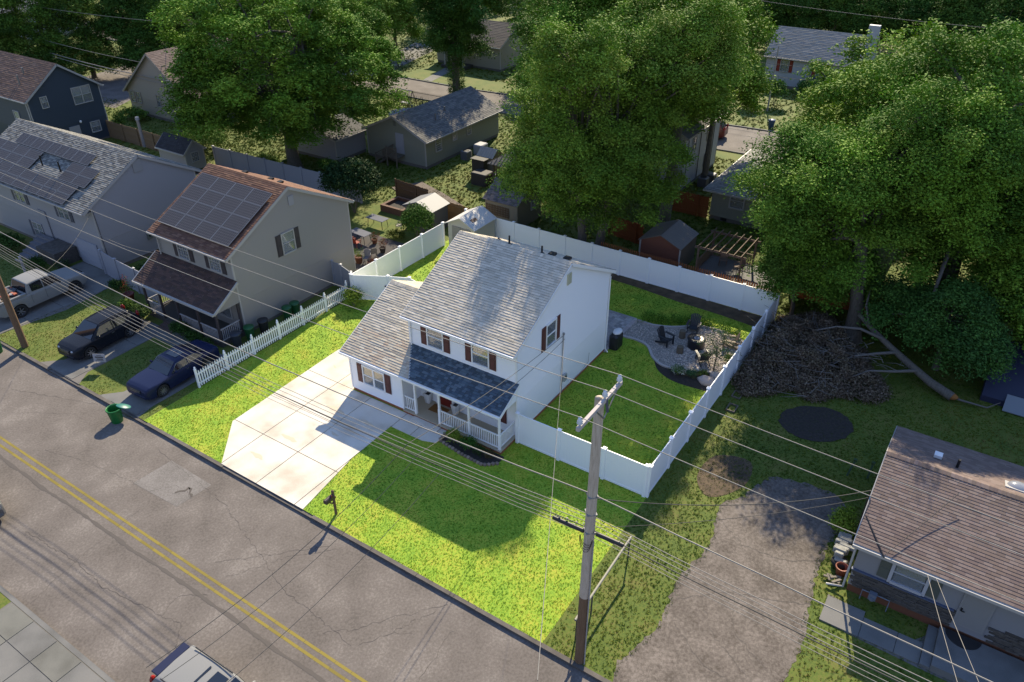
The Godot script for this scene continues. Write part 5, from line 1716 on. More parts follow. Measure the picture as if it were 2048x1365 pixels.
func build_property_yard() -> void:
	spray_kinds()
	var v := mat("vinyl_white")
	# white privacy fence round the back garden
	var back := []
	for i in 12:
		back.append(Vector3(-24.1 + i * 2.185, 0, -18.95))
	vinyl_fence("white_fence", "long white vinyl fence along the back of the lot", back, v)
	var side := dir_pts(Vector3(-0.02, 0, -0.06), Vector3(-0.02, 0, -18.85), 8)
	vinyl_fence("white_fence", "white vinyl fence down the right side of the lot", side, v)
	vinyl_fence("white_fence", "short white vinyl fence from the porch to the front corner post", [Vector3(-7.1, 0, 0.0), Vector3(-4.72, 0, 0.0), Vector3(-2.3, 0, 0.0), Vector3(-0.15, 0, 0.0)], v)
	vinyl_fence("white_fence", "white vinyl fence down the left side between the two gardens", dir_pts(Vector3(-24.1, 0, -6.3), Vector3(-24.05, 0, -16.0), 4), v)
	vinyl_fence("white_gate", "white vinyl gate with black latch left of the house", [Vector3(-24.0, 0, -6.25), Vector3(-21.9, 0, -7.4), Vector3(-20.6, 0, -8.0), Vector3(-17.2, 0, -7.3)], v)
	var gate: Node3D = get_node("white_gate")
	gate.set_meta("category", "gate")
	var la := MB.new()
	la.ball(Vector3(-22.0, 1.15, -7.2), Vector3(0.06, 0.06, 0.06), 6, 8)
	put("latch", la, mat("plastic_black"), gate)
	# picket fence
	var pf := thing("picket_fence", "white picket fence down the left edge of the front lawn", "fence", Vector3(-24.4, 0, 0))
	var A := Vector3(-24.35, 0, 5.75)
	var B := Vector3(-24.45, 0, -6.1)
	var d := (B - A).normalized()
	var L := A.distance_to(B)
	var pk := MB.new()
	pk.slab(PackedVector3Array([Vector3(0, 0.08, 0.038), Vector3(0, 0.08, -0.038), Vector3(0, 1.02, -0.038), Vector3(0, 1.1, 0), Vector3(0, 1.02, 0.038)]), Vector3(-0.022, 0, 0))
	var pm := pk.mesh()
	var n := int(L / 0.158)
	for i in range(1, n):
		var o := put("picket", pm, v, pf)
		o.transform = o.transform * Transform3D(Basis(), A + d * (L * i / n) + Vector3(0.045, rng.randf_range(-0.01, 0.01), 0))
	for y in [0.25, 0.85]:
		var r := MB.new()
		r.bar(A + UP * y, B + UP * y, 0.05, 0.08)
		put("rail", r, v, pf)
	for i in 7:
		var q := A.lerp(B, i / 6.0)
		var p := MB.new()
		p.cbox(q + UP * 0.6, Vector3(0.11, 1.2, 0.11), 0.006)
		var po := put("post", p, v, pf)
		var cp := MB.new()
		cp.lathe(q + UP * 1.2, [Vector2(0.05, 0), Vector2(0.085, 0.02), Vector2(0.03, 0.06), Vector2(0.055, 0.1), Vector2(0.05, 0.15), Vector2(0.001, 0.19)], 8)
		put("finial", cp, v, po)
	# brown spaced pickets showing over the back fence
	var bf := thing("brown_picket_fence", "rusty brown spaced picket fence just behind the white back fence", "fence", Vector3(-6, 0, -19.2))
	var wood := mat("orange_wood", 0.17, 0.06, 0.02, 0.85)
	var wp := MB.new()
	wp.slab(PackedVector3Array([Vector3(-0.045, 0.05, 0), Vector3(0.045, 0.05, 0), Vector3(0.045, 1.95, 0), Vector3(0, 2.02, 0), Vector3(-0.045, 1.95, 0)]), Vector3(0, 0, -0.02))
	var wpm := wp.mesh()
	for i in 78:
		var o := put("picket", wpm, wood, bf)
		o.transform = o.transform * Transform3D(Basis(), Vector3(-12.6 + i * 0.158, rng.randf_range(-0.02, 0.03), -19.28))
	for y in [0.4, 1.6]:
		var r := MB.new()
		r.bar(Vector3(-12.7, y, -19.34), Vector3(-0.2, y, -19.34), 0.05, 0.09)
		put("rail", r, wood, bf)
	# white resin shed in the back corner
	var sh := thing("garden_shed", "beige resin garden shed with ribbed pale roof in the back left corner", "shed", Vector3(-22.4, 0, -17.1))
	var beige := mat("shed_beige", 0.55, 0.5, 0.41, 0.6)
	var wl := MB.new()
	wl.bx(Vector3(-23.6, 0, -18.6), Vector3(-21.2, 2.0, -16.05))
	wl.slab(PackedVector3Array([Vector3(-23.6, 2.0, -16.05), Vector3(-21.2, 2.0, -16.05), Vector3(-22.4, 2.55, -16.05)]), Vector3(0, 0, -2.55))
	put("wall", wl, beige, sh)
	for s in [-1, 1]:
		var dd := MB.new()
		dd.bx(Vector3(-22.4 + s * 0.42 - 0.4, 0.05, -16.05), Vector3(-22.4 + s * 0.42 + 0.4, 1.85, -16.0))
		for k in 3:
			dd.bx(Vector3(-22.4 + s * 0.42 - 0.34, 0.15 + k * 0.56, -16.0), Vector3(-22.4 + s * 0.42 + 0.34, 0.65 + k * 0.56, -15.985))
		put("door", dd, mat("shed_door", 0.3, 0.265, 0.22, 0.6), sh)
	for s in [-1.0, 1.0]:
		var e := Vector3(-22.4 + s * 1.35, 1.95, -15.85)
		var u := Vector3(-s * 1.35, 0.68, 0)
		for k in 14:
			var rib := MB.new()
			var a := e + Vector3(0, 0, -0.205 * k)
			rib.bar(a + Vector3(0, 0, -0.1), a + u + Vector3(0, 0, -0.1), 0.19, 0.05, UP, jit(Color.WHITE, 0.04))
			put("roof_rib", rib, mat("shed_roof", 0.66, 0.63, 0.58, 0.5), sh)
	var sl := MB.new()
	sl.box(Vector3(-21.75, 2.34, -16.75), Vector3(0.28, 0.04, 0.62), Basis(Vector3.FORWARD, 0.47))
	put("skylight", sl, mat("skylight_brown", 0.14, 0.07, 0.05, 0.4), sh)
	# front bed: mulch, edging stones and four shrubs
	var mulch := ground_sheet("flower_bed", BED_FRONT(), 0.02, mat("mulch"), "dark mulch bed along the porch")
	var edge := thing("bed_edging", "row of grey brown stones edging the mulch bed by the porch", "edging", Vector3(-8.8, 0, 2.1))
	var ring := [Vector2(-10.5, 1.45), Vector2(-10.45, 2.05), Vector2(-8.95, 2.3), Vector2(-7.55, 2.38), Vector2(-6.95, 1.85)]
	for i in 4:
		var k := int(ring[i].distance_to(ring[i + 1]) / 0.2)
		for j in k:
			var p: Vector2 = ring[i].lerp(ring[i + 1], (j + 0.5) / k)
			var s := MB.new()
			s.cbox(Vector3(p.x, 0.06, p.y), Vector3(0.17, rng.randf_range(0.11, 0.16), 0.15), 0.03, jit(Color(0.85, 0.75, 0.68), 0.25))
			put("stone", s, mat("edging_stone", 0.26, 0.22, 0.19, 0.9), edge)
	var lime := [Color(0.18, 0.26, 0.03), Color(0.24, 0.3, 0.04), Color(0.13, 0.21, 0.02)]
	var green := [Color(0.03, 0.1, 0.015), Color(0.05, 0.14, 0.02), Color(0.07, 0.17, 0.025)]
	var deep := [Color(0.03, 0.065, 0.015), Color(0.045, 0.085, 0.02)]
	shrub("shrub", "lime green shrub first by the step in the porch bed", "shrub", Vector3(-9.75, 0, 1.72), Vector3(0.42, 0.75, 0.36), 70, 0.2, lime)
	shrub("shrub", "glossy mid green shrub in the middle of the porch bed", "shrub", Vector3(-8.85, 0, 1.78), Vector3(0.42, 0.7, 0.36), 70, 0.2, green)
	shrub("shrub", "dull olive shrub third along the porch bed", "shrub", Vector3(-8.2, 0, 1.8), Vector3(0.3, 0.5, 0.28), 45, 0.17, deep)
	shrub("shrub", "small reddish brown shrub at the corner end of the porch bed", "shrub", Vector3(-7.6, 0, 1.75), Vector3(0.3, 0.42, 0.28), 40, 0.16, [Color(0.09, 0.06, 0.03), Color(0.06, 0.07, 0.02)])
	shrub("shrub", "bright yellow green bush at the foot of the gate", "shrub", Vector3(-23.4, 0, -5.6), Vector3(0.75, 1.3, 0.7), 150, 0.26, lime)
	# porch things
	for q in [[-12.72, "tapered white planter left of the red front door"], [-10.9, "tapered white planter right of the red front door"]]:
		var p := thing("planter", q[1], "planter", Vector3(q[0], 0.22, 0.02), 0, "tapered white porch planters")
		var pl := MB.new()
		pl.lathe(Vector3(q[0], 0.22, 0.05), [Vector2(0.001, 0), Vector2(0.17, 0), Vector2(0.27, 0.62), Vector2(0.23, 0.62), Vector2(0.21, 0.52)], 4, Basis(UP, PI / 4))
		put("pot", pl, mat("plastic_white"), p)
		var so := MB.new()
		so.box(Vector3(q[0], 0.75, 0.05), Vector3(0.28, 0.02, 0.28))
		put("soil", so, mat("mulch"), p)
	var rug := MB.new()
	rug.box(Vector3(-11.85, 0.228, 0.28), Vector3(1.0, 0.014, 0.6))
	solo("doormat", rug, mat("coir", 0.2, 0.09, 0.02, 0.95), "brown coir doormat before the red front door", "doormat")
	# mailbox
	var mbx := thing("mailbox", "dark brown mailbox on a wooden post by the kerb", "mailbox", Vector3(-11.2, 0, 8.65))
	var po := MB.new()
	po.cbox(Vector3(-11.2, 0.67, 8.62), Vector3(0.1, 1.34, 0.1), 0.01)
	po.ball(Vector3(-11.2, 1.38, 8.62), Vector3(0.07, 0.07, 0.07), 6, 8)
	po.bar(Vector3(-11.2, 0.98, 8.5), Vector3(-11.2, 0.98, 9.05), 0.08, 0.08)
	po.bar(Vector3(-11.2, 0.66, 8.64), Vector3(-11.2, 0.96, 8.92), 0.05, 0.06)
	put("post", po, mat("wood_pole_brown"), mbx)
	var bx := MB.new()
	var prof := PackedVector3Array()
	for i in 9:
		var a := PI * i / 8
		prof.append(Vector3(-11.2 + cos(a) * 0.1, 1.15 + sin(a) * 0.1, 9.13))
	prof.append(Vector3(-11.3, 1.02, 9.13))
	prof.append(Vector3(-11.1, 1.02, 9.13))
	bx.slab(prof, Vector3(0, 0, -0.52))
	put("box", bx, mat("mailbox_brown", 0.045, 0.032, 0.027, 0.5), mbx)
	var fg := MB.new()
	fg.box(Vector3(-11.08, 1.28, 8.8), Vector3(0.012, 0.14, 0.06))
	put("flag", fg, mat("shutter_red"), mbx)
	# patio, gravel circle and edging
	var patio := ground_sheet("patio", PATIO(), 0.012, mat("soil"), "grey paver patio behind the house")
	var tones := [Color(0.3, 0.28, 0.27), Color(0.36, 0.34, 0.33), Color(0.25, 0.235, 0.23), Color(0.4, 0.37, 0.35)]
	var pav := MB.new()
	var x := -9.7
	while x < -7.45:
		var z := -14.25
		while z < -9.85:
			var w := 0.3 if int(x * 5) % 2 else 0.21
			pav.bx(Vector3(x + 0.004, 0.0, z + 0.004), Vector3(x + 0.196, 0.045 + rng.randf_range(-0.003, 0.003), z + w - 0.004), jit(tones[rng.randi() % 4], 0.1))
			z += w
		x += 0.2
	put("paver_field", pav, mat("plain"), patio, true)
	var k := -14.2
	while k < -9.9:
		var e := MB.new()
		e.bx(Vector3(-7.44, 0, k + 0.005), Vector3(-7.2, 0.05, k + 0.295), jit(Color(0.95, 0.9, 0.9), 0.12))
		put("paver", e, mat("edging_paver", 0.42, 0.38, 0.36, 0.85), patio)
		k += 0.3
	var gravel := ground_sheet("gravel", GRAVEL(), 0.014, mat("gravel"), "pale gravel seating circle with path in the back garden")
	var peb := MB.new()
	peb.ball(Vector3.ZERO, Vector3(1, 0.7, 0.8), 4, 6)
	var where := []
	var ga := GRAVEL()
	for i in 9000:
		var p := Vector2(rng.randf_range(-7.4, 0), rng.randf_range(-15.8, -10.2))
		if Geometry2D.is_point_in_polygon(p, ga):
			var big := 0.05 if p.x > -3.4 else 0.03
			var s := big * rng.randf_range(0.5, 1.4)
			var col: Color = [Color(0.5, 0.44, 0.38), Color(0.36, 0.32, 0.29), Color(0.26, 0.235, 0.22), Color(0.6, 0.5, 0.42)][rng.randi() % 4]
			where.append([Transform3D(Basis(UP, rng.randf() * TAU).scaled(Vector3(s, s, s)), Vector3(p.x, 0.016, p.y)), jit(col, 0.2)])
	scatter("pebbles", "loose rounded pebbles covering the gravel circle", peb.mesh(), mat("plain"), where)
	var kerb := thing("garden_edging", "curving pale concrete edging round the gravel circle", "edging", Vector3(-4, 0, -13))
	for i in ga.size():
		var a := ga[i]
		var b := ga[(i + 1) % ga.size()]
		if (a.x < -7.2 and b.x < -7.2) or (a.x > -0.5 and b.x > -0.5):
			continue
		var s := MB.new()
		s.bar(Vector3(a.x, 0.045, a.y), Vector3(b.x, 0.045, b.y), 0.15, 0.1)
		put("edge_block", s, mat("edging_paver"), kerb)
	ground_sheet("flower_bed", BED_BACK(), 0.018, mat("mulch"), "dark mulch bed below the gravel circle")
	ground_sheet("soil", DIRT(), 0.016, mat("soil"), "bare brown soil strip along the back fence")
	# seating
	var dark := mat("chair_black", 0.02, 0.022, 0.028, 0.5)
	adirondack("black slatted chair turned sideways on the left of the fire pit", Vector3(-4.55, 0.02, -12.5), PI * 0.42, dark)
	adirondack("black slatted chair with its back to the hedge behind the fire pit", Vector3(-3.75, 0.02, -14.7), 0.15, dark)
	adirondack("black slatted chair with its back to the house below the fire pit", Vector3(-2.05, 0.02, -11.95), -PI * 0.78, dark)
	adirondack("brown wooden slatted chair nearest the right fence", Vector3(-1.35, 0.02, -14.3), -PI * 0.4, mat("chair_wood", 0.16, 0.12, 0.085, 0.7))
	var fp := thing("fire_pit", "round black fire pit table in the middle of the gravel circle", "fire pit", Vector3(-2.95, 0, -13.2))
	var fo := MB.new()
	fo.lathe(Vector3(-2.95, 0.02, -13.2), [Vector2(0.5, 0), Vector2(0.5, 0.56), Vector2(0.56, 0.58), Vector2(0.56, 0.63), Vector2(0.25, 0.63), Vector2(0.22, 0.58), Vector2(0.001, 0.57)], 28)
	put("bowl", fo, mat("fire_pit_black", 0.018, 0.018, 0.022, 0.35), fp)
	var bu := MB.new()
	for i in 7:
		var a := TAU * i / 7
		bu.ball(Vector3(-2.95 + cos(a) * 0.12, 0.63, -13.2 + sin(a) * 0.12), Vector3(0.06, 0.05, 0.06), 5, 7)
	put("burner_glass", bu, mat("burner_pale", 0.3, 0.32, 0.36, 0.3), fp)
	var wdm := mat("stump_wood", 0.13, 0.105, 0.075, 0.9)
	for q in [[Vector3(-4.05, 0, -13.75), 0.5, "upright tree stump stool left of the fire pit"], [Vector3(-3.5, 0, -12.1), 0.45, "upright tree stump stool below the fire pit"]]:
		var s := MB.new()
		s.drum(q[0], 0.21, 0.19, q[1], 12)
		solo("stump_stool", s, wdm, q[2], "stump", "tree stump stools")
	stone("boulder", "pink grey flat boulder at the corner of the back mulch bed", Vector3(-1.0, 0.1, -10.1), Vector3(0.62, 0.28, 0.42), mat("boulder_pink", 0.4, 0.33, 0.3, 0.9))
	stone("boulder", "smaller pale boulder tucked against the fence behind the flat one", Vector3(-0.75, 0.16, -10.75), Vector3(0.38, 0.26, 0.3), mat("boulder_grey", 0.34, 0.31, 0.29, 0.9))
	shrub("shrub", "white flowering low shrub first in the back mulch bed", "shrub", Vector3(-2.75, 0, -10.0), Vector3(0.48, 0.55, 0.42), 80, 0.16, [Color(0.06, 0.15, 0.03), Color(0.09, 0.2, 0.03), Color(0.5, 0.5, 0.42)])
	shrub("shrub", "blue green round shrub second in the back mulch bed", "shrub", Vector3(-2.0, 0, -10.2), Vector3(0.38, 0.42, 0.36), 60, 0.15, [Color(0.05, 0.12, 0.05), Color(0.07, 0.15, 0.06)])
	shrub("shrub", "yellowish low shrub third in the back mulch bed", "shrub", Vector3(-1.45, 0, -10.55), Vector3(0.36, 0.4, 0.34), 50, 0.15, [Color(0.1, 0.16, 0.03), Color(0.14, 0.17, 0.04)])
	shrub("shrub", "golden shrub squeezed between gravel and right fence", "shrub", Vector3(-0.6, 0, -12.6), Vector3(0.45, 0.6, 0.5), 60, 0.18, lime)
	var hd := []
	for i in 330:
		var u := rng.randf()
		var p := Vector3(lerpf(-7.0, -0.9, u), 0, lerpf(-14.3, -15.9, minf(u * 1.7, 1.0)) + (0.3 if u > 0.85 else 0.0))
		p += Vector3(rng.randf_range(-0.2, 0.2), rng.randf_range(0.08, 0.42), rng.randf_range(-0.38, 0.38))
		hd.append([Transform3D(Basis(UP, rng.randf() * TAU).scaled(Vector3.ONE * rng.randf_range(0.17, 0.27)), p), jit([Color(0.09, 0.2, 0.02), Color(0.14, 0.25, 0.025), Color(0.06, 0.15, 0.015)][rng.randi() % 3], 0.2)])
	scatter("hedge", "low bright green ground hugging hedge behind the gravel circle", sprays[0], leaf_mat, hd, "stuff", null, "hedge")
	# young tree by the fence
	var yt := thing("young_tree", "small airy ornamental tree beside the right fence", "tree", Vector3(-1.15, 0, -11.4))
	var tr := MB.new()
	tr.tube([Vector3(-1.15, 0, -11.4), Vector3(-1.12, 1.0, -11.42), Vector3(-1.2, 2.1, -11.3)], 0.045, 0.02, 7)
	for i in 7:
		var a := TAU * i / 7.0
		tr.tube([Vector3(-1.13, 0.8 + 0.12 * i, -11.41), Vector3(-1.15 + cos(a) * 0.6, 1.5 + 0.12 * i, -11.4 + sin(a) * 0.6)], 0.018, 0.007, 5)
	put("trunk", tr, mat("bark"), yt)
	var fw := []
	for i in 150:
		var dd := Vector3(rng.randfn() * 0.45, rng.randfn() * 0.55, rng.randfn() * 0.45)
		fw.append([Transform3D(Basis(UP, rng.randf() * TAU).scaled(Vector3.ONE * rng.randf_range(0.12, 0.22)), Vector3(-1.15, 1.75, -11.4) + dd), jit([Color(0.08, 0.13, 0.05), Color(0.12, 0.18, 0.06), Color(0.06, 0.1, 0.04)][i % 3], 0.2)])
	scatter("crown", "", sprays[1], leaf_mat, fw, "stuff", yt)
	# covered grill behind the house corner
	var gr := thing("grill", "black covered grill with pale lid at the rear corner of the white house", "grill", Vector3(-7.0, 0, -10.6))
	var gb := MB.new()
	gb.cbox(Vector3(-6.98, 0.5, -10.6), Vector3(0.55, 0.95, 0.9), 0.1)
	put("body", gb, mat("plastic_black"), gr)
	var gl := MB.new()
	gl.ball(Vector3(-6.98, 1.0, -10.75), Vector3(0.26, 0.14, 0.4), 8, 12)
	put("lid", gl, mat("plastic_white"), gr)


func table_set(at: Vector3, label: String, turn: float) -> void:
	var t := thing("garden_table", label, "table", Vector3.ZERO)
	var top := MB.new()
	top.cbox(Vector3(0, 0.72, 0), Vector3(1.75, 0.03, 0.85), 0.012)
	put("tabletop", top, mat("table_grey", 0.13, 0.135, 0.16, 0.35), t)
	for x in [-0.75, 0.75]:
		for z in [-0.34, 0.34]:
			var l := MB.new()
			l.bar(Vector3(x, 0, z), Vector3(x * 0.9, 0.7, z * 0.9), 0.035, 0.035)
			put("leg", l, mat("black_metal"), t)
	t.position = at
	t.rotation.y = turn


func garden_seat(called: String, label: String, at: Vector3, turn: float, m: Material, group := "") -> void:
	# moulded stacking chair with arms; faces +z
	var t := thing(called, label, "chair", Vector3.ZERO, 0, group)
	var s := MB.new()
	s.cbox(Vector3(0, 0.42, 0), Vector3(0.48, 0.035, 0.46), 0.015)
	put("seat", s, m, t)
	var b := MB.new()
	b.slab(PackedVector3Array([Vector3(-0.22, 0.43, -0.22), Vector3(0.22, 0.43, -0.22), Vector3(0.25, 0.85, -0.34), Vector3(0.12, 0.93, -0.36), Vector3(-0.12, 0.93, -0.36), Vector3(-0.25, 0.85, -0.34)]), Vector3(0, 0, -0.025))
	put("backrest", b, m, t)
	for x in [-1.0, 1.0]:
		var a := MB.new()
		a.tube([Vector3(x * 0.25, 0.72, -0.3), Vector3(x * 0.27, 0.66, 0.0), Vector3(x * 0.26, 0.62, 0.2), Vector3(x * 0.25, 0.42, 0.23)], 0.022, 0.022, 6)
		put("arm", a, m, t)
		for z in [-1.0, 1.0]:
			var l := MB.new()
			l.bar(Vector3(x * 0.25, 0, z * 0.24), Vector3(x * 0.21, 0.41, z * 0.2), 0.035, 0.035)
			put("leg", l, m, t)
	t.position = at
	t.rotation.y = turn


func pot_plant(label: String, at: Vector3, pot_r: float, h: float, pot: Material, tones: Array, spray := 0.16) -> void:
	var t := thing("potted_plant", label, "potted plant", at)
	var p := MB.new()
	p.lathe(at, [Vector2(0.001, 0), Vector2(pot_r * 0.7, 0), Vector2(pot_r, pot_r * 1.5), Vector2(pot_r * 1.08, pot_r * 1.5), Vector2(pot_r * 1.08, pot_r * 1.7), Vector2(pot_r * 0.9, pot_r * 1.7), Vector2(pot_r * 0.8, pot_r * 1.4), Vector2(0.001, pot_r * 1.4)], 12)
	put("pot", p, pot, t)
	var w := []
	for i in 34:
		var d := Vector3(rng.randfn() * pot_r * 0.7, pot_r * 1.6 + h * rng.randf_range(0.15, 1.0), rng.randfn() * pot_r * 0.7)
		w.append([Transform3D(Basis(UP, rng.randf() * TAU).scaled(Vector3.ONE * spray * rng.randf_range(0.7, 1.2)), at + d), jit(tones[rng.randi() % tones.size()], 0.2)])
	scatter("foliage", "", sprays[0], leaf_mat, w, "stuff", t)
	var st := MB.new()
	st.tube([at + UP * pot_r, at + UP * (pot_r * 1.6 + h * 0.7)], 0.012, 0.008, 5)
	put("stem", st, mat("bark"), t)


func board_fence(called: String, label: String, a: Vector3, b: Vector3, m: Material, h: float, board := 0.15, post_gap := 2.4) -> Node3D:
	var t := thing(called, label, "fence", a)
	var d := (b - a).normalized()
	var L := a.distance_to(b)
	var bs := Basis(d, UP, d.cross(UP))
	var one := MB.new()
	one.box(UP * h * 0.5, Vector3(board - 0.012, h, 0.02))
	var shape := one.mesh()
	for i in int(L / board):
		var o := put("board", shape, m, t)
		o.transform = o.transform * Transform3D(bs.scaled(Vector3(1, rng.randf_range(0.98, 1.02), 1)), a + d * (i + 0.5) * board)
	for y in [0.3, h * 0.55, h - 0.2]:
		var r := MB.new()
		r.bar(a + UP * y + bs.z * 0.03, b + UP * y + bs.z * 0.03, 0.04, 0.09)
		put("rail", r, m, t)
	for i in int(L / post_gap) + 1:
		var p := MB.new()
		var q := a + d * minf(i * post_gap, L) + bs.z * 0.07
		p.bx(q + Vector3(-0.05, 0, -0.05), q + Vector3(0.05, h + 0.06, 0.05))
		put("post", p, m, t)
	return t


func build_neighbour_yards() -> void:
	var dimv := mat("vinyl_dimmed")
	vinyl_fence("grey_gate", "dimmed grey vinyl gate between taupe house and picket fence", [Vector3(-26.5, 0, -7.0), Vector3(-25.6, 0, -6.9), Vector3(-24.3, 0, -6.5)], dimv)
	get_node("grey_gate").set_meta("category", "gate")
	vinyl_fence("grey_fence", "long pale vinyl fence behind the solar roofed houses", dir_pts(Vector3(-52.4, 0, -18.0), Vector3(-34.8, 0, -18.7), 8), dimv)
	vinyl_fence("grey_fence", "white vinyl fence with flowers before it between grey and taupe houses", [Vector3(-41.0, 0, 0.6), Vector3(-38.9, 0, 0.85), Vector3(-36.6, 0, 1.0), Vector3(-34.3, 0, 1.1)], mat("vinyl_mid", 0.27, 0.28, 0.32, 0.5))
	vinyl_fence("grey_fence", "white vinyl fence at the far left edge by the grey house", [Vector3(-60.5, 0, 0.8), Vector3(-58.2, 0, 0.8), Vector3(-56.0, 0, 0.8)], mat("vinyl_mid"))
	board_fence("wooden_fence", "pale tan board fence behind the grey house", Vector3(-68.2, 0, -17.5), Vector3(-53.0, 0, -17.4), mat("tan_wood", 0.17, 0.115, 0.065, 0.85), 1.75, 0.16, 2.5)
	board_fence("wooden_fence", "weathered brown board fence behind the small grey shed", Vector3(-33.2, 0, -21.4), Vector3(-29.4, 0, -21.0), mat("brown_wood", 0.12, 0.07, 0.035, 0.9), 1.6, 0.14)
	board_fence("wooden_fence", "yellow brown board fence beside the tan shed", Vector3(-27.2, 0, -19.7), Vector3(-24.2, 0, -19.6), mat("gold_wood", 0.19, 0.11, 0.04, 0.9), 1.7, 0.14)
	board_fence("orange_fence", "bright orange stained board fence against the hip roofed house", Vector3(-12.7, 0, -31.6), Vector3(-9.4, 0, -31.6), mat("orange_stain", 0.21, 0.055, 0.01, 0.8), 1.8, 0.13)
	board_fence("orange_fence", "orange board fence in deep shade under the right hand trees", Vector3(-0.1, 0, -22.6), Vector3(9.0, 0, -22.9), mat("orange_stain"), 1.7, 0.14)
	board_fence("orange_fence", "short orange fence glimpsed left of the red shed", Vector3(-14.6, 0, -24.6), Vector3(-11.6, 0, -24.2), mat("orange_stain"), 1.6, 0.14)
	board_fence("red_fence", "rust red board fence left of the far red shuttered house", Vector3(-26.5, 0, -72.0), Vector3(-19.4, 0, -73.0), mat("rust_stain_wood", 0.11, 0.03, 0.015, 0.85), 1.7, 0.2)
	# small neighbouring sheds
	var ta := thing("tan_shed", "tan garden shed with mottled grey brown roof behind the white back fence", "shed", Vector3(-22.3, 0, -22.5))
	var tm := mat("shed_tan", 0.2, 0.18, 0.125, 0.7)
	var b := MB.new()
	b.bx(Vector3(-23.8, 0, -24.6), Vector3(-20.8, 2.15, -21.1))
	b.slab(PackedVector3Array([Vector3(-20.8, 2.15, -21.1), Vector3(-20.8, 2.15, -24.6), Vector3(-20.8, 3.15, -22.85)]), Vector3(-3.0, 0, 0))
	put("wall", b, tm, ta)
	var tc := [Color(0.1, 0.085, 0.08), Color(0.14, 0.12, 0.115), Color(0.17, 0.14, 0.13)]
	for s in [1.0, -1.0]:
		var sm := MB.new()
		shingles(sm, Vector3(-23.95, 2.1, -22.85 + s * 1.95), Vector3.RIGHT, Vector3(0, 1.12, -s * 1.95).normalized(), 2.25, 0, 0, 3.3, 3.3, tc, 0.25, 0.14)
		put("roof_shingles", sm, mat("shingle"), ta, true)
	window(ta, Vector3(-20.785, 1.45, -23.3), Vector3.FORWARD, Vector3.RIGHT, 0.45, 0.6, mat("trim_grey"), {"muntins": true})
	var lt := MB.new()
	for i in 15:
		lt.bx(Vector3(-23.7 + i * 0.15, 0.9, -21.08), Vector3(-23.66 + i * 0.15, 1.75, -21.05))
	for i in 5:
		lt.bx(Vector3(-23.7, 0.95 + i * 0.18, -21.05), Vector3(-21.55, 0.99 + i * 0.18, -21.03))
	put("trellis", lt, mat("brown_wood"), ta)
	var gs := thing("grey_shed", "small grey shed with plain pale roof behind the leafy bush", "shed", Vector3(-27.2, 0, -17.9))
	var gb := MB.new()
	gb.bx(Vector3(-28.5, 0, -19.0), Vector3(-25.9, 1.9, -17.0))
	gb.slab(PackedVector3Array([Vector3(-28.5, 1.9, -17.0), Vector3(-25.9, 1.9, -17.0), Vector3(-27.2, 2.4, -17.0)]), Vector3(0, 0, -2.0))
	put("wall", gb, mat("shed_grey", 0.1, 0.1, 0.105, 0.7), gs)
	for s in [-1.0, 1.0]:
		var rf := MB.new()
		rf.slab(PackedVector3Array([Vector3(-27.2 + s * 1.45, 1.86, -16.85), Vector3(-27.2, 2.42, -16.85), Vector3(-27.2, 2.42, -19.15), Vector3(-27.2 + s * 1.45, 1.86, -19.15)] if s > 0 else [Vector3(-27.2, 2.42, -16.85), Vector3(-28.65, 1.86, -16.85), Vector3(-28.65, 1.86, -19.15), Vector3(-27.2, 2.42, -19.15)]), Vector3(0, 0.05, 0))
		put("roof", rf, mat("shed_roof_grey", 0.19, 0.195, 0.205, 0.6), gs)
	var rs := thing("red_shed", "terracotta and grey garden shed with barrel ridged grey roof behind the back fence", "shed", Vector3(-9.0, 0, -22.7))
	var rb := MB.new()
	rb.bx(Vector3(-10.5, 0, -24.2), Vector3(-7.55, 2.0, -21.2))
	rb.slab(PackedVector3Array([Vector3(-10.5, 2.0, -21.2), Vector3(-7.55, 2.0, -21.2), Vector3(-8.4, 2.4, -21.2), Vector3(-9.05, 2.6, -21.2), Vector3(-9.7, 2.4, -21.2)]), Vector3(0, 0, -3.0))
	put("wall", rb, mat("shed_terracotta", 0.16, 0.06, 0.038, 0.7), rs)
	var gw := MB.new()
	gw.bx(Vector3(-7.548, 0, -24.18), Vector3(-7.53, 1.98, -21.22))
	put("side_wall", gw, mat("shed_side", 0.13, 0.12, 0.105, 0.7), rs)
	for s in [-1.0, 1.0]:
		for k in 12:
			var rr := MB.new()
			var z := -21.05 - k * 0.27
			rr.bar(Vector3(-9.03 + s * 1.6, 1.98, z - 0.13), Vector3(-9.03 + s * 0.02, 2.68, z - 0.13), 0.262, 0.05, UP, jit(Color.WHITE, 0.06))
			put("roof_rib", rr, mat("shed_roof_taupe", 0.15, 0.135, 0.125, 0.6), rs)
	for x in [-10.52, -7.53]:
		var tr := MB.new()
		tr.bx(Vector3(x - 0.05, 0, -21.2), Vector3(x + 0.05, 2.0, -21.14))
		put("corner_trim", tr, mat("trim_grey"), rs)
	# pergola on a deck with furniture
	var pe := thing("pergola", "weathered timber pergola with open rafters on a small deck", "pergola", Vector3(-4.9, 0, -23))
	var pw := mat("pergola_wood", 0.14, 0.1, 0.075, 0.85)
	for x in [-6.4, -3.4]:
		for z in [-21.6, -24.6]:
			var p := MB.new()
			p.bx(Vector3(x - 0.06, 0, z - 0.06), Vector3(x + 0.06, 2.3, z + 0.06))
			put("post", p, pw, pe)
	for z in [-21.6, -24.6]:
		var bm := MB.new()
		bm.bar(Vector3(-6.7, 2.28, z), Vector3(-3.1, 2.28, z), 0.05, 0.16)
		put("beam", bm, pw, pe)
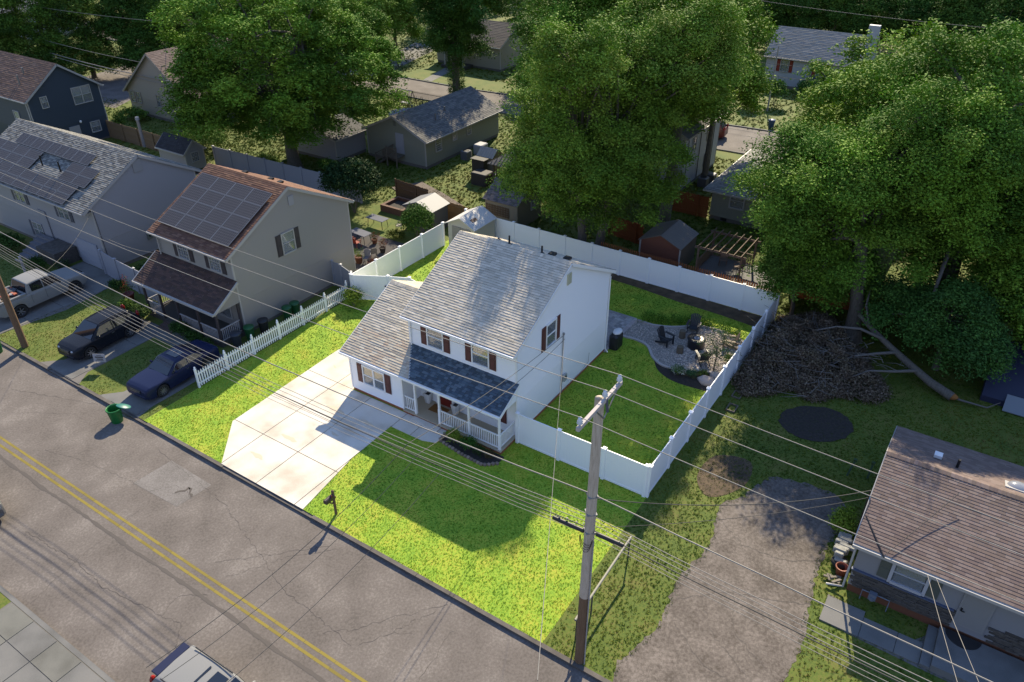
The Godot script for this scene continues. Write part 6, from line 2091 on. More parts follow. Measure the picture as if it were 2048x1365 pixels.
	for i in 7:
		var rf := MB.new()
		rf.bar(Vector3(-6.4 + i * 0.5, 2.42, -21.3), Vector3(-6.4 + i * 0.5, 2.42, -24.9), 0.05, 0.12)
		put("rafter", rf, pw, pe)
	for i in 14:
		var dk := MB.new()
		dk.bx(Vector3(-6.5, 0.4, -21.4 - i * 0.24), Vector3(-1.2, 0.44, -21.63 - i * 0.24), jit(Color(1.3, 1.35, 1.4), 0.1))
		put("deck_board", dk, mat("deck_grey", 0.1, 0.1, 0.1, 0.8), pe)
	railing(pe, Vector3(-6.4, 0.44, -24.5), Vector3(-3.4, 0.44, -24.5), pw, 0.16)
	railing(pe, Vector3(-6.4, 0.44, -21.7), Vector3(-6.4, 0.44, -24.4), pw, 0.16)
	garden_seat("garden_armchair", "dark brown garden armchair inside the pergola", Vector3(-5.2, 0.44, -23.6), 0.3, pw)
	garden_seat("garden_armchair", "dark brown garden armchair on the deck right of the pergola", Vector3(-3.9, 0.44, -23.0), -0.8, pw)
	# gazebo, playhouse, hot tub, steps area behind
	var gz := thing("gazebo", "gazebo with ribbed brown metal roof under the big middle tree", "gazebo", Vector3(-25.6, 0, -29.8))
	var gw2 := mat("gazebo_brown", 0.075, 0.055, 0.04, 0.7)
	for x in [-27.6, -23.8]:
		for z in [-27.8, -31.6]:
			var p := MB.new()
			p.bx(Vector3(x - 0.07, 0, z - 0.07), Vector3(x + 0.07, 2.25, z + 0.07))
			put("post", p, gw2, gz)
	var apex := Vector3(-25.7, 3.5, -29.7)
	var cn := [Vector3(-28.0, 2.2, -27.4), Vector3(-23.4, 2.2, -27.4), Vector3(-23.4, 2.2, -32.0), Vector3(-28.0, 2.2, -32.0)]
	for i in 4:
		var a: Vector3 = cn[i]
		var e: Vector3 = cn[(i + 1) % 4]
		var rf := MB.new()
		rf.slab(PackedVector3Array([a, e, apex]), Vector3(0, -0.04, 0))
		for k in range(1, 14):
			var u := k / 14.0
			var up_to := minf(u, 1.0 - u) * 2.0
			rf.bar(a.lerp(e, u) + UP * 0.02, a.lerp(e, u).lerp(apex + (e - a) * (u - 0.5), up_to * 0.97) + UP * 0.02, 0.05, 0.05, UP, Color(0.75, 0.75, 0.75))
		put("roof_panel", rf, mat("gazebo_roof", 0.12, 0.105, 0.09, 0.6), gz)
	garden_seat("garden_chair_white", "white moulded chair in front of the gazebo", Vector3(-28.3, 0, -28.6), 0.4, mat("chair_pale", 0.28, 0.28, 0.29, 0.5))
	var plh := thing("small_shed", "little tan shed with white ribbed roof beside the bungalow", "shed", Vector3(-30.0, 0, -30.5))
	var pm := MB.new()
	pm.bx(Vector3(-30.6, 0, -31.2), Vector3(-29.0, 1.7, -29.8))
	pm.slab(PackedVector3Array([Vector3(-29.0, 1.7, -29.8), Vector3(-29.0, 1.7, -31.2), Vector3(-29.0, 2.25, -30.5)]), Vector3(-1.6, 0, 0))
	put("wall", pm, tm, plh)
	for s in [-1.0, 1.0]:
		for k in 7:
			var rr := MB.new()
			rr.bar(Vector3(-30.65 + k * 0.26, 1.7, -30.5 + s * 0.85), Vector3(-30.65 + k * 0.26, 2.34, -30.5), 0.24, 0.05, UP, jit(Color.WHITE, 0.08))
			put("roof_rib", rr, mat("rib_pale", 0.24, 0.225, 0.2, 0.6), plh)
	var bx := MB.new()
	bx.cbox(Vector3(-28.9, 0.55, -27.9), Vector3(1.6, 1.1, 1.3), 0.06)
	solo("storage_box", bx, mat("box_dark", 0.028, 0.025, 0.024, 0.7), "dark brown covered box standing on the bungalow's lawn", "box")
	var sc := MB.new()
	sc.bx(Vector3(-30.6, 0, -29.3), Vector3(-29.3, 1.7, -28.7))
	sc.bx(Vector3(-30.7, 1.7, -29.4), Vector3(-29.2, 1.78, -28.6), Color(4.5, 3.8, 3.2))
	solo("cabinet", sc, mat("box_dark"), "tall black cabinet with tan top behind the covered box", "cabinet")
	var ac := mat("ac_grey", 0.12, 0.125, 0.14, 0.6)
	for q in [[Vector3(-33.9, 0, -32.3), "grey air conditioner beside the sage bungalow's long wall"], [Vector3(-12.35, 0, -38.1), "air conditioner nearest the pale house corner"], [Vector3(-12.1, 0, -39.3), "air conditioner farther back beside the pale house"]]:
		var t := thing("air_conditioner", q[1], "air conditioner", q[0], 0, "outdoor air conditioners")
		var c := MB.new()
		c.cbox(q[0] + UP * 0.42, Vector3(0.8, 0.84, 0.8), 0.06)
		for k in 8:
			c.box(q[0] + Vector3(0, 0.12 + k * 0.085, 0), Vector3(0.815, 0.03, 0.815), Basis(), Color(0.5, 0.5, 0.5))
		put("case", c, ac, t)
		var f := MB.new()
		f.drum(q[0] + UP * 0.84, 0.32, 0.3, 0.02, 16)
		put("fan_grille", f, mat("black_metal"), t)
	for q in [[-33.5, 1.5, -34.4]]:
		var w := MB.new()
		w.cbox(Vector3(-33.6, 0.5, -34.3), Vector3(1.0, 1.0, 1.2), 0.08)
		solo("covered_unit", w, mat("chair_pale"), "white covered box behind the bungalow's air conditioner", "box")
	ground_sheet("terrace", pv([-35.0, -22.7, -33.6, -25.2, -30.3, -24.1, -26.0, -22.3, -27.0, -20.2, -33.5, -22.0]), 0.06, mat("terrace_brown", 0.12, 0.095, 0.078, 0.9), "brown concrete slab behind the board fence")
	# trampoline, swing and black railings by the back street
	var tp := thing("trampoline", "round trampoline with dark net behind the sage bungalow", "trampoline", Vector3(-46.5, 0, -38.5))
	var md := MB.new()
	md.drum(Vector3(-46.5, 0.85, -38.5), 1.9, 1.9, 0.03, 24)
	put("mat", md, mat("mat_grey", 0.16, 0.16, 0.17, 0.6), tp)
	for i in 6:
		var a := TAU * i / 6
		var p := MB.new()
		p.tube([Vector3(-46.5 + cos(a) * 1.95, 0, -38.5 + sin(a) * 1.95), Vector3(-46.5 + cos(a) * 1.95, 2.4, -38.5 + sin(a) * 1.95)], 0.03, 0.03, 6)
		put("pole", p, mat("black_metal"), tp)
	var nt := MB.new()
	for i in 36:
		var a := TAU * i / 36
		nt.bar(Vector3(-46.5 + cos(a) * 1.93, 0.9, -38.5 + sin(a) * 1.93), Vector3(-46.5 + cos(a) * 1.93, 2.3, -38.5 + sin(a) * 1.93), 0.02, 0.02)
	put("net", nt, mat("black_metal"), tp, true)
	var sw := thing("swing_set", "metal swing frame near the black railings", "swing", Vector3(-50, 0, -42.5))
	for x in [-51.0, -48.8]:
		for s in [-1.0, 1.0]:
			var l := MB.new()
			l.tube([Vector3(x, 2.0, -42.5), Vector3(x, 0, -42.5 + s * 0.8)], 0.04, 0.04, 6)
			put("leg", l, mat("black_metal"), sw)
	var tb := MB.new()
	tb.tube([Vector3(-51.0, 2.0, -42.5), Vector3(-48.8, 2.0, -42.5)], 0.04, 0.04, 6)
	tb.box(Vector3(-49.9, 0.55, -42.5), Vector3(1.3, 0.05, 0.45))
	tb.bar(Vector3(-50.5, 2.0, -42.5), Vector3(-50.5, 0.55, -42.5), 0.02, 0.02)
	tb.bar(Vector3(-49.3, 2.0, -42.5), Vector3(-49.3, 0.55, -42.5), 0.02, 0.02)
	put("bench", tb, mat("steel_dim"), sw)
	var ir := thing("black_railings", "black metal railings along the back street", "fence", Vector3(-52, 0, -45))
	for y in [0.15, 1.1]:
		var r := MB.new()
		r.bar(Vector3(-58, y, -44.6), Vector3(-44.5, y, -45.0), 0.03, 0.04)
		put("rail", r, mat("black_metal"), ir)
	var bar := MB.new()
	bar.bx(Vector3(-0.012, 0, -0.012), Vector3(0.012, 1.25, 0.012))
	var bmesh := bar.mesh()
	for i in 90:
		var o := put("bar", bmesh, mat("black_metal"), ir)
		o.transform = o.transform * Transform3D(Basis(), Vector3(-58 + i * 0.15, 0, lerpf(-44.6, -45.0, i / 90.0)))
	# taupe house's back garden
	table_set(Vector3(-30.5, 0, -15.9), "grey garden table farther from the taupe house", 0.0)
	table_set(Vector3(-29.8, 0, -13.2), "grey patio table among the red chairs", -0.08)
	var red := mat("chair_red", 0.24, 0.035, 0.018, 0.55)
	garden_seat("red_chair", "red chair left of its twin at the patio table", Vector3(-30.1, 0, -12.3), PI, red, "red patio chairs")
	garden_seat("red_chair", "red chair nearest the white fence at the patio table", Vector3(-29.3, 0, -12.2), PI, red, "red patio chairs")
	garden_seat("pale_chair", "pale chair near the gate in the next garden", Vector3(-27.1, 0, -11.6), -2.2, mat("chair_cream", 0.2, 0.18, 0.155, 0.6))
	garden_seat("pale_chair", "pale chair between the tables' far end and the leafy bush", Vector3(-28.6, 0, -16.3), -1.2, mat("chair_cream"))
	garden_seat("pale_chair", "low dark chair beside the pale chair", Vector3(-26.9, 0, -10.7), 0.5, mat("table_grey"))
	var terracotta := mat("terracotta", 0.12, 0.045, 0.025, 0.85)
	pot_plant("bright green plant in a terracotta pot near the gate", Vector3(-27.4, 0, -10.4), 0.3, 0.6, terracotta, [Color(0.1, 0.18, 0.02), Color(0.14, 0.2, 0.03)])
	pot_plant("orange flowers in a dark pot by the white fence", Vector3(-27.1, 0, -12.6), 0.24, 0.7, mat("mulch"), [Color(0.2, 0.06, 0.02), Color(0.05, 0.09, 0.02), Color(0.15, 0.04, 0.015)])
	pot_plant("red flowers in a terracotta pot behind the red chairs", Vector3(-28.6, 0, -13.4), 0.22, 0.5, terracotta, [Color(0.2, 0.035, 0.015), Color(0.05, 0.09, 0.02)])
	pot_plant("rusty leafed pot hard against the taupe house wall", Vector3(-26.0, 0, -10.2), 0.22, 0.4, terracotta, [Color(0.16, 0.04, 0.02), Color(0.08, 0.05, 0.02)])
	ground_sheet("terrace", pv([-31.5, -14.6, -24.4, -14.6, -24.4, -9.4, -31.5, -9.4]), 0.014, mat("gravel_dim_sheet", 0.06, 0.055, 0.055, 0.95), "grey stony terrace behind the taupe house")
	var hb := thing("hot_tub", "square brown planter tub with dark inside beside the grey shed", "tub", Vector3(-31.5, 0, -19.4))
	var ht := MB.new()
	ht.bx(Vector3(-32.4, 0, -18.6), Vector3(-30.0, 0.55, -18.35))
	ht.bx(Vector3(-32.4, 0, -20.6), Vector3(-30.0, 0.55, -20.35))
	ht.bx(Vector3(-32.4, 0, -20.35), Vector3(-32.15, 0.55, -18.6))
	ht.bx(Vector3(-30.25, 0, -20.35), Vector3(-30.0, 0.55, -18.6))
	put("rim", ht, mat("tub_brown", 0.11, 0.055, 0.035, 0.8), hb)
	var hw := MB.new()
	hw.bx(Vector3(-32.15, 0, -20.35), Vector3(-30.25, 0.3, -18.6))
	put("inside", hw, mat("mulch"), hb)
	var gr2 := [Color(0.022, 0.06, 0.012), Color(0.035, 0.08, 0.015), Color(0.05, 0.1, 0.018)]
	shrub("bush", "big dark spreading evergreen behind the taupe house", "bush", Vector3(-33.9, 0, -16.9), Vector3(3.0, 4.6, 2.4), 900, 0.42, [Color(0.016, 0.04, 0.014), Color(0.025, 0.055, 0.018), Color(0.035, 0.07, 0.02)])
	shrub("bush", "leafy green bush leaning over the white fence", "bush", Vector3(-26.1, 0, -15.6), Vector3(1.5, 2.9, 1.4), 420, 0.34, [Color(0.04, 0.1, 0.015), Color(0.06, 0.13, 0.018), Color(0.08, 0.15, 0.02)])
	shrub("bush", "yellow tinged low bush before the grey shed", "bush", Vector3(-27.9, 0, -14.9), Vector3(0.9, 0.6, 0.8), 90, 0.24, [Color(0.09, 0.1, 0.015), Color(0.06, 0.09, 0.012)])
	# front gardens on the left
	shrub("bush", "dark flowering bush under the taupe house porch rail", "bush", Vector3(-29.6, 0, 2.9), Vector3(0.9, 1.0, 0.5), 150, 0.22, gr2)
	shrub("bush", "second dark bush along the taupe house porch", "bush", Vector3(-28.3, 0, 3.0), Vector3(0.8, 0.8, 0.45), 120, 0.22, gr2)
	shrub("bush", "green bush at the taupe house's corner by the grey bin", "bush", Vector3(-27.2, 0, 3.0), Vector3(0.6, 0.7, 0.45), 90, 0.2, gr2)
	shrub("bush", "leafy bush with pale twigs left of the porch steps", "bush", Vector3(-33.4, 0, 3.0), Vector3(0.8, 1.0, 0.6), 140, 0.22, [Color(0.05, 0.1, 0.02), Color(0.08, 0.13, 0.03)])
	shrub("bush", "airy light green shrub before the porch's left end", "bush", Vector3(-34.4, 0, 3.3), Vector3(0.6, 1.3, 0.55), 110, 0.2, [Color(0.08, 0.14, 0.02), Color(0.06, 0.12, 0.02)])
	shrub("bush", "low green shrubs in the bed under the vinyl fence", "bush", Vector3(-38.3, 0, 1.5), Vector3(0.9, 0.6, 0.5), 120, 0.2, gr2)
	shrub("bush", "dark shrub in the stone bed below the grey house stairs", "bush", Vector3(-45.6, 0, 2.9), Vector3(0.9, 0.9, 0.7), 140, 0.24, gr2)
	shrub("bush", "big dark shrub at the grey house steps' left", "bush", Vector3(-50.6, 0, 2.2), Vector3(1.7, 1.1, 1.0), 260, 0.26, gr2)
	shrub("bush", "round bush with white flowers beside the garage", "bush", Vector3(-44.4, 0, 1.8), Vector3(0.6, 0.6, 0.5), 80, 0.2, [Color(0.03, 0.07, 0.015), Color(0.12, 0.12, 0.1), Color(0.05, 0.09, 0.02)])
	pot_plant("red flowering standard in a red pot by the vinyl fence", Vector3(-36.2, 0, 2.0), 0.34, 1.2, mat("pot_red", 0.11, 0.018, 0.012, 0.5), [Color(0.04, 0.08, 0.015), Color(0.05, 0.09, 0.02), Color(0.24, 0.02, 0.015)], 0.2)
	shrub("bush", "spiky leaved plant behind the vinyl fence", "bush", Vector3(-38.5, 0, -0.8), Vector3(0.6, 0.9, 0.6), 60, 0.3, [Color(0.06, 0.11, 0.03), Color(0.09, 0.14, 0.04)])
	var post := thing("lamp_post", "white wooden post with crossarm in the grey house's bed", "post", Vector3(-45.0, 0, 4.0))
	var pp := MB.new()
	pp.cbox(Vector3(-45.0, 0.85, 4.0), Vector3(0.14, 1.7, 0.14), 0.012)
	pp.bar(Vector3(-45.6, 1.3, 4.05), Vector3(-44.9, 1.3, 4.0), 0.06, 0.1)
	put("post", pp, mat("post_pale", 0.26, 0.26, 0.27, 0.6), post)
	for q in [[-25.95, 1.75, 0.3, "dark grey lidded dustbin at the porch corner of the taupe house", "plastic_slate"], [-25.9, 0.8, 0.29, "green wheeled bin beside the dark dustbin", "plastic_green"], [-25.75, -2.1, 0.28, "green dustbin farther back along the taupe wall", "plastic_green"], [-25.75, -2.75, 0.28, "green dustbin farthest back along the taupe wall", "plastic_green"], [-25.8, -0.2, 0.3, "black dustbin in the middle of the row along the taupe wall", "plastic_black"]]:
		bin(q[3], Vector3(q[0], 0, q[1]), q[2], mat(q[4], 0.03, 0.035, 0.045, 0.5) if q[4] == "plastic_slate" else mat(q[4], 0.012, 0.085, 0.025, 0.5), true)


func bin(label: String, at: Vector3, r: float, m: Material, lid: bool) -> Node3D:
	var t := thing("dustbin", label, "bin", at)
	var b := MB.new()
	b.lathe(at, [Vector2(0.001, 0), Vector2(r * 0.78, 0), Vector2(r, 0.78), Vector2(r * 1.1, 0.79), Vector2(r * 1.1, 0.85), Vector2(r * 0.96, 0.85), Vector2(r * 0.92, 0.78), Vector2(r * 0.72, 0.04), Vector2(0.001, 0.04)], 18)
	for k in 8:
		var a := TAU * k / 8
		b.bar(at + Vector3(cos(a) * r * 0.79, 0.05, sin(a) * r * 0.79), at + Vector3(cos(a) * r * 0.99, 0.74, sin(a) * r * 0.99), 0.03, 0.012, Vector3(cos(a), 0, sin(a)), Color(0.8, 0.8, 0.8))
	put("body", b, m, t)
	for s in [-1, 1]:
		var h := MB.new()
		h.tube([at + Vector3(s * r * 1.05, 0.66, -0.09), at + Vector3(s * r * 1.25, 0.68, 0), at + Vector3(s * r * 1.05, 0.66, 0.09)], 0.014, 0.014, 5)
		put("handle", h, m, t)
	if lid:
		var l := MB.new()
		l.lathe(at + UP * 0.86, [Vector2(r * 1.12, 0), Vector2(r * 1.1, 0.04), Vector2(r * 0.5, 0.1), Vector2(0.001, 0.11)], 18)
		put("lid", l, m, t)
	return t


func wire(called: String, label: String, a: Vector3, b: Vector3, sag: float, r: float, m: Material, group := "", kinks := 0.0) -> void:
	var pts := []
	var k := 28
	for i in k + 1:
		var u := float(i) / k
		pts.append(a.lerp(b, u) - UP * sag * 4.0 * u * (1.0 - u) + UP * kinks * sin(i * 2.1))
	var mb := MB.new()
	mb.tube(pts, r, r, 5)
	solo(called, mb, m, label, "wire", group)


func insulator(mb: MB, at: Vector3) -> void:
	mb.lathe(at, [Vector2(0.02, -0.1), Vector2(0.05, 0), Vector2(0.09, 0.03), Vector2(0.05, 0.06), Vector2(0.085, 0.1), Vector2(0.05, 0.13), Vector2(0.06, 0.2), Vector2(0.001, 0.22)], 12)


func build_street_things() -> void:
	var pole := mat("wood_pole")
	var steel := mat("steel")
	var p := thing("utility_pole", "tall weathered utility pole with crossarm in front of the white fence", "utility pole", Vector3(1.55, 0, 9.05))
	var s := MB.new()
	s.lathe(Vector3(1.53, -0.3, 9.08), [Vector2(0.19, 0), Vector2(0.185, 4.0), Vector2(0.165, 8), Vector2(0.14, 12.35), Vector2(0.001, 12.4)], 14)
	put("shaft", s, pole, p)
	var low := MB.new()
	low.lathe(Vector3(1.53, -0.2, 9.08), [Vector2(0.194, 0), Vector2(0.191, 2.6), Vector2(0.186, 3.8)], 14)
	put("treated_base", low, mat("wood_pole_brown"), p)
	var arm := MB.new()
	arm.bar(Vector3(1.72, 12.1, 10.72), Vector3(1.72, 12.1, 8.12), 0.1, 0.13)
	put("crossarm", arm, mat("arm_grey", 0.42, 0.38, 0.36, 0.8), p)
	var br := MB.new()
	br.bar(Vector3(1.78, 12.08, 9.75), Vector3(1.72, 11.4, 9.1), 0.02, 0.05)
	br.bar(Vector3(1.78, 12.08, 8.5), Vector3(1.72, 11.4, 9.1), 0.02, 0.05)
	put("brace", br, steel, p)
	for z in [10.6, 9.15, 8.25]:
		var i := MB.new()
		insulator(i, Vector3(1.72, 12.22, z))
		put("insulator", i, mat("porcelain", 0.62, 0.66, 0.7, 0.2), p)
	var cut := MB.new()
	cut.tube([Vector3(1.75, 12.1, 9.1), Vector3(1.82, 11.7, 9.12)], 0.05, 0.04, 8)
	put("cutout", cut, mat("shutter_slate", 0.07, 0.075, 0.1), p)
	for q in [[0.2, 1.35, 6.62], [1.8, 2.75, 6.78]]:
		var c := MB.new()
		c.tube([Vector3(q[0], q[2], 9.12), Vector3(q[0] + 0.06, q[2], 9.12), Vector3(q[1] - 0.06, q[2] + 0.03, 9.12), Vector3(q[1], q[2] + 0.03, 9.12)], 0.075, 0.075, 10)
		put("cable_closure", c, mat("plastic_black"), p)
	var hw := MB.new()
	for i in 18:
		var x := rng.randf_range(0.1, 2.6)
		var y := 6.78 + rng.randf_range(-0.12, 0.12) + (x - 1.3) * 0.06
		hw.box(Vector3(x, y, 9.12 + rng.randf_range(-0.12, 0.12)), Vector3(rng.randf_range(0.02, 0.07), rng.randf_range(0.02, 0.05), 0.04), Basis(UP, rng.randf()))
	for y in [8.3, 7.55, 6.75]:
		hw.box(Vector3(1.53, y, 9.08), Vector3(0.33, 0.04, 0.33), Basis(UP, 0.78))
	put("cable_clamps", hw, mat("clamp_grey", 0.22, 0.22, 0.22, 0.6), p)
	var loop := MB.new()
	for i in 4:
		var pts := []
		for k in 9:
			var a := PI * k / 8
			pts.append(Vector3(1.53 - cos(a) * 0.22, 6.6 - sin(a) * (0.35 + 0.09 * i), 9.28 + 0.02 * i))
		loop.tube(pts, 0.01, 0.01, 4)
	put("cable_loops", loop, mat("plastic_black"), p)
	var cd := MB.new()
	cd.tube([Vector3(1.73, 6.4, 9.15), Vector3(1.74, 3.0, 9.15), Vector3(1.76, 0, 9.15)], 0.025, 0.025, 6)
	put("ground_wire_guard", cd, mat("conduit_grey"), p)
	var p2 := thing("utility_pole", "brown utility pole at the left edge between the lawns", "utility pole", Vector3(-36.55, 0, 8.8))
	var s2 := MB.new()
	s2.lathe(Vector3(-36.55, -0.3, 8.8), [Vector2(0.2, 0), Vector2(0.17, 7), Vector2(0.14, 12.4), Vector2(0.001, 12.42)], 12)
	put("shaft", s2, mat("wood_pole_brown"), p2)
	var a2 := MB.new()
	a2.bar(Vector3(-36.4, 12.1, 10.5), Vector3(-36.4, 12.1, 7.9), 0.1, 0.13)
	put("crossarm", a2, mat("arm_grey"), p2)
	var p3 := thing("utility_pole", "distant wooden pole with a grey transformer at the top left", "utility pole", Vector3(-97, 0, -26))
	var s3 := MB.new()
	s3.lathe(Vector3(-97, 0, -26), [Vector2(0.22, 0), Vector2(0.16, 9.4), Vector2(0.001, 9.45)], 10)
	put("shaft", s3, mat("wood_dim", 0.13, 0.115, 0.1, 0.9), p3)
	var a3 := MB.new()
	a3.bar(Vector3(-96.8, 9.1, -27.2), Vector3(-96.8, 9.1, -24.8), 0.12, 0.14)
	put("crossarm", a3, mat("wood_dim"), p3)
	var tr := MB.new()
	tr.drum(Vector3(-96.55, 6.3, -25.7), 0.28, 0.28, 0.8, 12)
	put("transformer", tr, mat("transformer_grey", 0.2, 0.21, 0.22, 0.5), p3)
	var p4 := thing("utility_pole", "thin pale pole on the lawn across the back street", "utility pole", Vector3(-14.8, 0, -63.8))
	var s4 := MB.new()
	s4.lathe(Vector3(-14.8, 0, -63.8), [Vector2(0.1, 0), Vector2(0.07, 7.0), Vector2(0.001, 7.02)], 8)
	put("shaft", s4, mat("pole_pale", 0.25, 0.24, 0.21, 0.7), p4)
	# wires
	var wm := mat("wire_pale", 0.25, 0.23, 0.2, 0.6)
	var wd := mat("wire_dark", 0.05, 0.048, 0.045, 0.6)
	var k := 0
	for q in [[10.6, 10.4, "power wire on the outer, street side insulator"], [9.15, 9.0, "power wire on the middle insulator of the crossarm"], [8.25, 8.0, "power wire on the inner, house side insulator"]]:
		wire("power_wire", q[2] + ", running left", Vector3(1.72, 12.44, q[0]), Vector3(-36.5, 12.4, q[1]), 0.55, 0.012, wm)
		wire("power_wire", q[2] + ", running right", Vector3(1.72, 12.44, q[0]), Vector3(42, 12.9, q[0] + 0.3), 0.5, 0.012, wm)
		k += 1
	for q in [[8.35, 0.75, 0.022, "thick twisted cable highest below the crossarm", wm], [7.45, 0.85, 0.013, "upper cable of the bundle between the poles", wm], [7.3, 0.95, 0.011, "second cable of the bundle between the poles", wm], [7.1, 1.0, 0.013, "third cable of the bundle between the poles", wm], [6.85, 0.75, 0.02, "thick black bound cable through the closures", wd], [6.7, 0.85, 0.01, "thin strand under the black bound cable", wm], [6.55, 0.95, 0.01, "lowest thin strand between the poles", wm]]:
		wire("cable", q[3] + ", left span", Vector3(1.5, q[0], 9.1), Vector3(-36.5, q[0] + 0.1, 8.85), q[1], q[2], q[4], "", 0.012)
		wire("cable", q[3] + ", right span", Vector3(1.5, q[0], 9.1), Vector3(42, q[0] + 0.6, 9.4), q[1] * 0.8, q[2], q[4], "", 0.012)
	wire("cable", "slim service wire sloping from across the street to the white house's mast", Vector3(-7.15, 4.05, -4.55), Vector3(6.4, 17.2, 20.5), 0.1, 0.006, mat("wire_grey", 0.16, 0.155, 0.15, 0.6))
	wire("cable", "upper twisted service drop from the bundle to the white house's mast", Vector3(-7.15, 4.0, -4.55), Vector3(-6.1, 6.75, 9.0), 0.25, 0.012, wd)
	wire("cable", "lower looping service drop from the bundle to the white house's mast", Vector3(-7.15, 3.7, -4.6), Vector3(-5.6, 6.5, 9.0), 0.35, 0.012, wd)
	wire("cable", "first dark wire crossing the street from the bundle", Vector3(-6.1, 6.75, 9.0), Vector3(-7.3, 5.2, 19.5), 0.6, 0.012, wd)
	wire("cable", "second dark wire crossing the street from the bundle", Vector3(-5.6, 6.5, 9.0), Vector3(-6.6, 5.2, 19.5), 0.6, 0.01, wd)
	wire("cable", "third dark wire crossing the street from the bundle", Vector3(-4.4, 6.45, 9.05), Vector3(-5.2, 5.0, 19.5), 0.5, 0.01, wd)
	wire("cable", "drooping service drop from the pole to the brown roofed bungalow's mast", Vector3(1.7, 8.15, 9.0), Vector3(8.6, 3.7, -1.55), 0.5, 0.016, wd)
	wire("cable", "thin service wire from the pole to the brown roofed bungalow", Vector3(1.7, 6.9, 9.0), Vector3(8.65, 3.4, -1.5), 0.3, 0.01, wd)
	wire("cable", "short bracing wire across the brown roof", Vector3(9.8, 2.85, 0.7), Vector3(11.5, 4.25, -2.6), 0.05, 0.012, wd)
	wire("cable", "service wire crossing the path before the grey bungalow door, left of two", Vector3(11.3, 2.8, 0.8), Vector3(13.9, 4.2, 9.5), 0.1, 0.01, wm)
	wire("cable", "service wire crossing the path before the grey bungalow door, right of two", Vector3(11.6, 2.8, 0.8), Vector3(15.0, 4.2, 9.5), 0.1, 0.01, wm)
	wire("cable", "service drop to the grey house's corner", Vector3(-41.0, 4.4, 0.5), Vector3(-30, 7.0, 8.9), 0.3, 0.008, wd)
	wire("cable", "low wire along the grey house to the taupe house", Vector3(-41.2, 3.3, 0.6), Vector3(-33.2, 3.9, 1.0), 0.35, 0.01, wm)
	wire("power_wire", "top wire from the distant transformer pole", Vector3(-96.8, 9.2, -26), Vector3(-60, 9.6, -30), 0.4, 0.02, wm)
	wire("power_wire", "middle wire from the distant transformer pole", Vector3(-96.8, 5.6, -26), Vector3(-62, 6.2, -24), 0.35, 0.025, wm)
	wire("cable", "thick low cable from the distant transformer pole", Vector3(-96.8, 4.2, -26), Vector3(-64, 4.9, -23.4), 0.3, 0.05, wm)
	wire("cable", "second low cable from the distant transformer pole", Vector3(-96.8, 3.9, -26), Vector3(-64, 4.5, -23.4), 0.3, 0.035, wm)
	wire("power_wire", "wire above the red shuttered house's roof", Vector3(-32, 9.5, -80), Vector3(10, 9.0, -76), 0.6, 0.02, wm)
	wire("power_wire", "upper wire crossing the red shuttered house's front", Vector3(-40, 6.2, -60), Vector3(4, 6.2, -62), 0.5, 0.018, wd)
	wire("power_wire", "lower wire crossing the red shuttered house's front", Vector3(-40, 5.0, -60), Vector3(4, 4.9, -62), 0.5, 0.022, wd)
	# pipe railing on three legs by the lot line
	var pr := thing("pipe_railing", "long pale pipe railing on three legs beside the utility pole", "railing", Vector3(0.9, 0, 6))
	var rail := MB.new()
	rail.tube([Vector3(0.93, 1.15, 8.45), Vector3(0.86, 1.15, 3.6)], 0.05, 0.05, 8)
	put("rail", rail, mat("rail_pale", 0.3, 0.28, 0.22, 0.7), pr)
	for q in [Vector3(0.95, 0, 8.35), Vector3(0.9, 0, 7.05), Vector3(0.86, 0, 3.7)]:
		var l := MB.new()
		l.tube([q, q + UP * 1.15], 0.035, 0.035, 8)
		put("leg", l, mat("rail_shaded", 0.06, 0.055, 0.05, 0.7), pr)  # shade of the legs' unlit side is put into this darker colour
	# bins in the street, yard sign
	var b := bin("bright green open dustbin standing in the gutter", Vector3(-25.62, -0.12, 9.95), 0.36, mat("bin_green", 0.012, 0.14, 0.03, 0.45), false)
	var ld := MB.new()
	ld.lathe(Vector3(-25.45, 0.62, 9.5), [Vector2(0.36, 0), Vector2(0.35, 0.04), Vector2(0.15, 0.09), Vector2(0.001, 0.1)], 18, Basis(Vector3.RIGHT, -0.5))
	put("lid", ld, mat("lid_teal", 0.02, 0.14, 0.12, 0.45), b)
	bin("green dustbin cut by the left edge of the photo at the kerb", Vector3(-37.5, -0.12, 9.95), 0.34, mat("bin_green"), false)
	bin("blue recycling bin across the back street", Vector3(-12.5, 0, -57.8), 0.32, mat("bin_blue", 0.02, 0.06, 0.14, 0.5), true)
	var sg := thing("yard_sign", "small tilted white yard sign with black lettering between the drives", "sign", Vector3(-30.55, 0, 7.6))
	var bd := MB.new()
	var sb := Basis(UP, 0.5) * Basis(Vector3.RIGHT, -0.12)
	bd.box(Vector3(-30.55, 0.72, 7.6), Vector3(0.72, 0.5, 0.012), sb)
	put("board", bd, mat("sign_white", 0.3, 0.3, 0.33, 0.5), sg)
	var tx := MB.new()
	for row in [[0.15, 0.26, 0.035], [0.04, 0.5, 0.085], [-0.08, 0.34, 0.06], [-0.17, 0.5, 0.03]]:
		var x := -float(row[1]) * 0.5
		while x < row[1] * 0.5:
			var w := rng.randf_range(0.03, 0.07)
			tx.box(Vector3(-30.55, 0.72, 7.6) + sb * Vector3(x + w * 0.5, row[0], 0.009), Vector3(w * 0.75, row[2], 0.004), sb)
			x += w
	put("lettering", tx, mat("plastic_black"), sg)
	for x in [-0.25, 0.25]:
		var st := MB.new()
		st.tube([Vector3(-30.55, 0, 7.6) + sb * Vector3(x, 0, 0) * 1.0 + UP * 0.0, Vector3(-30.55, 0.5, 7.6) + sb * Vector3(x, 0, 0)], 0.006, 0.006, 4)
		put("stake", st, mat("steel_dim"), sg)
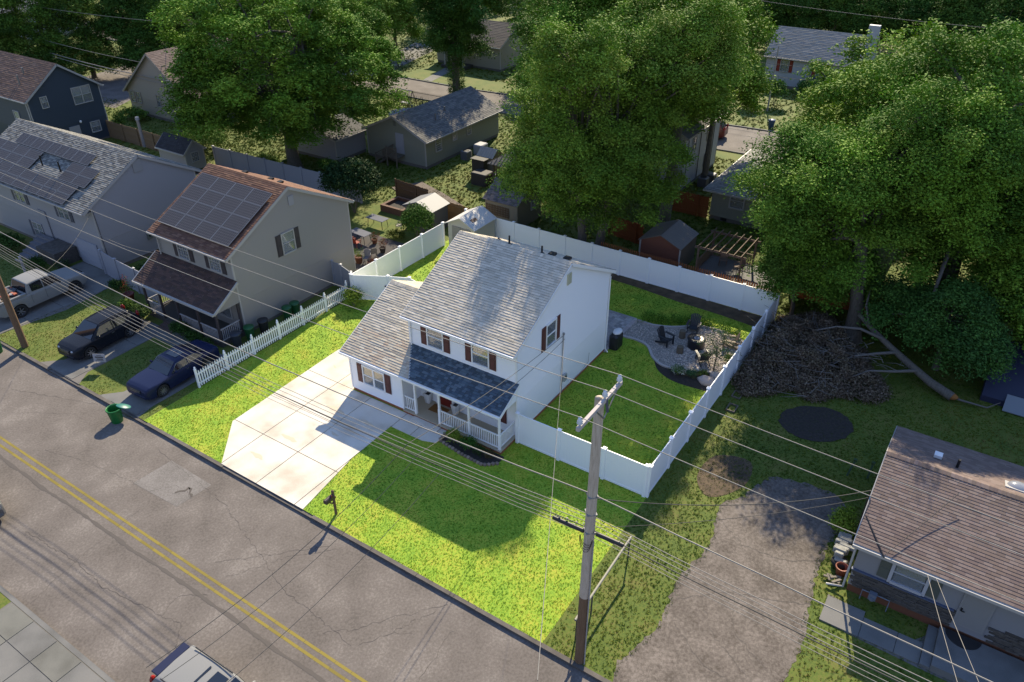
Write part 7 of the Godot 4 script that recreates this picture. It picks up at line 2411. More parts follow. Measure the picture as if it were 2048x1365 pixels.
	# things against the brown roofed bungalow
	var eng := thing("quad_bike", "pale scrapped quad bike body on one black tyre against the bungalow's side", "scrap", Vector3(8.35, 0, -1.5))
	var bodyc := MB.new()
	for i in 9:
		var bz := -2.2 + i * 0.19
		bodyc.cbox(Vector3(8.35 + rng.randf_range(-0.15, 0.15), 0.42 + rng.randf_range(-0.05, 0.16), bz), Vector3(rng.randf_range(0.35, 0.75), rng.randf_range(0.1, 0.3), 0.22), 0.04, jit(Color.WHITE, 0.15))
	put("body", bodyc, mat("scrap_pale", 0.24, 0.24, 0.22, 0.6), eng)
	var ty := MB.new()
	ty.lathe(Vector3(8.4, 0.1, -0.72), [Vector2(0.12, 0), Vector2(0.3, 0.0), Vector2(0.36, 0.12), Vector2(0.3, 0.24), Vector2(0.12, 0.24)], 16)
	put("tyre", ty, mat("tyre", 0.018, 0.018, 0.018, 0.9), eng)
	var pot := MB.new()
	pot.lathe(Vector3(8.55, 0.0, -0.32), [Vector2(0.001, 0), Vector2(0.18, 0), Vector2(0.25, 0.4), Vector2(0.27, 0.42), Vector2(0.22, 0.44), Vector2(0.17, 0.1), Vector2(0.001, 0.08)], 14)
	solo("pot", pot, mat("pot_orange", 0.2, 0.055, 0.03, 0.6), "orange red plastic pot beside the scrap by the bungalow", "pot")
	var jk := MB.new()
	for i in 9:
		jk.box(Vector3(8.45 + rng.randf_range(-0.25, 0.2), 0.1 + rng.randf() * 0.12, 0.1 + rng.randf_range(-0.2, 0.25)), Vector3(rng.randf_range(0.2, 0.5), 0.05, 0.09), Basis(UP, rng.randf() * 3.0), jit(Color.WHITE, 0.3))
	solo("scrap_pile", jk, mat("scrap_wood", 0.16, 0.14, 0.11, 0.8), "small heap of scrap boards at the bungalow's corner", "scrap")
	for q in [[Vector3(7.35, 0, -6.6), Vector3(7.5, 0.95, -6.7), "green garden stake left of the brown roof"], [Vector3(8.2, 0, -6.9), Vector3(8.25, 0.9, -7.0), "second garden stake close to the brown roof"]]:
		var gp := MB.new()
		gp.bar(q[0], q[1], 0.08, 0.08, Vector3.FORWARD)
		gp.box(q[1], Vector3(0.16, 0.12, 0.14), Basis(), Color(1.6, 0.9, 0.5))
		solo("garden_stake", gp, mat("stake_green", 0.035, 0.075, 0.045, 0.7), q[2], "stake")
	for q in [Vector3(0.95, 0, -8.6), Vector3(0.8, 0, -9.9)]:
		var bt := MB.new()
		for e in [[-0.22, 0, 0.05, 0.66], [0.22, 0, 0.05, 0.66], [0, -0.31, 0.4, 0.05], [0, 0.31, 0.4, 0.05]]:
			bt.box(q + Vector3(e[0], 0.05, e[1]), Vector3(e[2], 0.09, e[3]))
		solo("cold_frame", bt, mat("weathered_wood"), "small rectangular wooden garden frame on the grass outside the fence, " + ("nearer the street" if q.z > -9 else "nearer the brush pile"), "frame")
	var ov := PackedVector2Array()
	for i in 40:
		var a := TAU * i / 40
		ov.append(Vector2(5.05 + cos(a) * 1.75, -9.75 + sin(a) * 1.6 + cos(a) * -0.35))
	ground_sheet("soil", ragged(ov, 0.2, 0.07), 0.03, mat("mulch"), "round patch of dark burnt soil beside the brush pile")
	ground_sheet("soil", smooth_outline(pv([1.6, -4.5, 3.2, -5.0, 3.5, -3.2, 2.4, -1.6, 1.4, -2.6]), 4), 0.012, mat("soil"), "bare earth patch beside the old asphalt")
	# tarpaulin shelter at the right edge
	var ta := thing("tarpaulin_shelter", "navy tarpaulin over a low frame at the right edge", "shelter", Vector3(13.5, 0, -18.5))
	var tm := MB.new()
	var g := []
	for r in 9:
		for c in 9:
			var u := r / 8.0
			var w := c / 8.0
			g.append(Vector3(11.9 + w * 5.0, 0.35 + 1.55 * sin(u * PI * 0.5) + 0.06 * noise_b.get_noise_2d(r * 2.2, c * 3.1), -16.7 - u * 4.0))
	tm.grid(g, 9, 9, false)
	for r in 8:
		var a: Vector3 = g[r * 9]
		var b2: Vector3 = g[(r + 1) * 9]
		tm.quad(Vector3(a.x, 0, a.z), a, b2, Vector3(b2.x, 0, b2.z))
	tm.quad(Vector3(11.9, 0, -16.7), Vector3(16.9, 0, -16.7), Vector3(16.9, 0.35, -16.7), Vector3(11.9, 0.35, -16.7))
	put("tarpaulin", tm, mat("tarp_navy", 0.022, 0.025, 0.055, 0.6), ta)
	var pnl := MB.new()
	pnl.slab(PackedVector3Array([Vector3(13.0, 0.1, -16.2), Vector3(15.2, 0.1, -16.2), Vector3(15.2, 0.75, -16.85), Vector3(13.0, 0.75, -16.85)]), Vector3(0, -0.04, 0))
	solo("board", pnl, mat("panel_grey", 0.17, 0.19, 0.21, 0.5), "pale grey board leaning on the navy tarpaulin", "board")
	# patio umbrella, folded, under the big maple
	var um := thing("umbrella", "folded dark blue patio umbrella beyond the tan fence", "umbrella", Vector3(-60.5, 0, -20.5))
	var up := MB.new()
	up.tube([Vector3(-60.5, 0, -20.5), Vector3(-60.5, 2.3, -20.5)], 0.03, 0.03, 6)
	put("pole", up, mat("black_metal"), um)
	var uc := MB.new()
	uc.lathe(Vector3(-60.5, 0.9, -20.5), [Vector2(0.45, 0), Vector2(0.32, 0.5), Vector2(0.1, 1.3), Vector2(0.001, 1.45)], 8, Basis(Vector3.FORWARD, 0.35))
	put("canopy", uc, mat("tarp_navy"), um)
	var ds := thing("dark_shed", "small shed with black shingle roof and white window by the pale vinyl fence", "shed", Vector3(-54.5, 0, -16.5))
	gable_shell(ds, -56.6, -52.8, -15.2, -17.2, 0.1, 1.9, 2.9, mat("siding_grey_dimmed"), mat("trim_grey"), mat("foundation_grey"), 0.2, 0.15, [Color(0.022, 0.022, 0.025), Color(0.03, 0.03, 0.034)], 0.2, 0.4)
	window(ds, Vector3(-52.785, 1.3, -16.2), Vector3.FORWARD, Vector3.RIGHT, 0.7, 0.8, mat("trim_grey"), {"muntins": true})


# ---------- vehicles ----------
func wheel(parent: Node3D, at: Vector3, r: float, w: float, out: float, spokes: int, rim_mat: Material) -> void:
	var bs := Basis(Vector3.BACK, -PI / 2 * out)    # lathe axis points outwards
	var t := MB.new()
	t.lathe(at, [Vector2(r * 0.62, -w * 0.5), Vector2(r * 0.93, -w * 0.5), Vector2(r, -w * 0.36), Vector2(r, w * 0.36), Vector2(r * 0.93, w * 0.5), Vector2(r * 0.66, w * 0.5), Vector2(r * 0.64, w * 0.3)], 24, bs)
	var wl := put("wheel", t, mat("tyre", 0.018, 0.018, 0.018, 0.9), parent)
	var rm := MB.new()
	rm.lathe(at, [Vector2(r * 0.66, w * 0.48), Vector2(r * 0.58, w * 0.42), Vector2(r * 0.56, w * 0.15), Vector2(r * 0.001, w * 0.15)], 24, bs, Color(0.12, 0.12, 0.12))
	for i in spokes:
		var a := TAU * i / spokes
		var d := Vector3(0, cos(a), sin(a))
		rm.bar(at + Vector3(out * w * 0.36, 0, 0) + d * r * 0.08, at + Vector3(out * w * 0.4, 0, 0) + d * r * 0.6, r * 0.11, 0.03, Vector3(out, 0, 0))
	rm.drum(at + bs * Vector3(0, w * 0.34, 0), r * 0.15, r * 0.12, w * 0.1, 12, bs)
	put("rim", rm, rim_mat, wl)


func car(called: String, label: String, category: String, q: Dictionary) -> Node3D:
	# nose towards +z; q holds the side profile
	var t := thing(called, label, category)
	var L: float = q.L
	var hw: float = q.W * 0.5
	var wr: float = q.wheel
	var axles := [q.front_axle, q.rear_axle]
	var st := 84
	var ring := 15
	var pts := []
	var top_at := func(z: float) -> float:
		var prof: Array = q.top
		for i in prof.size() - 1:
			if z <= prof[i + 1].x:
				var u: float = clampf((z - prof[i].x) / (prof[i + 1].x - prof[i].x), 0, 1)
				return lerpf(prof[i].y, prof[i + 1].y, u)
		return prof[-1].y
	var wide_at := func(z: float) -> float:
		var e: float = (L * 0.5 - absf(z)) / (L * 0.16)
		return hw * (1.0 if e >= 1.0 else lerpf(q.get("nose", 0.72), 1.0, sqrt(1.0 - pow(1.0 - maxf(e, 0), 2))))
	for i in st + 1:
		var z: float = -L * 0.5 + L * i / st
		var yt: float = top_at.call(z)
		var w: float = wide_at.call(z)
		var yb: float = q.clear
		var endz: float = L * 0.5 - absf(z)
		if endz < 0.25:
			yb += (0.25 - endz) * 0.5
		var arch := yb
		for ax in axles:
			var dz: float = absf(z - ax)
			var ar: float = wr * 1.16
			if dz < ar:
				arch = maxf(arch, wr + sqrt(ar * ar - dz * dz) * 0.98)
		arch = minf(arch, yt - 0.1)
		var mid := lerpf(arch, yt, 0.45)
		var side := [Vector2(w * 0.55, arch), Vector2(w * 0.94, arch), Vector2(w * 0.99, arch + 0.03), Vector2(w, mid), Vector2(w * 0.985, lerpf(mid, yt, 0.65)), Vector2(w * 0.94, yt - 0.025), Vector2(w * 0.86, yt + 0.005)]
		for p in side:
			pts.append(Vector3(p.x, p.y, z))
		pts.append(Vector3(0, yt + 0.03, z))
		for k in range(side.size() - 1, -1, -1):
			pts.append(Vector3(-side[k].x, side[k].y, z))
	var body := MB.new()
	body.grid(pts, st + 1, ring, true)
	var nose := PackedVector3Array()
	var tail := PackedVector3Array()
	for k in ring:
		nose.append(pts[st * ring + k])
		tail.append(pts[ring - 1 - k])
	body.fan(nose)
	body.fan(tail)
	var bd := put("body", body, q.paint, t)
	# black underbody
	var un := MB.new()
	un.bx(Vector3(-hw * 0.7, q.clear + 0.02, -L * 0.42), Vector3(hw * 0.7, q.clear + 0.3, L * 0.42))
	put("underbody", un, mat("plastic_black"), t)
	# cabin
	var zw: float = q.screen_base
	var zr0: float = q.roof_front
	var zr1: float = q.roof_rear
	var zb: float = q.back_base
	var H: float = q.H
	var bw: float = hw * 0.93
	var tw: float = hw * q.get("tumble", 0.72)
	var yw: float = float(top_at.call(zw)) - 0.02
	var ybk: float = float(top_at.call(zb)) - 0.02
	var cst := 40
	var cp := []
	for i in cst + 1:
		var z: float = lerpf(zb, zw, float(i) / cst)
		var base: float = float(top_at.call(z)) - 0.03
		var yr: float
		if z > zr0:
			yr = lerpf(H - 0.03, yw, (z - zr0) / (zw - zr0))
		elif z < zr1:
			yr = lerpf(H - 0.04, ybk, (zr1 - z) / (zr1 - zb))
		else:
			yr = H - 0.05 * pow((z - (zr0 + zr1) * 0.5) / ((zr0 - zr1) * 0.5), 2)
		yr = maxf(yr, base + 0.005)
		var f := clampf((yr - base) / (H - base), 0.0, 1.0)
		var xt := lerpf(bw, tw, f)
		for p in [Vector2(bw, base), Vector2(lerpf(bw, xt, 0.9), lerpf(base, yr, 0.9)), Vector2(xt * 0.95, yr - 0.012 * f), Vector2(xt * 0.8, yr + 0.012 * f), Vector2(0, yr + 0.035 * f), Vector2(-xt * 0.8, yr + 0.012 * f), Vector2(-xt * 0.95, yr - 0.012 * f), Vector2(-lerpf(bw, xt, 0.9), lerpf(base, yr, 0.9)), Vector2(-bw, base)]:
			cp.append(Vector3(p.x, p.y, z))
	var cab := MB.new()
	cab.grid(cp, cst + 1, 9, false)
	put("cabin", cab, q.get("roof_paint", q.paint), t)
	var gl := mat("car_glass", 0.012, 0.014, 0.018, 0.04)
	gl.metallic_specular = 0.7
	var ys: float = lerpf(yw, H, 0.06)
	var wsn := Vector3(0, zw - zr0, H - yw).normalized() * 0.022
	var ws := MB.new()
	var xb: float = bw * 0.9
	var xt2: float = tw * 0.9
	ws.quad(Vector3(-xb, yw + 0.03, zw - 0.04) + wsn, Vector3(xb, yw + 0.03, zw - 0.04) + wsn, Vector3(xt2, H - 0.045, zr0 + 0.03) + wsn, Vector3(-xt2, H - 0.045, zr0 + 0.03) + wsn)
	put("windscreen", ws, gl, t)
	var bkn := Vector3(0, zr1 - zb, -(H - ybk)).normalized() * 0.022
	var bk := MB.new()
	bk.quad(Vector3(xb * 0.95, ybk + 0.06, zb + 0.04) + bkn, Vector3(-xb * 0.95, ybk + 0.06, zb + 0.04) + bkn, Vector3(-xt2, H - 0.06, zr1 - 0.02) + bkn, Vector3(xt2, H - 0.06, zr1 - 0.02) + bkn)
	put("rear_window", bk, gl, t)
	for s in [-1.0, 1.0]:
		for wdw in q.windows:
			var m := MB.new()
			var pl := PackedVector3Array()
			for p in wdw:
				var base: float = float(top_at.call(p.x)) - 0.03
				var f: float = clampf((p.y - base) / (H - base), 0, 1)
				pl.append(Vector3(s * (lerpf(bw, tw, f) + 0.012), p.y, p.x))
			if s > 0:
				pl.reverse()
			m.fan(pl)
			put("side_window", m, gl, t)
			if q.has("trim"):
				var tm := MB.new()
				for k in pl.size():
					tm.bar(pl[k] + Vector3(s * 0.004, 0, 0), pl[(k + 1) % pl.size()] + Vector3(s * 0.004, 0, 0), 0.014, 0.022, Vector3(s, 0, 0))
				put("window_trim", tm, q.trim, t)
		var mr := MB.new()
		mr.ball(Vector3(s * (hw + 0.1), yw + 0.12, zw - 0.45), Vector3(0.12, 0.08, 0.07), 6, 8)
		mr.bar(Vector3(s * (hw - 0.06), yw + 0.06, zw - 0.42), Vector3(s * (hw + 0.06), yw + 0.09, zw - 0.45), 0.05, 0.04)
		put("mirror", mr, q.get("mirror", q.paint), t)
		var hl := MB.new()
		hl.ball(Vector3(s * hw * 0.68, q.lamp_y, L * 0.5 - 0.16), Vector3(0.2, 0.085, 0.14), 6, 10, Color.WHITE, Basis(UP, s * 0.5))
		put("headlight", hl, mat("lamp_glass", 0.32, 0.34, 0.37, 0.1), t)
		var tl := MB.new()
		tl.ball(Vector3(s * hw * 0.74, q.tail_y, -L * 0.5 + 0.1), Vector3(0.15, q.get("tail_h", 0.1), 0.1), 6, 10, Color.WHITE, Basis(UP, -s * 0.5))
		put("tail_light", tl, mat("tail_red", 0.26, 0.012, 0.01, 0.2), t)
		for ax in axles:
			wheel(t, Vector3(s * (hw - 0.12), wr, ax), wr, 0.22, s, q.get("spokes", 10), mat("rim_silver", 0.34, 0.34, 0.35, 0.3, 0.7))
		for z in q.doors:
			var dl := MB.new()
			dl.box(Vector3(s * (hw + 0.001), lerpf(q.clear, float(top_at.call(z)), 0.58), z), Vector3(0.006, (float(top_at.call(z)) - q.clear) * 0.7, 0.012))
			put("door_seam", dl, mat("plastic_black"), t)
			var dh := MB.new()
			dh.box(Vector3(s * (hw + 0.008), float(top_at.call(z)) - 0.17, z + 0.16), Vector3(0.03, 0.03, 0.17))
			put("door_handle", dh, q.get("trim", q.paint), t)
	var gr := MB.new()
	gr.box(Vector3(0, q.lamp_y - 0.05, L * 0.5 - 0.005), Vector3(hw * 0.9, 0.2, 0.05), Basis(), Color(0.1, 0.1, 0.1))
	for k in 5:
		gr.box(Vector3(0, q.lamp_y - 0.13 + k * 0.04, L * 0.5 + 0.024), Vector3(hw * 0.86, 0.014, 0.012))
	put("grille", gr, q.get("grille", mat("chrome_dim", 0.26, 0.26, 0.25, 0.25, 0.8)), t)
	var bp := MB.new()
	bp.cbox(Vector3(0, q.clear + 0.17, L * 0.5 - 0.06), Vector3(hw * 1.5, 0.14, 0.16), 0.03)
	put("front_bumper", bp, q.paint, t)
	var bp2 := MB.new()
	bp2.cbox(Vector3(0, q.clear + 0.2, -L * 0.5 + 0.06), Vector3(hw * 1.5, 0.16, 0.16), 0.03)
	put("rear_bumper", bp2, q.get("bumper", q.paint), t)
	var np := MB.new()
	np.box(Vector3(0, q.clear + 0.42, -L * 0.5 - 0.012), Vector3(0.3, 0.15, 0.01))
	put("number_plate", np, mat("plate", 0.3, 0.28, 0.2, 0.5), t)
	return t


func build_cars() -> void:
	var white := mat("paint_pale", 0.22, 0.22, 0.215, 0.3)
	white.metallic_specular = 0.3
	var black := mat("paint_black", 0.012, 0.014, 0.02, 0.25)
	black.metallic_specular = 0.3
	var blue := mat("paint_blue", 0.013, 0.018, 0.05, 0.22)
	blue.metallic_specular = 0.3
	var grey := mat("paint_grey", 0.1, 0.1, 0.1, 0.3)
	var red := mat("paint_red", 0.11, 0.02, 0.015, 0.3)
	var saloon := {"L": 5.0, "W": 1.88, "H": 1.46, "clear": 0.2, "wheel": 0.36, "front_axle": 1.52, "rear_axle": -1.52, "paint": blue,
		"top": [Vector2(-2.5, 0.9), Vector2(-2.35, 1.0), Vector2(-1.5, 1.03), Vector2(0.8, 0.98), Vector2(2.2, 0.9), Vector2(2.45, 0.82), Vector2(2.5, 0.72)],
		"screen_base": 1.02, "roof_front": 0.25, "roof_rear": -0.95, "back_base": -1.72, "lamp_y": 0.72, "tail_y": 0.82, "tail_h": 0.14, "nose": 0.84, "tumble": 0.74,
		"windows": [[Vector2(0.72, 1.02), Vector2(0.3, 1.36), Vector2(-0.32, 1.38), Vector2(-0.32, 1.02)], [Vector2(-0.4, 1.02), Vector2(-0.4, 1.38), Vector2(-0.9, 1.36), Vector2(-1.3, 1.08), Vector2(-1.3, 1.04)]],
		"doors": [-0.36, -1.3], "trim": mat("chrome_dim", 0.26, 0.26, 0.25, 0.25, 0.8), "spokes": 10}
	var c := car("parked_saloon", "dark blue saloon car with big pale grille beside the picket fence", "car", saloon)
	c.position = Vector3(-26.2, 0.03, 5.85)
	c.rotation.y = 0.05
	var sr := MB.new()
	sr.box(Vector3(0, 1.486, -0.3), Vector3(0.8, 0.012, 0.62))
	put("sunroof", sr, mat("car_glass"), c).transform = Transform3D()
	var suv := {"L": 4.6, "W": 1.86, "H": 1.66, "clear": 0.24, "wheel": 0.36, "front_axle": 1.38, "rear_axle": -1.3, "paint": black,
		"top": [Vector2(-2.3, 0.95), Vector2(-2.2, 1.08), Vector2(0.9, 1.05), Vector2(1.9, 0.98), Vector2(2.2, 0.88), Vector2(2.3, 0.72)],
		"screen_base": 1.12, "roof_front": 0.3, "roof_rear": -1.65, "back_base": -2.15, "lamp_y": 0.78, "tail_y": 1.15, "tail_h": 0.22, "nose": 0.78, "tumble": 0.74,
		"windows": [[Vector2(0.8, 1.1), Vector2(0.36, 1.53), Vector2(-0.35, 1.56), Vector2(-0.35, 1.1)], [Vector2(-0.44, 1.1), Vector2(-0.44, 1.56), Vector2(-1.2, 1.52), Vector2(-1.2, 1.1)], [Vector2(-1.28, 1.12), Vector2(-1.28, 1.5), Vector2(-1.85, 1.32)]],
		"doors": [-0.4, -1.24], "trim": mat("chrome_dim", 0.26, 0.26, 0.25, 0.25, 0.8), "spokes": 7}
	var s := car("parked_car", "glossy black crossover car facing the street on the middle drive", "car", suv)
	s.position = Vector3(-32.95, 0.03, 6.0)
	s.rotation.y = 0.06
	for x in [-0.6, 0.6]:
		var rr := MB.new()
		rr.tube([Vector3(x, 1.66, -1.5), Vector3(x, 1.7, -0.6), Vector3(x, 1.66, 0.2)], 0.018, 0.018, 6)
		put("roof_rail", rr, mat("black_metal"), s).transform = Transform3D()
	var big := suv.duplicate()
	big.merge({"L": 4.9, "W": 1.9, "H": 1.72, "paint": white, "trim": mat("plastic_black"), "tumble": 0.82, "roof_rear": -1.95, "back_base": -2.42, "top": [Vector2(-2.45, 0.95), Vector2(-2.4, 1.08), Vector2(0.9, 1.05), Vector2(1.9, 1.0), Vector2(2.3, 0.9), Vector2(2.45, 0.75)]}, true)
	var w := car("parked_car", "white estate car cut by the bottom edge of the photo, seen from above", "car", big)
	w.position = Vector3(-7.75, -0.12, 17.75)
	w.rotation.y = PI / 2 + 0.02
	for x in [-0.72, 0.72]:
		var rr := MB.new()
		rr.bar(Vector3(x, 1.76, -1.7), Vector3(x, 1.76, 0.2), 0.035, 0.03)
		put("roof_rail", rr, mat("black_metal"), w).transform = Transform3D()
	var sp := MB.new()
	sp.cbox(Vector3(0, 1.66, -2.12), Vector3(1.35, 0.06, 0.36), 0.02)
	put("spoiler", sp, mat("spoiler_navy", 0.02, 0.022, 0.05, 0.3), w).transform = Transform3D()
	var srf := MB.new()
	srf.box(Vector3(0, 1.772, 0.0), Vector3(1.0, 0.012, 0.55))
	srf.box(Vector3(0, 1.768, -0.62), Vector3(1.0, 0.014, 0.07))
	put("sunroof", srf, mat("car_glass"), w).transform = Transform3D()
	var g2 := suv.duplicate()
	g2.merge({"paint": grey, "trim": mat("plastic_black")}, true)
	var g := car("parked_car", "grey car whose nose just enters at the left edge of the street", "car", g2)
	g.position = Vector3(-25.6, -0.12, 17.6)
	g.rotation.y = PI / 2
	var r2 := suv.duplicate()
	r2.merge({"paint": red, "trim": mat("plastic_black")}, true)
	var r := car("parked_car", "dark red car on the back street beyond the pale house", "car", r2)
	r.position = Vector3(-17.6, 0.02, -51.6)
	r.rotation.y = -PI / 2 + 0.1
	# pickup
	var pk := {"L": 5.9, "W": 2.0, "H": 1.95, "clear": 0.4, "wheel": 0.42, "front_axle": 1.95, "rear_axle": -1.75, "paint": white,
		"top": [Vector2(-2.95, 1.2), Vector2(-2.9, 1.3), Vector2(0.0, 1.3), Vector2(1.5, 1.24), Vector2(2.6, 1.16), Vector2(2.85, 1.05), Vector2(2.95, 0.85)],
		"screen_base": 1.5, "roof_front": 0.75, "roof_rear": -0.85, "back_base": -1.05, "lamp_y": 0.98, "tail_y": 1.1, "tail_h": 0.16, "nose": 0.86, "tumble": 0.8,
		"windows": [[Vector2(1.2, 1.32), Vector2(0.8, 1.82), Vector2(0.12, 1.86), Vector2(0.12, 1.32)], [Vector2(0.04, 1.32), Vector2(0.04, 1.86), Vector2(-0.7, 1.82), Vector2(-0.7, 1.36)]],
		"doors": [0.08, -0.85], "mirror": mat("plastic_black"), "grille": mat("plastic_black"), "spokes": 6}
	var p := car("pickup_truck", "white crew cab pickup with a loaded open bed before the garage", "truck", pk)
	p.position = Vector3(-41.0, 0.03, 5.3)
	p.rotation.y = PI + 0.03
	var fl := MB.new()
	fl.box(Vector3(0, 1.325, -2.0), Vector3(1.6, 0.03, 1.65))
	put("bed_dark_slab", fl, mat("plastic_black"), p).transform = Transform3D()  # dark slab on the closed body, its colour standing for the bed's shaded depth
	var bw := MB.new()
	for x in [-0.9, 0.9]:
		bw.cbox(Vector3(x, 1.36, -2.0), Vector3(0.14, 0.14, 1.85), 0.03)
	bw.cbox(Vector3(0, 1.36, -2.88), Vector3(1.75, 0.14, 0.1), 0.03)
	put("bed_wall", bw, white, p).transform = Transform3D()
	var cg := MB.new()
	for i in 26:
		var col: Color = [Color(0.2, 0.2, 0.2), Color(0.3, 0.08, 0.04), Color(0.07, 0.07, 0.075), Color(0.16, 0.12, 0.09)][i % 4]
		cg.box(Vector3(rng.randf_range(-0.65, 0.65), 1.38 + rng.randf() * 0.08, -2.0 + rng.randf_range(-0.7, 0.7)), Vector3(rng.randf_range(0.06, 0.5), 0.08, rng.randf_range(0.06, 0.4)), Basis(UP, rng.randf() * 3.0), col)
	put("load", cg, mat("plain"), p).transform = Transform3D()


func tree(called: String, label: String, base: Vector3, trunks: Array, crowns: Array, clumps: int, per: int, spray: float, tones: Array, group := "", spread := 1.05, limbs := 12) -> Node3D:
	# trunks: [points, foot radius, top radius]; crowns: [middle, radii]; leaf sprays gathered in clumps through the crown's outer volume
	var t := thing(called, label, "tree", base, 0, group)
	var tm := MB.new()
	for q in trunks:
		var pts := [q[0][0]]
		for i in q[0].size() - 1:
			for k in range(1, 5):
				pts.append(q[0][i].lerp(q[0][i + 1], k / 4.0) + Vector3(rng.randf_range(-1, 1), 0, rng.randf_range(-1, 1)) * q[1] * 0.12)
		tm.tube(pts, q[1], q[2], 12)
		tm.lathe(q[0][0] - UP * 0.1, [Vector2(q[1] * 1.5, 0), Vector2(q[1] * 1.15, 0.35), Vector2(q[1] * 1.0, 0.9)], 12)
	put("trunk", tm, mat("bark"), t)
	var where := []
	var lm := MB.new()
	var total := 0.0
	for q in crowns:
		total += q[1].x * q[1].y + q[1].x * q[1].z + q[1].y * q[1].z
	for q in crowns:
		var c: Vector3 = q[0]
		var r: Vector3 = q[1]
		var share := (r.x * r.y + r.x * r.z + r.y * r.z) / total
		var n := int(clumps * share)
		# boughs: unevenly long lobes that the clumps gather on, with dark gaps between them
		var boughs := []
		var m := int(9 + r.x * 3.0)
		for i in m:
			var yy := 1.0 - 1.75 * (i + 0.5) / m
			var aa := i * 2.39996 + rng.randf_range(-0.4, 0.4)
			var rr := sqrt(maxf(0.0, 1.0 - yy * yy))
			boughs.append([Vector3(cos(aa) * rr, yy + rng.randf_range(-0.12, 0.12), sin(aa) * rr).normalized(), rng.randf_range(0.78, 1.12), rng.randf_range(0.82, 1.2)])
		for i in n:
			var bough: Array = boughs[i % m]
			var d: Vector3 = (bough[0] + Vector3(rng.randfn(), rng.randfn(), rng.randfn()) * 0.17).normalized()
			var p: Vector3 = c + d * r * bough[1] * (0.4 + 0.6 * pow(rng.randf(), 0.5))
			if p.y < 1.0:
				p.y = 1.0 + rng.randf()
			var tone: Color = jit(tones[rng.randi() % tones.size()], 0.12) * float(bough[2])
			var cr := spread * rng.randf_range(0.6, 1.15)
			var flat := rng.randf_range(0.35, 0.65)
			var lean := Vector3(d.x, 0, d.z)
			for k in per:
				var o := Vector3(rng.randfn() * cr * 0.55, rng.randfn() * cr * 0.55 * flat, rng.randfn() * cr * 0.55)
				o.y -= 0.22 * o.dot(lean) + 0.1 * o.length_squared() / cr
				var s := spray * rng.randf_range(0.7, 1.25)
				where.append([Transform3D(Basis.from_euler(Vector3(rng.randf_range(-0.6, 0.6), rng.randf() * TAU, rng.randf_range(-0.6, 0.6))).scaled(Vector3(s, s * 0.75, s)), p + o), jit(tone, 0.12)])
			if i < limbs:
				var q0: Array = trunks[i % trunks.size()][0]
				var from: Vector3 = q0[-1] if i % 2 else q0[-2].lerp(q0[-1], 0.6)
				var mid := from.lerp(p, 0.5) + UP * (0.12 * from.distance_to(p))
				lm.tube([from, from.lerp(mid, 0.5) + UP * 0.2, mid, mid.lerp(p, 0.5) + UP * 0.1, p], trunks[i % trunks.size()][2] * 0.62, 0.035, 7)
	put("limbs", lm, mat("bark"), t)
	scatter("crown", "", sprays[rng.randi() % 3], leaf_mat, where, "stuff", t)
	return t


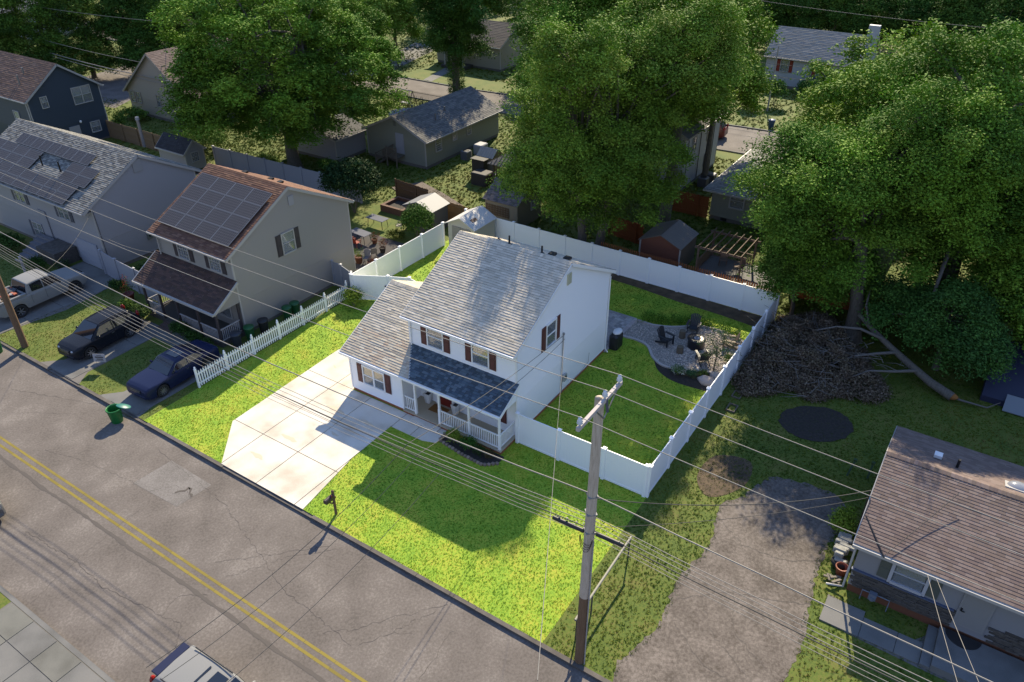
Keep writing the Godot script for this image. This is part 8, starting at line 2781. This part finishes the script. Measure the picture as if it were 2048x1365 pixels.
func build_trees() -> void:
	var maple := [Color(0.110, 0.213, 0.023), Color(0.145, 0.268, 0.026), Color(0.092, 0.186, 0.023), Color(0.175, 0.290, 0.033)]
	var light := [Color(0.154, 0.255, 0.030), Color(0.186, 0.302, 0.036), Color(0.131, 0.232, 0.026), Color(0.219, 0.315, 0.043)]
	var dark := [Color(0.048, 0.116, 0.021), Color(0.065, 0.143, 0.024), Color(0.084, 0.162, 0.026)]
	tree("maple_tree", "huge maple with thick grey trunk behind the taupe house", Vector3(-45.6, 0, -21.4), [[[Vector3(-45.6, 0, -21.4), Vector3(-45.7, 2.4, -21.4), Vector3(-45.5, 5.0, -21.5)], 0.62, 0.45], [[Vector3(-45.6, 4.0, -21.5), Vector3(-47.2, 7.5, -20.6), Vector3(-48.2, 10, -20)], 0.36, 0.2], [[Vector3(-45.5, 4.0, -21.5), Vector3(-44.2, 8.0, -22.4), Vector3(-43.8, 11.5, -22.8)], 0.36, 0.2]],
		[[Vector3(-46.5, 10.6, -20.8), Vector3(8.2, 6.4, 7.6)], [Vector3(-41.5, 8.4, -25.2), Vector3(5.2, 5.2, 5.0)], [Vector3(-50.0, 6.8, -17.4), Vector3(4.2, 4.4, 4.0)], [Vector3(-44.6, 4.9, -21.4), Vector3(4.4, 2.6, 4.2)]], 400, 44, 0.52, maple)
	tree("maple_tree", "twin trunked tree standing just behind the white back fence", Vector3(-14.2, 0, -20.5), [[[Vector3(-14.65, 0, -20.4), Vector3(-14.8, 3, -20.3), Vector3(-15.4, 7.5, -20)], 0.36, 0.2], [[Vector3(-13.7, 0, -20.7), Vector3(-13.1, 3, -20.7), Vector3(-12.6, 7.8, -20.5)], 0.36, 0.2]],
		[[Vector3(-14.2, 9.6, -18.9), Vector3(5.0, 5.4, 4.6)], [Vector3(-12.0, 6.8, -20.6), Vector3(4.2, 3.7, 3.8)], [Vector3(-16.6, 6.6, -19.0), Vector3(3.6, 3.4, 3.4)], [Vector3(-14.5, 14.6, -15.6), Vector3(1.1, 2.3, 1.5)], [Vector3(-12.2, 14.8, -15.8), Vector3(1.3, 2.3, 1.5)], [Vector3(-10.8, 13.0, -21.3), Vector3(3.5, 3.6, 3.2)], [Vector3(-8.3, 14.3, -22.4), Vector3(3.0, 3.2, 2.8)]], 370, 62, 0.4, light)
	tree("shade_tree", "broad tree behind the gazebo filling the top middle", Vector3(-20.5, 0, -31.5), [[[Vector3(-20.5, 0, -31.5), Vector3(-20.5, 4, -31.5), Vector3(-20.2, 9, -31.5)], 0.5, 0.28]],
		[[Vector3(-21.0, 11.5, -31.5), Vector3(6.8, 6.6, 6.2)], [Vector3(-17.5, 7.4, -30.5), Vector3(5.0, 4.4, 4.4)]], 270, 43, 0.52, maple)
	tree("shade_tree", "tall pale green tree at the top edge right of centre", Vector3(-11.4, 0, -27.4), [[[Vector3(-11.4, 0, -27.4), Vector3(-11.3, 5, -27.6), Vector3(-11.2, 11, -27.8)], 0.5, 0.28]],
		[[Vector3(-12.0, 12.6, -27.5), Vector3(4.8, 5.0, 4.4)], [Vector3(-14.6, 12.4, -30.5), Vector3(5.4, 5.0, 4.6)]], 230, 40, 0.54, light)
	var iv := tree("ivy_tree", "dark tree with ivy clad trunk beyond the sage bungalow", Vector3(-48.2, 0, -50.0), [[[Vector3(-48.2, 0, -50.0), Vector3(-48.3, 4.5, -50), Vector3(-48.5, 10, -50)], 0.5, 0.25]],
		[[Vector3(-48.4, 12.0, -50.2), Vector3(4.8, 6.2, 4.6)], [Vector3(-47.8, 6.6, -49.6), Vector3(3.4, 3.0, 3.2)], [Vector3(-43.5, 13.0, -47.0), Vector3(4.0, 4.5, 4.0)]], 260, 40, 0.52, dark)
	var ivy := []
	for i in 520:
		var a := rng.randf() * TAU
		var y := rng.randf_range(0.2, 8.0)
		ivy.append([Transform3D(Basis(UP, rng.randf() * TAU).scaled(Vector3.ONE * 0.34), Vector3(-48.25 + cos(a) * 0.85, y, -50 + sin(a) * 0.85)), jit(dark[rng.randi() % 3], 0.2)])
	scatter("ivy", "", sprays[2], leaf_mat, ivy, "stuff", iv)
	tree("oak_tree", "great spreading tree over the right fence corner", Vector3(4.6, 0, -19.3), [[[Vector3(4.6, 0, -19.3), Vector3(4.3, 3, -19.3), Vector3(3.4, 8.5, -19)], 0.48, 0.28]],
		[[Vector3(2.4, 8.8, -20.0), Vector3(6.2, 4.4, 5.0)], [Vector3(0.8, 7.8, -20.0), Vector3(3.2, 4.0, 3.2)], [Vector3(6.5, 10.6, -20.2), Vector3(4.4, 4.9, 4.2)], [Vector3(1.6, 4.2, -19.8), Vector3(3.0, 2.6, 2.6)]], 330, 64, 0.4, maple)
	var wt := tree("oak_tree", "tall ivy trunked tree with a torn orange wound at the right", Vector3(8.6, 0, -24.2), [[[Vector3(8.6, 0, -24.2), Vector3(8.4, 5, -23.8), Vector3(7.6, 12, -23.4)], 0.55, 0.3]],
		[[Vector3(7.0, 11.2, -25.4), Vector3(6.0, 5.4, 5.2)], [Vector3(10.6, 8.4, -25), Vector3(4.6, 4.6, 4.4)], [Vector3(9.6, 4.6, -26.4), Vector3(4.4, 3.6, 3.0)]], 290, 43, 0.50, maple)
	var wd := MB.new()
	wd.ball(Vector3(8.15, 6.5, -23.2), Vector3(0.3, 0.75, 0.14), 8, 10)
	put("torn_wood", wd, mat("torn_wood", 0.28, 0.12, 0.03, 0.9), wt)
	var dl := MB.new()
	dl.tube([Vector3(8.1, 6.4, -22.6), Vector3(8.1, 5.9, -19.2), Vector3(8.11, 5.0, -18.6), Vector3(8.15, 3.9, -18.3), Vector3(8.2, 2.6, -18.1), Vector3(8.13, 1.6, -18.0)], 0.13, 0.03, 8)
	dl.tube([Vector3(8.11, 4.4, -18.45), Vector3(8.9, 3.7, -18.2), Vector3(9.9, 3.0, -18.1), Vector3(11.3, 3.1, -18.0)], 0.06, 0.015, 6)
	dl.tube([Vector3(8.9, 3.7, -18.2), Vector3(9.4, 3.9, -18.0), Vector3(10.2, 3.7, -17.9)], 0.025, 0.01, 5)
	dl.tube([Vector3(8.18, 3.2, -18.2), Vector3(8.4, 2.8, -18.1), Vector3(8.5, 2.3, -18.0)], 0.025, 0.01, 5)
	put("hanging_limb", dl, mat("dead_wood", 0.14, 0.125, 0.11, 0.9), wt)
	var ivy2 := []
	for i in 480:
		var a := rng.randf() * TAU
		var y := rng.randf_range(0.2, 12.0)
		ivy2.append([Transform3D(Basis(UP, rng.randf() * TAU).scaled(Vector3.ONE * 0.3), Vector3(lerpf(8.6, 7.6, y / 12) + cos(a) * 0.65, y, lerpf(-24.2, -23.4, y / 12) + sin(a) * 0.65)), jit(dark[rng.randi() % 3], 0.2)])
	scatter("ivy", "", sprays[2], leaf_mat, ivy2, "stuff", wt)
	tree("oak_tree", "leafy tree cut by the right edge behind the tarpaulin", Vector3(14.5, 0, -22.5), [[[Vector3(14.5, 0, -22.5), Vector3(14.4, 4, -22.5), Vector3(14.2, 8, -22.5)], 0.4, 0.22]],
		[[Vector3(13.8, 7.6, -23.2), Vector3(5.4, 5.4, 4.6)], [Vector3(15.0, 4.4, -23.5), Vector3(4.6, 3.6, 3.4)], [Vector3(12.2, 4.6, -20.4), Vector3(3.2, 2.6, 2.4)]], 270, 60, 0.4, maple)
	tree("young_maple", "low branched dark green tree over the fallen trunk", Vector3(9.4, 0, -18.6), [[[Vector3(9.4, 0, -18.6), Vector3(9.3, 1.5, -18.5), Vector3(9.1, 3.2, -18.4)], 0.16, 0.09]],
		[[Vector3(9.2, 3.4, -17.9), Vector3(2.4, 2.2, 1.9)], [Vector3(7.0, 3.2, -18.9), Vector3(1.7, 1.9, 1.5)], [Vector3(10.8, 2.6, -17.3), Vector3(1.7, 1.5, 1.3)]], 90, 40, 0.40, [Color(0.06, 0.15, 0.03), Color(0.08, 0.18, 0.035), Color(0.05, 0.12, 0.028)], "", 0.8)
	tree("understory_tree", "shrubby tree crowding the right fence's rear corner", Vector3(0.7, 0, -20.2), [[[Vector3(0.7, 0, -20.2), Vector3(0.6, 1.5, -20), Vector3(0.5, 3, -19.8)], 0.12, 0.08]],
		[[Vector3(0.4, 3.6, -19.6), Vector3(2.2, 2.6, 1.9)], [Vector3(3.2, 3.0, -20.8), Vector3(2.4, 2.2, 1.8)]], 80, 40, 0.40, [Color(0.088, 0.187, 0.024), Color(0.120, 0.207, 0.033)], "", 0.8)
	# dead brush and the fallen trunk
	var br := thing("brush_pile", "wide heap of dead brown leafy branches outside the right fence", "brush pile", Vector3(3.4, 0, -15))
	var where := []
	for i in 6500:
		var u := rng.randf() * TAU
		var q := sqrt(rng.randf())
		var wob := 1.0 + 0.22 * sin(u * 3.0 + 1.0) + 0.12 * sin(u * 7.0)
		var p := Vector2(3.0 + cos(u) * q * 3.6 * wob, -15.2 + sin(u) * q * 4.5 * wob)
		if p.x < 0.25:
			continue
		var hgt := maxf(0.0, 1.0 - q * q) * 1.5 * (0.8 + 1.1 * noise_b.get_noise_2d(p.x * 2.6, p.y * 2.6)) + 0.15
		var y := hgt * (1.0 - 0.35 * rng.randf() * rng.randf())
		var s := rng.randf_range(0.2, 0.36)
		where.append([Transform3D(Basis.from_euler(Vector3(rng.randf_range(0.0, 1.2), rng.randf() * TAU, rng.randf_range(-0.5, 0.5))).scaled(Vector3(s, s, s)), Vector3(p.x, y, p.y)), jit([Color(0.16, 0.115, 0.08), Color(0.21, 0.16, 0.115), Color(0.11, 0.08, 0.058), Color(0.18, 0.145, 0.09)][rng.randi() % 4], 0.25)])
	scatter("dead_leaves", "", sprays[0], leaf_mat, where, "stuff", br)
	var tw := MB.new()
	for i in 130:
		var a := rng.randf() * TAU
		var q := rng.randf_range(0.3, 1.0)
		var o := Vector3(3.0 + cos(a) * q * 3.4, 1.3 * (1.0 - q * q) + 0.4, -15.2 + sin(a) * q * 4.4)
		if o.x < 0.6:
			continue
		var d := Vector3(rng.randfn() * 0.5 - 0.4, rng.randf_range(-0.15, 0.35), rng.randfn() * 0.5 + 0.2)
		tw.tube([o, o + d * 0.8, o + d * 1.5 + UP * 0.1], 0.025, 0.006, 5)
	put("twigs", tw, mat("dead_wood"), br)
	var ft := thing("fallen_trunk", "grey fallen tree trunk with splayed dead limbs leading into the brush", "fallen tree", Vector3(8, 0, -16.8))
	var fm := MB.new()
	fm.tube([Vector3(10.6, 0.35, -15.6), Vector3(9.4, 0.6, -16.0), Vector3(8.2, 1.0, -16.5), Vector3(7.0, 1.5, -16.9), Vector3(5.8, 2.0, -17.4), Vector3(4.8, 2.3, -18.2)], 0.26, 0.12, 10)
	put("trunk", fm, mat("bark"), ft)
	var fl := MB.new()
	for q in [[Vector3(6.4, 1.8, -17.1), Vector3(5.2, 2.3, -16.6), Vector3(4.0, 2.2, -16.3), Vector3(2.9, 1.9, -15.6)], [Vector3(7.4, 1.4, -16.8), Vector3(6.4, 1.5, -15.8), Vector3(5.4, 1.3, -15.2), Vector3(4.4, 0.9, -14.4)], [Vector3(8.6, 0.9, -16.3), Vector3(7.6, 1.1, -15.2), Vector3(6.4, 1.1, -14.5), Vector3(5.2, 0.6, -13.4)], [Vector3(5.6, 2.0, -17.5), Vector3(5.0, 2.9, -18.4), Vector3(4.9, 3.5, -19.2)]]:
		fl.tube(q, 0.1, 0.03, 7)
	for i in 26:
		var o := Vector3(rng.randf_range(4.5, 8.2), rng.randf_range(0.9, 1.7), rng.randf_range(-16.8, -14.6))
		var d := Vector3(rng.randf_range(-1.2, 0.2), rng.randf_range(-0.4, 0.5), rng.randf_range(-0.5, 0.9))
		fl.tube([o, o + d * 0.6 + UP * 0.08, o + d * 1.3], 0.022, 0.006, 5)
	fl.tube([Vector3(9.6, 0.4, -15.9), Vector3(11.0, 0.25, -15.7), Vector3(12.3, 0.15, -15.9), Vector3(12.8, 0.5, -16.2)], 0.08, 0.02, 6)
	put("limbs", fl, mat("dead_wood"), ft)
	var tn := MB.new()
	tn.ball(Vector3(10.5, 0.38, -15.62), Vector3(0.4, 0.2, 0.2), 7, 9)
	put("torn_end", tn, mat("torn_wood"), ft)
	# vine smothered trees along the top left
	var vine := [Color(0.076, 0.156, 0.023), Color(0.110, 0.198, 0.026), Color(0.131, 0.207, 0.033), Color(0.061, 0.124, 0.023)]
	var vl := ["vine covered tree at the far left edge of the top", "vine covered tree second from the left edge", "vine covered tree behind the distant transformer pole", "vine covered tree left of the dark blue green gap", "dark bluish tree in the vine row", "vine covered tree above the cream house's gable", "vine covered tree at the row's right end by the maple"]
	for i in 7:
		var b := Vector3(-97.5 + i * 1.8 + (2.0 if i == 4 else 0.0), 0, -19.0 - i * 3.9)
		var h := rng.randf_range(11.0, 13.5)
		tree("vine_tree", vl[i], b, [[[b, b + UP * 3, b + Vector3(rng.randf_range(-1, 1), 7, 0)], 0.3, 0.15]], [[b + UP * h * 0.62, Vector3(2.9, h * 0.45, 2.9)], [b + UP * 3.0 + Vector3(1.2, 0, 0), Vector3(2.5, 3.2, 2.5)]], 100, 36, 0.54, dark if i == 4 else vine, "vine covered trees along the top left", 1.1, 4)
	var k := 0
	for q in [[-84.5, -46, 9, 4.0, "leafy tree between the vine row and the maple", vine], [-70, -46, 11, 5, "broad tree at the top behind the cream house", maple], [-60, -44, 10, 4.5, "tree at the top right of the big maple", maple], [-41, -62, 12, 5, "dark tree behind the ivy tree", dark], [-31, -58, 12, 5.5, "tall tree across the back street, top middle", maple], [-68, -62, 9, 4.5, "light tree across the back street", light],
			[-12.6, -39, 15, 4.0, "light crown rising behind the twin trunked tree, top right of centre", light], [4, -52, 10, 5.2, "pale green tree behind the ivy trunked tree", light], [12, -38, 11, 5.2, "pale green tree in the upper right behind the torn tree", light], [-2, -46, 9.5, 4.6, "light tree behind the hip roofed house", light], [17, -30, 12, 5, "dense tree at the right edge, upper half", maple], [2.5, -31, 14.5, 6.2, "large pale tree behind the spreading one, upper right", light], [-22, -44, 16, 7, "tall tree at the top edge above the gazebo", maple]]:
		var b := Vector3(q[0], 0, q[1])
		tree("street_tree", q[4], b, [[[b, b + UP * 2.5, b + UP * q[2] * 0.5], 0.32, 0.16]], [[b + UP * q[2] * 0.66, Vector3(q[3], q[2] * 0.42, q[3])]], 120, 36, 0.54, q[5], "", 1.15, 6)
	# dark evergreens behind the red shuttered house and woods to the horizon
	for i in 9:
		var b := Vector3(-32 + i * 5.2 + rng.randf_range(-1, 1), 0, -90 - rng.randf_range(0, 6))
		var h := rng.randf_range(10, 14)
		tree("dark_tree", ["dark tree far left in the row behind the red shuttered house", "dark tree second in the row behind the red shuttered house", "dark tree third in the row behind the red shuttered house", "dark tree behind the left end of the far grey roof", "dark tree behind the middle of the far grey roof", "dark tree behind the far white chimney", "dark tree right of the far white chimney", "dark tree farther right at the top edge", "dark tree at the top right corner"][i], b, [[[b, b + UP * 3, b + UP * 6], 0.3, 0.15]], [[b + UP * h * 0.52, Vector3(3.2, h * 0.5, 3.2)]], 70, 40, 0.6, dark, "dark trees behind the far house", 1.2, 2)
	for q in [[-17.2, -64.6, 1.6, 3.2, "tall dark bush left of the far pale pole"], [-14.9, -66.4, 1.4, 3.0, "tall dark bush right of the far pale pole"], [-13.0, -72.6, 1.2, 1.8, "dark evergreen bush under the far red shutters"]]:
		shrub("bush", q[4], "bush", Vector3(q[0], 0, q[1]), Vector3(q[2], q[3], q[2]), 260, 0.4, dark)
	shrub("bush", "small round clipped tree beside the far drive", "bush", Vector3(-62.8, 0, -56.3), Vector3(1.0, 2.6, 1.0), 160, 0.36, [Color(0.198, 0.270, 0.033), Color(0.154, 0.228, 0.033)])
	shrub("bush", "scruffy bush under the cream house wall", "bush", Vector3(-71.5, 0, -22.6), Vector3(2.2, 1.2, 1.0), 200, 0.34, vine)
	shrub("bush", "bush at the navy house's rear corner", "bush", Vector3(-68.3, 0, -18.9), Vector3(0.7, 2.4, 0.7), 130, 0.3, vine)
	shrub("bush", "tangled pale bush behind the dark shed", "bush", Vector3(-57, 0, -20.5), Vector3(3.2, 2.0, 1.8), 420, 0.36, vine)
	shrub("bush", "green bush at the foot of the big maple", "bush", Vector3(-47.5, 0, -19.9), Vector3(1.5, 1.4, 0.9), 200, 0.32, vine)
	shrub("bush", "dark bush between the maple and grey outbuilding", "bush", Vector3(-42.6, 0, -22.6), Vector3(1.2, 1.1, 0.8), 150, 0.3, gr_tones())
	shrub("bush", "overgrown bush right of the brown roofed bungalow's scrap", "bush", Vector3(8.0, 0, -3.0), Vector3(0.6, 0.7, 1.0), 150, 0.24, [Color(0.154, 0.249, 0.024), Color(0.198, 0.270, 0.033)])
	var where2 := []
	for i in 150:
		var b := Vector3(rng.randf_range(-190, 70), 0, 0)
		b.z = rng.randf_range(-150, -78) if b.x > -85 else rng.randf_range(-120, -48)
		if b.x > -40 and b.x < 20 and b.z > -97:
			b.z -= 25
		var h := rng.randf_range(8, 14)
		for j in 200:
			var d := Vector3(rng.randfn(), rng.randfn() + 0.2, rng.randfn()).normalized() * (0.6 + 0.4 * rng.randf())
			where2.append([Transform3D(Basis(UP, rng.randf() * TAU).scaled(Vector3.ONE * rng.randf_range(0.8, 1.4)), b + UP * h * 0.55 + d * Vector3(3.6, h * 0.45, 3.6)), jit(vine[j % 4], 0.2)])
	scatter("far_woods", "far woods and garden trees running to the horizon", sprays[1], leaf_mat, where2, "stuff", null, "woods")


func gr_tones() -> Array:
	return [Color(0.048, 0.124, 0.020), Color(0.076, 0.166, 0.024), Color(0.110, 0.207, 0.030)]
